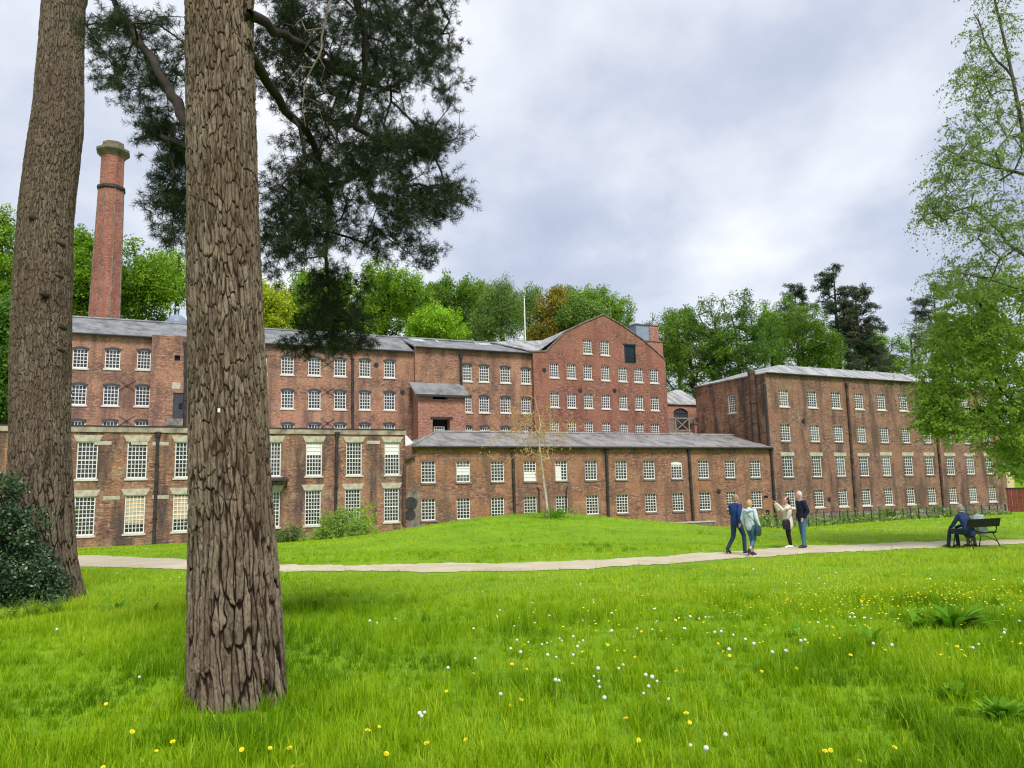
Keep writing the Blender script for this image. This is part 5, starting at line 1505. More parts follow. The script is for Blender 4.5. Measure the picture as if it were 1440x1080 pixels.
TREES = [
    # px, left, right, top, bottom, w, kind
    ('broadleaf_tree', 'bright green tree at the far left edge, left of the left trunk', -20, -110, 50, 305, 600, 98, 'bright', 1, {}),
    ('broadleaf_tree', 'dark olive tree filling the gap under the bright tree, left of the left trunk', 5, -50, 62, 430, 640, 88, 'deep', 2, {'group': 'trees on the bank behind the mill'}),
    ('maple_tree', 'fresh green tree between the left trunk and the chimney', 95, 45, 150, 335, 500, 104, 'bright', 3, {}),
    ('maple_tree', 'rounded bright green tree just right of the chimney', 198, 145, 262, 346, 480, 104, 'bright', 4, {'n_cl': 210}),
    ('broadleaf_tree', 'pale yellow-green thin tree just left of the middle trunk, above the dome', 245, 215, 292, 338, 440, 112, 'lime', 5, {'n_cl': 110, 'n_leaf': 45}),
    ('broadleaf_tree', 'tall green tree hidden mostly behind the middle trunk', 318, 270, 372, 360, 490, 112, 'mid', 6, {}),
    ('poplar_tree', 'narrow acid-yellow tree just right of the middle trunk', 388, 360, 418, 398, 490, 104, 'yellow', 7, {'n_cl': 120}),
    ('broadleaf_tree', 'mid green tree behind the hanging pine bough', 445, 395, 500, 372, 490, 112, 'bright', 8, {}),
    ('maple_tree', 'large rounded green tree right of the hanging pine bough', 545, 478, 602, 376, 495, 108, 'bright', 9, {'n_cl': 230}),
    ('lime_tree', 'small conical lime-green tree above the long roof', 617, 572, 664, 432, 500, 103, 'lime', 10, {'n_cl': 150}),
    ('broadleaf_tree', 'dark green dome-shaped tree behind the lime-green one', 643, 600, 700, 390, 500, 116, 'mid', 11, {'n_cl': 200}),
    ('willow_tree', 'soft grey-green weeping tree left of the flagpole', 700, 664, 738, 380, 505, 108, 'willow', 12, {'hang': 1.3, 'aspect': 0.35, 'n_cl': 200, 'upb': 0.1}),
    ('willow_tree', 'lower soft green weeping tree directly behind the flagpole', 742, 722, 768, 402, 505, 114, 'willow', 13, {'hang': 0.8, 'aspect': 0.4, 'n_cl': 110}),
    ('copper_tree', 'golden brown tree right of the flagpole', 768, 738, 806, 411, 505, 108, 'gold', 14, {'n_cl': 150}),
    ('broadleaf_tree', 'bright green tree peaking behind the apex of the gable', 826, 776, 884, 400, 500, 116, 'bright', 15, {'n_cl': 190}),
    ('round_shrub_tree', 'pale rounded tree directly left of the gable apex', 818, 788, 850, 421, 490, 104, 'willow', 16, {'lobes': 4, 'n_cl': 130}),
    ('broadleaf_tree', 'thin-leaved tree showing sky, right of the lift tower', 918, 882, 965, 428, 560, 122, 'grey', 17, {'n_cl': 120, 'n_leaf': 45}),
    ('broadleaf_tree', 'broad dark green tree above the link building', 978, 895, 1035, 424, 590, 112, 'mid', 18, {'n_cl': 240}),
    ('broadleaf_tree', 'large deep green tree left of the domed tree above the brown block', 1038, 965, 1105, 420, 570, 110, 'deep', 19, {'n_cl': 280}),
    ('domed_tree', 'large domed bright-topped tree just left of the tall pines', 1128, 1066, 1186, 408, 560, 112, 'mid', 20, {'n_cl': 280}),
    ('broadleaf_tree', 'yellow-green tree under the right-hand pine', 1243, 1210, 1278, 465, 540, 118, 'bright', 21, {'n_cl': 110}),
    ('slender_tree', 'thin feathery tree between the pines and the near birch', 1284, 1255, 1312, 448, 560, 116, 'grey', 22, {'n_cl': 80, 'n_leaf': 35}),
    ('broadleaf_tree', 'green tree behind the roof end, beyond the near broadleaf tree', 1350, 1300, 1420, 440, 620, 122, 'mid', 23, {}),
    ('broadleaf_tree', 'distant green tree at the right edge beyond the red fence', 1455, 1405, 1530, 560, 700, 104, 'mid', 24, {}),
]
FILL = [('bright', 425, 400, 470, 392, 'behind the hanging pine bough tip'), ('mid', 500, 460, 545, 388, 'in the dip left of the large rounded tree'), ('mid', 590, 560, 625, 404, 'behind the small lime-green tree'),
        ('bright', 668, 640, 700, 398, 'between the dome-shaped dark tree and the weeping one'), ('mid', 792, 765, 825, 410, 'behind the golden brown tree'), ('mid', 868, 845, 905, 424, 'behind the right shoulder of the gable'),
        ('mid', 955, 925, 985, 436, 'behind the broad dark tree above the link building'), ('bright', 1085, 1055, 1115, 430, 'in the dip left of the domed tree'), ('bright', 1215, 1190, 1255, 468, 'behind the trunks of the tall pines'), ('mid', 160, 120, 200, 366, 'directly behind the chimney'), ('bright', 60, 20, 100, 352, 'behind the left trunk')]
for q, (kd, px, a_, b_, pt, wh) in enumerate(FILL): TREES.append(('woodland_tree', 'green woodland tree ' + wh, px, a_, b_, pt, pt + 110, 124, kd, 200 + q, {'n_cl': 150}))
for nm, lb, px, pl_, pr_, pt, pb, w, kd, sd, kw in TREES: make_tree(nm, lb, px, pl_, pr_, pt, pb, w, kd, sd, **kw)
make_pine('pine_tree', 'small dark pine tip behind the domed tree', 1117, 1098, 1138, 400, 470, 122, 'fir', 31, tiers=12)
make_pine('pine_tree', 'tallest dark pine above the brown block', 1172, 1142, 1216, 377, 530, 116, 'fir', 32, tiers=36)
make_pine('pine_tree', 'leaning dark pine with a bare pale trunk, right of the tallest pine', 1208, 1162, 1256, 408, 525, 112, 'fir_brown', 33, tiers=30, lean=-6)
make_pine('pine_tree', 'dark flat-topped pine behind the near birch', 1312, 1278, 1352, 402, 500, 118, 'fir_brown', 34, tiers=18)
# undergrowth filling the bank
rng = np.random.default_rng(77); C = []
for _ in range(1500):
    px = rng.uniform(-100, 1500); p = plan(px, rng.uniform(96, 128)); C.append((p[0], p[1], float(G(*p)) + rng.random() ** 1.5 * 6.5))
V, F, T = leaves(np.array(C), 46, 1.7, 0.5, rng)
tag(link('bank_foliage', npmesh('bank_foliage', V, F, LM['deep'], T)), 'dense dark undergrowth on the wooded bank behind the mill', 'foliage', kind='stuff')

# ------------------------------------------------------------------ the two big pines
a = MT[np.argsort(MT[:, 2])]
top = a[-1]
PT = empty('pine_tree', (a[0, 0], a[0, 1], float(G(a[0, 0], a[0, 1])))); tag(PT, 'big foreground pine with a straight plated trunk and dark drooping needle boughs', 'tree', 'big pines in the foreground')
bpy.context.view_layer.update()
def rel(parent, o): o.matrix_parent_inverse = Matrix.Translation(-Vector(parent.location)); return o
ext = [(top[0] + 0.03, top[1], top[2] + 0.5, top[3] * 0.98), (top[0] + 0.15, top[1] + 0.1, 10.0, 0.2), (top[0] + 0.2, top[1] + 0.2, 15.5, 0.05)]
rel(PT, bark_trunk('trunk', MT, ext, 560, 0.0058, 0.036, 0.17, 0.0215, 3, MAT['pine_bark'], PT, flare=0.035))
p_ = at(308, 577, 6.0); zc = MT_Y - np.interp(p_[2], a[:, 2], a[:, 3])
p_ = at(308, 577, zc - 0.02); mb = MB(); mb.box(-0.01, 0.01, -0.004, 0.004, -0.016, 0.016)
rel(PT, mb.build('tag', MAT['white'], PT, loc=tuple(p_)))

LTr = empty('pine_tree', (LT[0, 0], LT[0, 1], float(G(LT[0, 0], LT[0, 1])))); tag(LTr, 'bent foreground pine trunk at the left, rising from the dark holly bush', 'tree', 'big pines in the foreground')
al_ = LT[np.argsort(LT[:, 2])]; tl = al_[-1]
ext = [(tl[0] + 0.1, tl[1], tl[2] + 1, tl[3]), (tl[0] + 0.6, tl[1], tl[2] + 5, tl[3] * 0.7), (tl[0] + 0.8, tl[1], tl[2] + 9, 0.06)]
rel(LTr, bark_trunk('trunk', LT, ext, 440, 0.0105, 0.05, 0.2, 0.024, 17, MAT['pine_bark2'], LTr, flare=0.09, lowz=1.2))
# knots and a broken stub on the left trunk
for px, py, rr in ((46, 306, 0.1), (84, 342, 0.04), (82, 388, 0.035), (60, 414, 0.05), (86, 460, 0.045), (84, 492, 0.035)):
    Yk = LT_Y - np.interp(at(px, py, LT_Y)[2], al_[:, 2], al_[:, 3]) * 0.92
    p = at(px, py, Yk); mb = MB(); mb.tube([p + (0, 0.12, 0), p + (0, 0.02, 0), p + (-0.01, -0.05, 0.0), p + (-0.02, -0.08, 0.01)], [rr * 1.3, rr * 0.9, rr * 0.5, rr * 0.3], 10)
    rel(LTr, mb.build('knot', MAT['limb'], LTr, smooth=True))
rng = np.random.default_rng(41)
sk = Skel(); sk.line([(tl[0] + 0.3, tl[1], tl[2] + 1.5), (tl[0] + 0.8, tl[1], tl[2] + 9)], rs=[0.2, 0.05], step=0.5)
A = np.array([(tl[0] + 0.5 + rng.normal() * 2.2, tl[1] + rng.normal() * 2, tl[2] + 6 + rng.normal() * 1.6) for _ in range(120)])
ends = sk.grow(A, rng, 0.5, 0.2); V, F = sk.tubes(sk.radii(0.01, ends), 5, sel=np.arange(len(sk.P)) > 12); rel(LTr, link('limb', npmesh('limb', V, F, MAT['limb']), LTr))
V, F, T = leaves(A, 120, 0.5, 0.14, rng, aspect=0.12); rel(LTr, link('crown', npmesh('crown', V, F, LM['fir'], T), LTr))

# boughs of the middle pine
def needles(C, DIR, n, L, W, rng):
    """a bottle-brush of needles round each shoot"""
    m = len(C) * n; c = np.repeat(C, n, 0); d = np.repeat(DIR, n, 0); s = rng.random((m, 1)) - 0.3
    rnd = rng.normal(size=(m, 3)); rnd -= (rnd * d).sum(1, keepdims=True) * d * 0.75; rnd += d * 0.55; rnd /= np.linalg.norm(rnd, axis=1, keepdims=True)
    b0 = c + d * s * 0.1; Ln = L * (0.6 + 0.6 * rng.random((m, 1))); tip = b0 + rnd * Ln
    sd = np.cross(rnd, rng.normal(size=(m, 3))); sd /= np.linalg.norm(sd, axis=1, keepdims=True); sd *= W * 0.5
    V = np.stack([b0 - sd, b0 + sd, tip + sd * 0.4, tip - sd * 0.4], 1).reshape(-1, 3)
    return V, np.arange(4 * m).reshape(-1, 4), np.repeat(np.clip(np.repeat(rng.random(len(C)), n) * 0.6 + rng.random(m) * 0.4, 0, 1), 4)


MAT['needle'] = leafmat('pine_needles', (0.010, 0.022, 0.009), (0.046, 0.074, 0.024), 0.1, 0.55, 0.2)
axx = lambda z: np.array([np.interp(z, a[:, 2], a[:, 0]), MT_Y, z])
sk = Skel(); rng = np.random.default_rng(52)
zt = top[2]
trunk_end = sk.line([axx(3.4), axx(zt), (top[0] + 0.1, MT_Y + 0.05, 8.0), (top[0] + 0.15, MT_Y + 0.1, 10.0)], rs=[0.25, 0.22, 0.18, 0.12], step=0.3)
ntr = len(sk.P)
def node_near(p): return int(np.argmin(np.linalg.norm(np.array(sk.P[:ntr]) - np.array(p), axis=1)))
def limb(pix, rs, start=None):
    pts = [at(x_, y_, Y_) for x_, y_, Y_ in pix]
    j = start if start is not None else node_near(pts[0]); return sk.line([sk.P[j]] + pts, parent=j, rs=[rs[0]] + rs, step=0.16, wob=0.012, rng=rng)
limb([(316, 250, 6.4), (262, 172, 6.8), (238, 125, 7.1), (205, 72, 7.4), (176, 30, 7.7), (150, -10, 8.0), (120, -70, 8.4)], [0.06, 0.055, 0.048, 0.04, 0.034, 0.03, 0.022])
limb([(320, 215, 6.4), (262, 205, 7.0), (225, 190, 7.6), (190, 196, 8.2)], [0.04, 0.03, 0.022, 0.015])
limb([(345, 60, 6.4), (372, 110, 6.9), (400, 155, 7.4), (432, 185, 7.9), (455, 240, 8.4), (462, 300, 8.8), (458, 360, 9.1), (462, 430, 9.2), (470, 480, 9.2)], [0.055, 0.05, 0.045, 0.04, 0.034, 0.028, 0.022, 0.018, 0.01])
limb([(350, -120, 6.6), (440, -60, 7.2), (500, -5, 7.8), (513, 50, 8.0), (514, 110, 8.1), (505, 160, 8.2), (497, 178, 8.2), (530, 196, 8.3), (580, 208, 8.5), (640, 196, 8.7)], [0.06, 0.055, 0.045, 0.038, 0.034, 0.032, 0.03, 0.024, 0.018, 0.01])
limb([(350, -200, 6.6), (480, -120, 7.5), (560, -60, 8.4), (610, -10, 9.0), (632, 30, 9.3)], [0.05, 0.045, 0.035, 0.025, 0.012])
limb([(350, 20, 6.4), (420, 60, 7.4), (470, 100, 8.6), (560, 130, 9.6)], [0.05, 0.04, 0.03, 0.015])
# where the needles hang: regions of the bough volume
A = []
def fill(n, cx, cy, sx, sy, Y0, Y1, rot=0.0):
    for _ in range(n):
        u, v = rng.normal(size=2); 
        while u * u + v * v > 3.2: u, v = rng.normal(size=2)
        x_ = cx + (u * sx * math.cos(rot) - v * sy * math.sin(rot)); y_ = cy + (u * sx * math.sin(rot) + v * sy * math.cos(rot)); A.append(at(x_, y_, rng.uniform(Y0, Y1)))
fill(70, 200, 90, 36, 42, 7.0, 9.0); fill(22, 215, 180, 18, 16, 7.4, 9.0); fill(50, 245, 285, 22, 40, 7.2, 8.6); fill(20, 150, 40, 20, 26, 7.2, 8.8)
fill(26, 300, 100, 30, 60, 7.6, 9.4)
fill(270, 465, 120, 62, 92, 7.4, 10.6); fill(120, 520, 255, 58, 48, 7.6, 10.4); fill(95, 420, 290, 34, 48, 7.4, 9.4); fill(42, 585, 290, 34, 22, 8.2, 10.0, -0.3)
fill(34, 585, 205, 28, 20, 8.2, 10.2); fill(55, 575, 60, 42, 42, 8.0, 10.4); fill(24, 622, 280, 24, 16, 8.2, 10.0); fill(22, 612, 190, 22, 12, 8.2, 10); fill(26, 622, 95, 18, 34, 8.6, 10.2); fill(70, 560, 15, 50, 36, 7.8, 10)
fill(50, 400, 40, 26, 50, 7.4, 9.6)
fill(75, 470, 435, 26, 34, 8.6, 9.8); fill(22, 455, 480, 34, 12, 8.7, 9.7); fill(34, 545, 345, 48, 14, 8.4, 10.0, 0.15); fill(22, 395, 350, 20, 30, 8, 9.2)
fill(22, 250, 215, 14, 20, 7.2, 8.4); fill(200, 420, -130, 160, 60, 6.5, 10.5)
def pix(p):
    d = np.array(p) - EYE; z_ = d @ cF; return 720 + FPX * (d @ cR) / z_, 540 - FPX * (d @ cU) / z_
A = [p for p in A if not (100 < pix(p)[0] < 196 and 188 < pix(p)[1] < 420)]
A = np.array(A)
ends = sk.grow(A, rng, step=0.16, upbias=-0.12, wob=0.1, sag=0.05, lockbelow=3.6)
R = sk.radii(0.0028, ends, 0.46, 0.05)
sel = np.arange(len(sk.P)) >= ntr
V, F = sk.tubes(R, 6, sel=sel); rel(PT, link('limb', npmesh('limb', V, F, MAT['limb'], smooth=True), PT))
P = np.array(sk.P); par = np.array(sk.par)
tips = P[ends]; dirs = tips - P[par[ends]]; dirs /= np.maximum(np.linalg.norm(dirs, axis=1, keepdims=True), 1e-6)
K = 8
cc = np.repeat(tips, K, 0) + rng.normal(size=(len(tips) * K, 3)) * np.array([0.075, 0.075, 0.06]); dd = np.repeat(dirs, K, 0) + rng.normal(size=(len(tips) * K, 3)) * 0.6; dd[:, 2] += 0.15; dd /= np.linalg.norm(dd, axis=1, keepdims=True)
V, F, T = needles(cc, dd, 42, 0.062, 0.0042, rng); rel(PT, link('crown', npmesh('crown', V, F, MAT['needle'], T), PT))
# fine twigs to each shoot, and bare dead twigs
tw = np.repeat(tips, K, 0); sd = np.cross(cc - tw, rng.normal(size=cc.shape)); sd /= np.maximum(np.linalg.norm(sd, axis=1, keepdims=True), 1e-6); sd *= 0.0022
V = np.stack([tw - sd, tw + sd, cc + sd * 0.6, cc - sd * 0.6], 1).reshape(-1, 3); rel(PT, link('twigs', npmesh('twigs', V, np.arange(len(V)).reshape(-1, 4), MAT['limb']), PT))
dk = Skel(); dk.line([at(470, -20, 7.3), at(455, 40, 7.3), at(448, 80, 7.25), at(432, 110, 7.3), at(425, 150, 7.3)], rs=[0.012, 0.011, 0.009, 0.007, 0.004], step=0.1, wob=0.01, rng=rng)
Ad = [at(rng.uniform(400, 460), rng.uniform(20, 190), rng.uniform(7.1, 7.6)) for _ in range(26)]
e2 = dk.grow(np.array(Ad), rng, 0.12, -0.3, wob=0.12); V, F = dk.tubes(dk.radii(0.0025, e2, 0.4), 5); MAT['dead'] = plain('dead_twig', (0.26, 0.2, 0.15), 0.9, 0.2, 9); rel(PT, link('dead_twig', npmesh('dead_twig', V, F, MAT['dead']), PT))

# ------------------------------------------------------------------ near trees on the right
def sprays(C, rng, ns, L, droop, nl, size, aspect, up):
    """leafy twigs that run out from each centre and bend down; leaves set along them"""
    m = len(C) * ns; c = np.repeat(np.asarray(C), ns, 0); d = rng.normal(size=(m, 3)); d[:, 2] = d[:, 2] * 0.35 + 0.1; d /= np.linalg.norm(d, axis=1, keepdims=True)
    Ls = L * (0.5 + 0.9 * rng.random((m, 1))); bend = rng.normal(size=(m, 3)) * 0.25
    f = lambda s: c + (d * s + bend * s * s) * Ls - np.array([0, 0, 1.0]) * droop * Ls * s ** 1.7
    ss = (np.arange(nl) + 0.6) / nl; P = np.stack([f(s) for s in ss], 1).reshape(-1, 3) + rng.normal(size=(m * nl, 3)) * size * 0.45
    n = len(P); a = rng.normal(size=(n, 3)); a[:, 2] -= droop * 0.9; a /= np.linalg.norm(a, axis=1, keepdims=True)
    nrm = rng.normal(size=(n, 3)) * 0.6; nrm[:, 2] += up; b_ = np.cross(nrm, a); b_ /= np.maximum(np.linalg.norm(b_, axis=1, keepdims=True), 1e-6)
    Lf = size * (0.55 + 0.8 * rng.random((n, 1))) * 0.5; W = Lf * aspect
    V = np.stack([P - a * Lf, P + b_ * W - a * Lf * 0.2, P + a * Lf, P - b_ * W - a * Lf * 0.2], 1).reshape(-1, 3)
    T = np.clip(0.1 + 0.4 * np.repeat(rng.random(len(C)), ns * nl) + 0.25 * np.repeat(rng.random(m), nl) + 0.25 * rng.random(n), 0, 1)
    tv = []; tf = []; w_ = np.cross(d, rng.normal(size=(m, 3))); w_ /= np.linalg.norm(w_, axis=1, keepdims=True); w_ *= 0.004
    K = 4; rings = [np.stack([f(k / K) - w_ * (1.2 - k / K), f(k / K) + w_ * (1.2 - k / K)], 1) for k in range(K + 1)]
    tv = np.stack(rings, 1).reshape(-1, 3); b0 = np.arange(m) * (2 * (K + 1))
    tf = np.concatenate([np.stack([b0 + 2 * k, b0 + 2 * k + 1, b0 + 2 * k + 3, b0 + 2 * k + 2], 1) for k in range(K)])
    return V, np.arange(4 * n).reshape(-1, 4), np.repeat(T, 4), tv, tf


def near_tree(name, label, Y, trunk, rs, limbs, fills, kind, seed, leafn, leafr, leafs, hang, barkm, aspect=0.6, tip=0.004):
    rng = np.random.default_rng(seed); sk = Skel()
    tp = [np.array([p[0], p[1], p[2]]) for p in trunk]; base = tp[0]
    o = empty(name, tuple(base)); tag(o, label, 'tree', 'near trees at the right edge')
    sk.line([tp[0] + (0, 0, -0.3)] + tp[1:], rs=rs, step=0.4); nt0 = len(sk.P)
    for pts, rr in limbs:
        q = [at(*p) for p in pts]; j = int(np.argmin(np.linalg.norm(np.array(sk.P[:nt0]) - q[0], axis=1))); sk.line([sk.P[j]] + q, parent=j, rs=[rr[0]] + rr, step=0.3, wob=0.02, rng=rng)
    A = []
    for n, cx, cy, sx, sy, y0, y1, rot in fills:
        for _ in range(n):
            u, v = rng.normal(size=2)
            while u * u + v * v > 3.4: u, v = rng.normal(size=2)
            A.append(at(cx + u * sx * math.cos(rot) - v * sy * math.sin(rot), cy + u * sx * math.sin(rot) + v * sy * math.cos(rot), rng.uniform(y0, y1)))
    A = np.array(A); ends = sk.grow(A, rng, 0.3, 0.25, wob=0.08, sag=0.06); R = sk.radii(tip, ends, 0.45, 0.07)
    V, F = sk.tubes(R, 5); link('trunk', npmesh('trunk', V - base, F, barkm, smooth=True), o)
    V, F, T, tv, tf = sprays(A, rng, leafn, leafr, hang, 14, leafs, aspect, 0.6); link('crown', npmesh('crown', V - base, F, LM[kind], T), o); link('twigs', npmesh('twigs', tv - base, tf, barkm), o)
    return o


LM['birch'] = leafmat('leaf_birch', (0.07, 0.14, 0.02), (0.26, 0.38, 0.07), 0.4)
LM['beech'] = leafmat('leaf_beech', (0.09, 0.19, 0.015), (0.33, 0.5, 0.06), 0.5)
Yb = 21.0
bx_ = at(1512, 700, Yb)[0]; bz = float(G(bx_, Yb))
near_tree('birch_tree', 'tall airy birch with drooping leafy twigs against the sky at the right edge', Yb,
          [(bx_, Yb, bz), (bx_ - 0.1, Yb, 3), (bx_ - 0.5, Yb, 7), (at(1462, 300, Yb)[0], Yb, at(1462, 300, Yb)[2]), (at(1420, 90, Yb)[0], Yb, at(1420, 90, Yb)[2]), (at(1385, -60, Yb)[0], Yb, at(1385, -60, Yb)[2]), (at(1370, -160, Yb)[0], Yb, at(1370, -160, Yb)[2])],
          [0.2, 0.18, 0.13, 0.08, 0.045, 0.025, 0.012],
          [([(1452, 250, Yb), (1400, 235, Yb - .3), (1360, 225, Yb - .5), (1320, 205, Yb - .7)], [0.05, 0.04, 0.025, 0.012]),
           ([(1470, 380, Yb), (1428, 350, Yb), (1395, 315, Yb + .2), (1365, 290, Yb + .4), (1320, 305, Yb + .6), (1290, 312, Yb + .6)], [0.06, 0.05, 0.04, 0.028, 0.018, 0.01]),
           ([(1480, 420, Yb), (1430, 405, Yb - .5), (1380, 390, Yb - .8), (1335, 380, Yb - 1)], [0.05, 0.035, 0.02, 0.01]),
           ([(1425, 110, Yb), (1392, 70, Yb), (1370, 20, Yb)], [0.04, 0.03, 0.015])],
          [(60, 1395, 50, 26, 55, Yb - 1.6, Yb + 1.6, 0), (36, 1372, 120, 22, 30, Yb - 1.5, Yb + 1.5, 0), (55, 1420, 190, 32, 45, Yb - 1.8, Yb + 1.8, 0), (85, 1360, 220, 34, 36, Yb - 1.6, Yb + 1.2, 0),
           (38, 1312, 280, 16, 24, Yb - 1, Yb + 1, 0.2), (65, 1370, 300, 40, 24, Yb - 1.6, Yb + 1.6, 0), (48, 1415, 340, 28, 40, Yb - 1.6, Yb + 1.6, 0), (45, 1352, 385, 32, 18, Yb - 1.4, Yb + 1, 0.2),
           (70, 1520, 150, 50, 130, Yb - 2, Yb + 2, 0), (30, 1405, -60, 30, 40, Yb - 1.5, Yb + 1.5, 0)],
          'birch', 61, 4, 0.55, 0.068, 0.8, MAT['birch_bark'])
Yh = 24.0
hx = at(1530, 740, Yh)[0]; hz = float(G(hx, Yh))
near_tree('broadleaf_tree', 'full leafy bright green tree overhanging the right end of the brown block, below the birch', Yh,
          [(hx, Yh, hz), (hx - 0.1, Yh, 1.8), (at(1500, 560, Yh)[0], Yh, at(1500, 560, Yh)[2]), (at(1480, 430, Yh)[0], Yh, at(1480, 430, Yh)[2])],
          [0.25, 0.22, 0.17, 0.09],
          [([(1510, 640, Yh), (1450, 590, Yh - .3), (1410, 550, Yh - .6), (1385, 500, Yh - .8), (1365, 470, Yh - 1)], [0.1, 0.08, 0.055, 0.035, 0.015]),
           ([(1510, 600, Yh), (1440, 580, Yh - .5), (1380, 578, Yh - 1), (1330, 572, Yh - 1.2)], [0.06, 0.05, 0.035, 0.015]),
           ([(1495, 520, Yh), (1420, 470, Yh), (1370, 420, Yh)], [0.06, 0.04, 0.015])],
          [(95, 1370, 445, 42, 30, Yh - 2, Yh + 1.5, 0), (100, 1350, 500, 36, 32, Yh - 2.2, Yh + 1.2, 0), (120, 1415, 500, 36, 45, Yh - 2.2, Yh + 2, 0), (50, 1318, 555, 22, 16, Yh - 2, Yh, 0),
           (40, 1318, 590, 15, 14, Yh - 2, Yh - 0.5, 0), (80, 1420, 590, 30, 26, Yh - 2.2, Yh + 1.5, 0), (40, 1425, 640, 18, 16, Yh - 1.6, Yh + 1, 0), (30, 1360, 600, 34, 10, Yh - 2, Yh, 0), (120, 1510, 480, 45, 85, Yh - 2.5, Yh + 2.5, 0), (40, 1425, 405, 28, 16, Yh - 1.5, Yh + 1.5, 0)],
          'beech', 62, 6, 0.5, 0.085, 0.3, MAT['limb'], aspect=0.75, tip=0.005)

# ivy-hung slender stem by the wall (right) and the sapling on the mound
sp = ground_at(771, 729); Ys = float(sp[1])
near = []
rng = np.random.default_rng(66); sk = Skel()
pp = [(771, 731), (768, 700), (765, 680), (762, 655), (759, 630), (757, 612), (760, 600), (758, 585), (752, 560)]
pts = [at(x_, y_, Ys) for x_, y_ in pp]; base = pts[0].copy()
st = empty('sapling', tuple(base)); tag(st, 'slender young tree with sparse orange-brown leaves on top of the mound', 'tree')
sk.line(pts, rs=[0.07, 0.065, 0.06, 0.05, 0.045, 0.04, 0.03, 0.02, 0.01], step=0.25)
A = np.array([at(755 + u * 28, 612 + v * 20, Ys + q) for u, v, q in rng.normal(size=(70, 3)) * np.array([1, 1, 0.8])])
ends = sk.grow(A, rng, 0.3, 0.5, wob=0.06); V, F = sk.tubes(sk.radii(0.006, ends, 0.4, 0.03), 5)
link('trunk', npmesh('trunk', V - base, F, MAT['birch_pale'], smooth=True), st)
LM['orange'] = leafmat('leaf_orange', (0.35, 0.19, 0.05), (0.6, 0.4, 0.12), 0.4)
V, F, T = leaves(A, 26, 0.36, 0.085, rng); link('crown', npmesh('crown', V - base, F, LM['orange'], T), st)
dock(778, 728, 130, 0.62, 0.05, 'tuft of long grass round the foot of the sapling', name='grass_tuft', cat='grass tuft', seed=21, spread=1.8, rise=(0.5, 1.3))

# ------------------------------------------------------------------ bushes
def bush(name, label, c, rad, n_cl, n_leaf, leaf, mat, seed, clr, aspect=0.6, group=None):
    rng = np.random.default_rng(seed); c = np.array(c, float); A = []
    while len(A) < n_cl:
        u = rng.normal(size=3); u /= np.linalg.norm(u); q = rng.random() ** 0.4; u[2] = abs(u[2]) if rng.random() < 0.8 else u[2] * 0.3
        p = u * q * (0.8 + 0.35 * rng.random()); A.append(c + p * np.array(rad))
    A = np.array(A); base = np.array([c[0], c[1], float(G(c[0], c[1]))]); o = empty(name, tuple(base)); tag(o, label, 'bush', group)
    sk = Skel(); sk.line([base + (0, 0, -0.1), base + (0, 0, 0.35 * rad[2])], rs=[0.06, 0.04], step=0.1); ends = sk.grow(A, rng, 0.25, 0.3)
    V, F = sk.tubes(sk.radii(0.005, ends, 0.42, 0.05), 5); link('stems', npmesh('stems', V - base, F, MAT['limb']), o)
    V, F, T = leaves(A, n_leaf, clr, leaf, rng, aspect=aspect, up=0.5); link('foliage', npmesh('foliage', V - base, F, mat, T), o)
    return o


MAT['holly'] = leafmat('holly_leaf', (0.012, 0.034, 0.012), (0.04, 0.088, 0.034), 0.05, 0.36, 0.45, third=(0.09, 0.14, 0.06))
hb = ground_at(8, 852); Yh_ = LT_Y - 1.15
bx0 = at(-12, 760, Yh_)
bush('holly_bush', 'dark glossy holly bush at the left edge in front of the bent trunk', (bx0[0], Yh_, float(G(bx0[0], Yh_)) + 0.15), (1.02, 0.8, 2.3), 330, 75, 0.062, MAT['holly'], 81, 0.17, aspect=0.55)
b2 = at(62, 800, Yh_ - 0.1)
bush('holly_bush', 'low skirt of dark holly at the foot of the bent trunk', (b2[0], Yh_ - 0.05, float(G(b2[0], Yh_)) + 0.02), (0.36, 0.4, 0.85), 90, 60, 0.058, MAT['holly'], 82, 0.14, aspect=0.55)
# ferns by the trunk
def fern(px, py, n, L, label, seed):
    r = random.Random(seed); p = ground_at(px, py); V = []; F = []; T = []
    for i in range(n):
        az = r.uniform(0, 6.28); rise = r.uniform(0.9, 1.35); l = L * r.uniform(0.7, 1.1); t = r.random()
        for s in np.linspace(0.15, 1, 12):
            rad = l * s * math.cos(rise); z = l * (math.sin(rise) * s - 0.35 * s * s); c = (math.cos(az) * rad, math.sin(az) * rad, z)
            for sg in (-1, 1):
                v, f = leaf_strip(c, az + sg * 1.25, l * 0.3 * (1.05 - s) + 0.01, 0.022, 0.1, 2, 0.2); o = len(V); V += v; F += [tuple(k + o for k in q) for q in f]; T += [t] * len(v)
    return tag(link('fern', npmesh('fern', np.array(V), np.array(F), MAT['weed'], np.array(T)), None, tuple(p)), label, 'fern', 'ferns at the left trunk')
fern(10, 872, 9, 0.55, 'pale green fern at the left edge below the holly bush', 1)
fern(45, 866, 8, 0.5, 'fern with arching fronds in front of the dark holly', 2)
fern(76, 862, 7, 0.42, 'small fern close to the base of the bent trunk', 3)
LM['shrub'] = leafmat('leaf_shrub', (0.14, 0.26, 0.03), (0.38, 0.54, 0.11), 0.35)
Yw = float(plan(478, 57)[1]); c = at(476, 738, Yw); zg = float(G(c[0], Yw))
bush('garden_shrub', 'pale green rounded shrub against the mill wall left of the mound', (c[0], Yw, zg), (2.0, 1.2, at(476, 711, Yw)[2] - zg), 130, 70, 0.13, LM['shrub'], 83, 0.38)
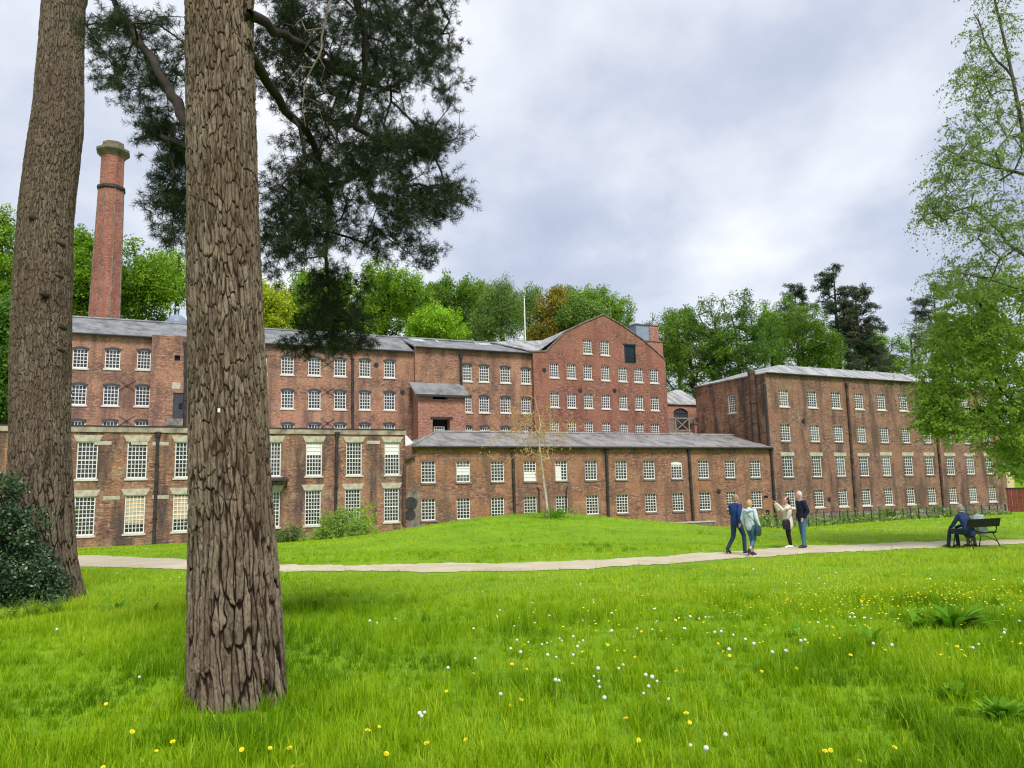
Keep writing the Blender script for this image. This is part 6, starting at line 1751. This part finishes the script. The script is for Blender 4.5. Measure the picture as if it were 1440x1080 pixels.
c = at(513, 738, Yw + 1); bush('garden_shrub', 'thin yellowish shrub touching the right side of the pale one', (c[0], Yw + 1, zg), (1.0, 0.8, at(513, 703, Yw)[2] - zg), 60, 40, 0.11, LM['lime'], 84, 0.3)
c = at(405, 755, Yw - 3); bush('garden_shrub', 'low grey-green shrub by the wall just right of the middle trunk', (c[0], Yw - 3, float(G(c[0], Yw - 3))), (1.3, 0.9, 1.1), 50, 45, 0.12, LM['grey'], 85, 0.3)
for px, lab, sd in ((1246, 'small dark bush at the fence behind the standing man, first of the row', 86), (1192, 'rough bush by the wall beside the long downpipe of the brown block', 87), (1070, 'low bush at the wall foot behind the walking couple', 88), (1322, 'leafy bush at the foot of the mossy downpipe left of the bench sitters', 89)):
    p = plan(px, 55); bush('wall_bush', lab, (p[0], p[1], float(G(*p))), (1.1, 0.8, 1.3), 45, 45, 0.13, MAT['weed'], sd, 0.3, group='bushes along the wall foot')
p = plan(-20, 60.3); 
# ------------------------------------------------------------------ people
def sweep(mb, pts, rads, lat=(1, 0, 0), k=14):
    """closed tapering tube; rads (rx along lat, ry across) per point, rounded ends"""
    pts = [Vector(p) for p in pts]; lat = Vector(lat)
    ring_c, ring_r = [], []
    t0 = (pts[1] - pts[0]).normalized(); t1 = (pts[-1] - pts[-2]).normalized()
    r0, r1 = rads[0], rads[-1]
    for s in (0.95, 0.6): ring_c.append((pts[0] - t0 * min(r0) * s, t0)); ring_r.append((r0[0] * math.sqrt(1 - s * s), r0[1] * math.sqrt(1 - s * s)))
    for i, p in enumerate(pts):
        t = (pts[min(i + 1, len(pts) - 1)] - pts[max(0, i - 1)]).normalized(); ring_c.append((p, t)); ring_r.append(rads[i])
    for s in (0.6, 0.95): ring_c.append((pts[-1] + t1 * min(r1) * s, t1)); ring_r.append((r1[0] * math.sqrt(1 - s * s), r1[1] * math.sqrt(1 - s * s)))
    n = len(mb.v)
    for (c, t), (rx, ry) in zip(ring_c, ring_r):
        x = lat - t * lat.dot(t)
        if x.length < 0.1: x = Vector((0, 1, 0)) - t * t.y
        x.normalize(); y = t.cross(x)
        for j in range(k):
            a = 2 * PI * j / k; mb.v.append(tuple(c + x * math.cos(a) * rx + y * math.sin(a) * ry))
    m = len(ring_c)
    for i in range(m - 1):
        for j in range(k):
            j2 = (j + 1) % k; mb.f.append((n + i * k + j, n + i * k + j2, n + (i + 1) * k + j2, n + (i + 1) * k + j))
    mb.f.append(tuple(n + j for j in range(k))[::-1]); mb.f.append(tuple(n + (m - 1) * k + j for j in range(k)))


def fused(name, mb, voxel, mat, parent, smooth_it=4):
    """melt the swept parts into one continuous skin"""
    o = link('tmp', mb.mesh('tmp', None, recalc=False))
    md = o.modifiers.new('r', 'REMESH'); md.mode = 'VOXEL'; md.voxel_size = voxel; md.use_smooth_shade = True
    s = o.modifiers.new('s', 'SMOOTH'); s.factor = 0.5; s.iterations = smooth_it
    dg = bpy.context.evaluated_depsgraph_get(); me = bpy.data.meshes.new_from_object(o.evaluated_get(dg))
    bpy.data.objects.remove(o); me.name = name; me.materials.clear(); me.materials.append(mat)
    me.polygons.foreach_set('use_smooth', [True] * len(me.polygons))
    return link(name, me, parent)


def cloth(name, col, rough=0.85): return plain(name, col, rough, 0.12, 14)


SKIN = plain('skin', (0.55, 0.33, 0.25), 0.55, 0.06, 12)
J0 = dict(pel=(0, 0, .95), waist=(0, 0, 1.08), chest=(0, 0.0, 1.27), neck=(0, -.01, 1.47), head=(0, .02, 1.62),
          shL=(-.18, 0, 1.41), elL=(-.24, -.03, 1.13), wrL=(-.25, .06, .88), shR=(.18, 0, 1.41), elR=(.24, -.03, 1.13), wrR=(.25, .06, .88),
          hiL=(-.09, 0, .92), knL=(-.1, .02, .5), anL=(-.1, -.02, .09), toL=(-.11, .15, .03), hiR=(.09, 0, .92), knR=(.1, .02, .5), anR=(.1, -.02, .09), toR=(.11, .15, .03), face=0.0, tilt=0.0)


def hand(mb, el, wr, side, curl=0.5):
    el, wr = Vector(el), Vector(wr); d = (wr - el).normalized(); s = d.orthogonal().normalized()
    up = Vector((0, 0, 1)) - d * d.z; up = up.normalized() if up.length > 0.2 else Vector((0, 1, 0)); s = d.cross(up).normalized(); nrm = up
    if abs(d.z) > 0.7: s = Vector((0, 1, 0)) - d * d.y; s.normalize(); nrm = d.cross(s)
    pal = wr + d * 0.085
    sweep(mb, [wr, wr + d * 0.04, pal], [(.026, .02), (.037, .017), (.04, .015)], s, 10)
    for i, L in enumerate((.066, .075, .07, .055)):
        b_ = pal + s * (0.03 - 0.02 * i); k1 = b_ + d * L * 0.5 - nrm * 0.006 * curl * 2; k2 = b_ + d * L * 0.95 * (1 - 0.3 * curl) - nrm * L * 0.5 * curl
        sweep(mb, [b_ - d * 0.01, k1, k2], [(.0095, .0095), (.009, .009), (.0075, .0075)], s, 6)
    tb = wr + d * 0.03 + s * 0.035; sweep(mb, [tb, tb + s * 0.03 + d * 0.03, tb + s * 0.032 + d * 0.062 - nrm * 0.012], [(.012, .012), (.0105, .0105), (.008, .008)], s, 6)


def person(label, px, py, rz, height, J, top, trousers, shoes, hair, hairstyle='short', coat_len=0.82, coat_w=1.0, group=None, bare_ankle=False, seat=None, loc=None, hood=None, collar=None, slim=1.0):
    g = np.array(loc) if loc is not None else ground_at(px, py)
    o = empty('person', (g[0], g[1], g[2]), rz); tag(o, label, 'person', group); s = height / 1.74; o.scale = (s, s, s)
    j = dict(J0); j.update(J); v = {k: Vector(p) for k, p in j.items() if isinstance(p, tuple)}
    mb = MB(); lat = (v['shR'] - v['shL']).normalized(); plat = (v['hiR'] - v['hiL']).normalized()
    sweep(mb, [v['pel'] - Vector((0, 0, .05)), v['pel'], v['waist'], v['chest'], v['chest'] * .45 + v['neck'] * .55 + Vector((0, 0, -.0)), v['neck'] - Vector((0, 0, .03))],
          [(.14 * slim, .105), (.16 * slim, .115), (.135 * slim, .1), (.165 * slim, .115), (.14 * slim, .085), (.06, .055)], lat)
    hd = v['head']; f = Matrix.Rotation(j['face'], 3, 'Z') @ Matrix.Rotation(-j['tilt'], 3, 'X'); fw = f @ Vector((0, 1, 0)); fx = f @ Vector((1, 0, 0)); fu = f @ Vector((0, 0, 1))
    sweep(mb, [v['neck'] - Vector((0, 0, .06)), v['neck'], hd - fu * .05 - fw * .01], [(.062, .06), (.056, .056), (.055, .055)], fx, 10)
    # skull, jaw, nose, ears, lips, brow
    sweep(mb, [hd - fu * .085 + fw * .045, hd - fu * .05 + fw * .028, hd - fu * .0 + fw * .008, hd + fu * .05 - fw * .002, hd + fu * .085 - fw * .008],
          [(.032, .035), (.056, .068), (.072, .09), (.076, .096), (.055, .07)], fx, 16)
    sweep(mb, [hd + fu * .012 + fw * .092, hd - fu * .012 + fw * .108, hd - fu * .024 + fw * .1], [(.009, .01), (.013, .013), (.015, .01)], fx, 8)
    sweep(mb, [hd - fu * .052 + fw * .088 - fx * .02, hd - fu * .052 + fw * .092, hd - fu * .052 + fw * .088 + fx * .02], [(.007, .007), (.009, .009), (.007, .007)], fu, 6)
    for sg in (-1, 1): sweep(mb, [hd + fx * sg * .076 - fu * .025, hd + fx * sg * .082, hd + fx * sg * .078 + fu * .022], [(.012, .016), (.012, .02), (.01, .014)], fw, 8)
    for sd in 'LR':
        sh, el, wr = v['sh' + sd], v['el' + sd], v['wr' + sd]
        sweep(mb, [v['chest'] * .3 + v['neck'] * .5 + sh * .2, sh, sh * .5 + el * .5, el, el * .45 + wr * .55, wr], [(.06, .06), (.058, .058), (.048, .048), (.04, .04), (.036, .036), (.025, .022)], (0, 1, 0), 10)
        hand(mb, el, wr, sd, 0.6)
        hi, kn, an, to = v['hi' + sd], v['kn' + sd], v['an' + sd], v['to' + sd]
        sweep(mb, [hi + (v['pel'] - hi) * .3, hi, hi * .5 + kn * .5, kn, kn * .6 + an * .4, an], [(.09, .09), (.088 * slim, .09), (.07 * slim, .072), (.055, .056), (.052, .054), (.036, .038)], plat, 12)
        sweep(mb, [an + Vector((0, 0, -.02)), an * .4 + to * .6, to], [(.035, .035), (.036, .028), (.028, .02)], plat, 8)
    body = fused('body', mb, 0.0105, SKIN, o)
    for sg in (-1, 1):
        e = MB(); c = hd + fu * .006 + fw * .086 + fx * sg * .03; e.lathe([(0.002, -.006), (.008, -.003), (.008, .003), (.002, .006)], 8, tuple(c)); e.build('eye', MAT['dark'], o)
    # top
    t = MB(); cl = coat_w; hem = Vector((v['pel'].x, v['pel'].y, 0)) + Vector((0, 0, coat_len)) if coat_len < 1.2 else v['pel']
    ht = hem if J.get('sit') is None else v['pel'] - Vector((0, 0, .08))
    sweep(t, [ht, ht * .5 + v['waist'] * .5, v['waist'], v['chest'], v['chest'] * .45 + v['neck'] * .55, v['neck'] - Vector((0, 0, .01))],
          [(.18 * cl, .14 * cl), (.178 * cl, .14 * cl), (.165 * cl, .135), (.19 * cl, .142), (.165, .11), (.07, .07)], lat, 18)
    for sd in 'LR':
        sh, el, wr = v['sh' + sd], v['el' + sd], v['wr' + sd]; c = wr + (el - wr) * .06
        sweep(t, [v['chest'] * .3 + v['neck'] * .45 + sh * .25, sh, sh * .5 + el * .5, el, el * .45 + wr * .55, c], [(.075, .075), (.077, .077), (.066, .066), (.06, .06), (.054, .054), (.045, .045)], (0, 1, 0), 12)
    jk = fused('jacket', t, 0.016, top, o, 3)
    if collar:
        c = MB(); c.tube([v['neck'] - Vector((0, 0, .035)), v['neck'] + Vector((0, 0.0, .02))], [.085, .075], 14); c.build('collar', collar, jk, smooth=True)
    if hood:
        c = MB(); nb = v['neck'] + Vector((0, -.09, -.05)); sweep(c, [nb - lat * .1, nb + Vector((0, -.02, -.04)), nb + lat * .1], [(.05, .05), (.065, .06), (.05, .05)], (0, 0, 1), 10); fused('hood', c, 0.018, hood, jk)
    # trousers
    t = MB()
    sweep(t, [v['pel'] + (v['waist'] - v['pel']) * .6, v['pel'], v['pel'] - Vector((0, 0, .06))], [(.155 * slim, .12), (.172 * slim, .13), (.15 * slim, .12)], plat, 14)
    for sd in 'LR':
        hi, kn, an = v['hi' + sd], v['kn' + sd], v['an' + sd]; e = kn * .38 + an * .62 if bare_ankle else an
        sweep(t, [hi + (v['pel'] - hi) * .4, hi, hi * .5 + kn * .5, kn, kn * .55 + e * .45, e], [(.1, .1), (.1 * slim, .104 * slim), (.083 * slim, .085 * slim), (.067 * slim, .07 * slim), (.062 * slim, .063 * slim), (.055 * slim, .056 * slim)], plat, 12)
    fused('trousers', t, 0.015, trousers, o, 3)
    for sd in 'LR':
        an, to = v['an' + sd], v['to' + sd]; dn = (to - an); heel = an - Vector((dn.x, dn.y, 0)) * .3 + Vector((0, 0, min(dn.z, 0) * .8))
        t = MB(); sweep(t, [heel, an + Vector((0, 0, -.035)) + dn * .1, an * .4 + to * .6, to + dn * .12], [(.034, .034), (.045, .045), (.046, .036), (.036, .024)], plat, 10); sweep(t, [an + Vector((0, 0, .02)), an + Vector((0, 0, -.04))], [(.045, .048), (.047, .05)], plat, 10)
        fused('shoe', t, 0.012, shoes, o, 2)
    # hair
    h = MB()
    if hairstyle == 'short':
        sweep(h, [hd - fu * .03 - fw * .045, hd + fu * .02 - fw * .028, hd + fu * .06 - fw * .016, hd + fu * .098 - fw * .01], [(.07, .062), (.084, .078), (.083, .094), (.05, .062)], fx, 14)
    elif hairstyle == 'bald':
        sweep(h, [hd - fu * .045 - fw * .05, hd + fu * .0 - fw * .04, hd + fu * .03 - fw * .038], [(.066, .056), (.08, .066), (.078, .062)], fx, 14)
    elif hairstyle == 'bob':
        sweep(h, [hd - fu * .09 - fw * .03, hd - fu * .03 - fw * .03, hd + fu * .04 - fw * .014, hd + fu * .085 - fw * .006, hd + fu * .112 - fw * .008], [(.07, .06), (.098, .085), (.098, .1), (.08, .088), (.04, .05)], fx, 16)
    elif hairstyle == 'long':
        sweep(h, [hd - fu * .27 - fw * .1, hd - fu * .16 - fw * .08, hd - fu * .03 - fw * .045, hd + fu * .04 - fw * .022, hd + fu * .075 - fw * .014, hd + fu * .1 - fw * .01], [(.04, .03), (.07, .045), (.088, .075), (.09, .092), (.078, .086), (.045, .055)], fx, 16)
    fused('hair', h, 0.012, hair, o, 2)
    return o, v


C_NAVY, C_NAVY2 = cloth('navy_jersey', (0.012, 0.04, 0.15)), cloth('black_navy_knit', (0.008, 0.012, 0.03))
C_ICE, C_CREAM = cloth('ice_blue_anorak', (0.5, 0.6, 0.64), 0.6), cloth('cream_coat', (0.66, 0.6, 0.5))
C_DENIM, C_DENIM2, C_BLK = cloth('dark_denim', (0.02, 0.04, 0.085)), cloth('washed_denim', (0.06, 0.14, 0.24)), cloth('black_leggings', (0.01, 0.01, 0.012))
C_SH, C_WSH, C_BAG = cloth('dark_shoe', (0.03, 0.03, 0.035), 0.5), cloth('white_trainer', (0.78, 0.76, 0.74), 0.5), cloth('black_leather', (0.012, 0.012, 0.014), 0.4)
H_BLOND, H_WHITE, H_GREY, H_DARK, H_SHORT = cloth('blond_hair', (0.5, 0.33, 0.16)), cloth('white_hair', (0.62, 0.6, 0.56)), cloth('grey_hair', (0.33, 0.3, 0.27)), cloth('dark_auburn_hair', (0.05, 0.015, 0.012)), cloth('cropped_fair_hair', (0.3, 0.19, 0.12))
C_GRN, C_KHAKI = cloth('grey_green_jacket', (0.42, 0.52, 0.48)), cloth('khaki_trousers', (0.2, 0.17, 0.12))

walkA = dict(hiL=(-.09, 0, .92), knL=(-.1, -.05, .5), anL=(-.1, -.32, .17), toL=(-.1, -.22, .05), hiR=(.09, 0, .92), knR=(.09, .2, .53), anR=(.09, .2, .09), toR=(.1, .36, .04),
             elL=(-.25, .08, 1.16), wrL=(-.2, .22, .98), elR=(.25, -.12, 1.16), wrR=(.24, -.12, .92), neck=(0, .02, 1.47), head=(0, .05, 1.61), chest=(0, .01, 1.27))
person('cropped-haired person in a navy jumper and dark jeans walking along the path', 1038, 779, math.radians(-58), 1.71, walkA, C_NAVY, C_DENIM, C_SH, H_SHORT, 'short', coat_len=.93)
walkB = dict(hiL=(-.09, 0, .92), knL=(-.09, .16, .54), anL=(-.1, .34, .12), toL=(-.1, .48, .1), hiR=(.09, 0, .92), knR=(.09, .03, .5), anR=(.09, -.3, .2), toR=(.1, -.17, .07),
             elR=(.25, -.02, 1.15), wrR=(.28, .06, .91), elL=(-.25, -.05, 1.15), wrL=(-.24, .08, .92), head=(0, .04, 1.61), face=-0.35)
walkB = dict(walkB, anL=(-.1, .2, .09), toL=(-.1, .36, .04))
o, v = person('person in an ice-blue hooded anorak and rolled jeans walking along the path', 1058, 782, math.radians(-48), 1.56, walkB, C_ICE, C_DENIM2, C_SH, H_BLOND, 'bob', coat_len=.9, bare_ankle=True, hood=C_ICE, coat_w=.93)
mb = MB(); mb.prism([(.2, -.1, .62), (.24, .16, .62), (.3, .16, .62), (.27, -.1, .62)], [(.2, -.12, .86), (.24, .18, .86), (.3, .18, .86), (.27, -.12, .86)])
def bag(v, side, z, strapmat, bagmat, gpos, label):
    b_ = empty('shoulder_bag', gpos); return b_
def hang_bag(person_o, label, x, y, z, w, h, mat, pts):
    """a bag carried by someone: a thing of its own at world place"""
    bpy.context.view_layer.update(); Mw = person_o.matrix_world
    base = Mw @ Vector((x, y, z)); sc = person_o.scale[0]; rz = person_o.rotation_euler.z
    b_ = empty('shoulder_bag', tuple(base), rz); tag(b_, label, 'bag')
    mb = MB(); sweep(mb, [(0, -w / 2, -h / 2), (0, -w / 2, h / 2)], [(.03, .02), (.03, .02)]); mb = MB()
    sweep(mb, [(0, 0, -h / 2), (0, 0, 0), (0, 0, h / 2)], [(.05, w / 2), (.06, w / 2 * 1.05), (.045, w / 2 * .9)], (1, 0, 0), 12); fused('pouch', mb, 0.014, mat, b_, 2)
    s = MB(); q = [Vector(p) * sc - Vector((x, y, z)) * sc for p in pts]
    s.tube([(0, 0, h / 2)] + q + [(0, 0, h / 2 - .01)], .008, 6); s.build('strap', mat, b_)
hang_bag(o, 'dark green shoulder bag on the hip of the person in the ice-blue anorak', .27, .0, .8, .26, .22, cloth('bottle_green_bag', (0.03, 0.06, 0.06)), [(.2, -.12, 1.1), (.0, -.16, 1.32), (-.12, -.06, 1.5), (-.12, .1, 1.42), (.1, .18, 1.15)])
photoC = dict(elL=(-.2, .26, 1.3), wrL=(-.1, .42, 1.53), elR=(.2, .26, 1.3), wrR=(.06, .42, 1.53), hiL=(-.07, 0, .92), hiR=(.07, 0, .92), knL=(-.06, .03, .5), anL=(-.06, -.02, .09), knR=(.07, .02, .5), anR=(.06, -.05, .09), toL=(-.07, .16, .03), toR=(.07, .12, .03), head=(0, .01, 1.62), tilt=0.05)
o, v = person('dark-haired person in a cream coat and black leggings holding up a phone', 1111, 770.5, math.radians(97), 1.55, photoC, C_CREAM, C_BLK, C_WSH, H_DARK, 'long', coat_len=.76, coat_w=1.12, slim=.86)
bpy.context.view_layer.update(); p = o.matrix_world @ Vector((-.02, .49, 1.6)); ph = MB(); ph.box(-.075, .075, -.005, .005, -.037, .037); po = ph.build('phone', plain('dark_phone', (0.05, 0.02, 0.02), 0.3, 0.05), None, loc=tuple(p), rz=math.radians(97)); tag(po, 'small dark phone held up by the person in the cream coat', 'phone')
ls = MB(); ls.tube([(.055, -.008, .02), (.055, -.004, .02)], .008, 10); ls.build('camera_lens', MAT['dark'], po)
hang_bag(o, 'black handbag hanging at the front of the cream coat', -.2, .17, .82, .26, .24, C_BAG, [(-.2, .16, 1.1), (-.16, .08, 1.45), (-.12, -.05, 1.48), (-.2, -.1, 1.2)])
standD = dict(elL=(-.27, -.06, 1.14), wrL=(-.2, .06, .93), elR=(.27, -.06, 1.14), wrR=(.2, .06, .93), knL=(-.1, .04, .5), anL=(-.1, .06, .09), toL=(-.12, .22, .03), knR=(.1, -.02, .5), anR=(.1, -.08, .09), toR=(.12, .08, .03), head=(0, .05, 1.62), neck=(0, .01, 1.47), face=0.0)
person('white-haired person in a dark knit and blue jeans standing on the path', 1131, 770.5, math.radians(100), 1.72, standD, C_NAVY2, C_DENIM2, C_SH, H_WHITE, 'short', coat_len=.9, collar=cloth('grey_collar', (0.3, 0.33, 0.36)))

# ---- bench and the two sitters
bf = math.radians(22)                          # the bench faces up and to the left
bp = ground_at(1373, 770.5)
BE = empty('park_bench', tuple(bp), bf); tag(BE, 'dark slim park bench with a single back plank and bent metal legs beside the path', 'bench')
BLK = plain('bench_black', (0.012, 0.011, 0.011), 0.5, 0.2, 8)
W = 0.67
for nm, z0, z1, y in (('backrest', .62, .86, -.30),):
    mb = MB(); mb.prism([(-W, y, z0), (W, y, z0), (W, y + .035, z0), (-W, y + .035, z0)], [(-W, y - .07, z1), (W, y - .07, z1), (W, y - .035, z1), (-W, y - .035, z1)]); mb.build(nm, BLK, BE)
for k, y in enumerate((-.2, -.04, .12)): mb = MB(); mb.box(-W, W, y, y + .13, .43, .465); mb.build('seat', BLK, BE)
for x in (-W + .12, W - .12):
    mb = MB(); mb.tube([(x, .32, 0), (x, .27, .2), (x, .22, .4), (x, .12, .425), (x, -.2, .42), (x, -.27, .5), (x, -.345, .84)], .016, 8); mb.build('leg', BLK, BE)
    mb = MB(); mb.tube([(x, -.36, 0), (x, -.27, .2), (x, -.16, .42)], .016, 8); mb.build('leg', BLK, BE)
    mb = MB(); mb.tube([(x, -.28, .18), (x * .3, -.05, .42)], .012, 8); mb.build('stretcher', BLK, BE)


def seated(label, xo, J, *a, **k):
    c, s = math.cos(bf), math.sin(bf); return person(label, 0, 0, bf, *a[:1], J, *a[1:], loc=(bp[0] + c * xo - s * 0.0, bp[1] + s * xo, bp[2]), **k)
sit = dict(sit=1, pel=(0, -.06, .56), waist=(0, -.05, .7), chest=(0, .0, .9), neck=(0, .06, 1.08), head=(0, .12, 1.22), shL=(-.18, .04, 1.02), shR=(.18, .04, 1.02),
           hiL=(-.09, 0, .54), hiR=(.09, 0, .54), knL=(-.13, .42, .52), knR=(.12, .42, .52), anL=(-.14, .4, .1), anR=(.12, .36, .1), toL=(-.15, .57, .04), toR=(.13, .53, .04), elL=(-.25, .06, .77), elR=(.24, .06, .77), wrL=(-.14, .3, .66), wrR=(.14, .3, .66))
lean = dict(sit, chest=(0, .04, .91), neck=(0, .13, 1.1), head=(0, .18, 1.25), waist=(0, -.02, .7), shL=(-.19, .1, 1.03), shR=(.19, .1, 1.03), elL=(-.25, .3, .72), elR=(.24, .3, .72), wrL=(-.13, .5, .63), wrR=(.1, .5, .63), knL=(-.14, .52, .53), knR=(.12, .5, .53), anL=(-.15, .6, .1), anR=(.12, .46, .1), toL=(-.16, .77, .04), toR=(.13, .63, .04))
seated('grey-haired person in a navy jacket and jeans leaning forward on the bench', -.3, lean, 1.62, C_NAVY2.copy() if False else cloth('navy_jacket', (0.018, 0.04, 0.11)), C_DENIM, C_SH, H_GREY, hairstyle='short', collar=cloth('black_collar', (0.01, 0.01, 0.012)), coat_w=1.22)
seated('fair-haired person in a grey-green jacket sitting at the bench end', .27, dict(sit, face=-0.35), 1.55, C_GRN, C_KHAKI, C_SH, H_BLOND, hairstyle='short', hood=cloth('white_hood', (0.6, 0.65, 0.66)))

# ------------------------------------------------------------------ light and sky
SUN_EL, SUN_AZ = math.radians(52), math.radians(20)      # azimuth: degrees right of straight behind the camera
sd = Vector((math.sin(SUN_AZ) * math.cos(SUN_EL), -math.cos(SUN_AZ) * math.cos(SUN_EL), math.sin(SUN_EL)))
sl = bpy.data.lights.new('sun', 'SUN'); sl.energy = 1.5; sl.angle = math.radians(18); sl.color = (1.0, 0.96, 0.9)
so = bpy.data.objects.new('sun', sl); COL.objects.link(so); so.rotation_euler = sd.to_track_quat('Z', 'Y').to_euler(); so.location = (0, -10, 60)
w = bpy.data.worlds.new('World'); S.world = w; w.use_nodes = True; nt = w.node_tree
for n_ in list(nt.nodes): nt.nodes.remove(n_)
out = nt.nodes.new('ShaderNodeOutputWorld')
sky = nt.nodes.new('ShaderNodeTexSky'); sky.sky_type = 'NISHITA'; sky.sun_disc = False; sky.sun_elevation = SUN_EL; sky.sun_rotation = math.atan2(sd.x, sd.y)
b1 = nt.nodes.new('ShaderNodeBackground'); nt.links.new(sky.outputs[0], b1.inputs[0]); b1.inputs[1].default_value = 0.05
tc = nt.nodes.new('ShaderNodeTexCoord').outputs['Generated']
sep = nt.nodes.new('ShaderNodeSeparateXYZ'); nt.links.new(tc, sep.inputs[0])
zz = nd(nt, 'ShaderNodeMath', {'operation': 'MAXIMUM'}, i0=sep.outputs[2], i1=0.0); zz = nd(nt, 'ShaderNodeMath', {'operation': 'ADD'}, i0=zz.outputs[0], i1=0.32)
vx = nd(nt, 'ShaderNodeMath', {'operation': 'DIVIDE'}, i0=sep.outputs[0], i1=zz.outputs[0]); vy = nd(nt, 'ShaderNodeMath', {'operation': 'DIVIDE'}, i0=sep.outputs[1], i1=zz.outputs[0])
cmb = nd(nt, 'ShaderNodeCombineXYZ', None, X=vx.outputs[0], Y=vy.outputs[0], Z=0.0)
cv = mapping(nt, cmb.outputs[0], (1, 0.8, 1), (CLOUD[0], CLOUD[1], 0)) if 'CLOUD' in globals() else mapping(nt, cmb.outputs[0], (1, 0.8, 1), (3.1, 1.7, 0))
n1 = noise(nt, cv, 1.3, 4, 0.42); n2 = noise(nt, mapping(nt, cv, (1, 1, 1), (4, 8, 0)), 3.4, 6, 0.55)
m1 = nd(nt, 'ShaderNodeMath', {'operation': 'MULTIPLY'}, i0=n1, i1=0.68); m2 = nd(nt, 'ShaderNodeMath', {'operation': 'MULTIPLY_ADD'}, i0=n2, i1=0.32, i2=m1.outputs[0])
cc_ = ramp(nt, m2.outputs[0], [(0.35, (0.42, 0.48, 0.63)), (0.46, (0.58, 0.63, 0.76)), (0.53, (0.77, 0.81, 0.89)), (0.63, (1.02, 1.03, 1.05))])
b2 = nt.nodes.new('ShaderNodeBackground'); nt.links.new(cc_, b2.inputs[0]); b2.inputs[1].default_value = 0.45
mx = nt.nodes.new('ShaderNodeMixShader'); mx.inputs[0].default_value = 0.88; nt.links.new(b1.outputs[0], mx.inputs[1]); nt.links.new(b2.outputs[0], mx.inputs[2]); nt.links.new(mx.outputs[0], out.inputs[0])

vs = S.view_settings; S.display_settings.display_device = 'sRGB'; vs.view_transform = 'Standard'; vs.look = 'None'; vs.exposure = 1.36; vs.gamma = 1.0
S.render.engine = 'CYCLES'; S.cycles.use_denoising = True; S.cycles.max_bounces = 6; S.cycles.diffuse_bounces = 3; S.cycles.transmission_bounces = 3; S.cycles.transparent_max_bounces = 4
S.cycles.caustics_reflective = False; S.cycles.caustics_refractive = False; S.render.film_transparent = False; S.cycles.filter_width = 1.2
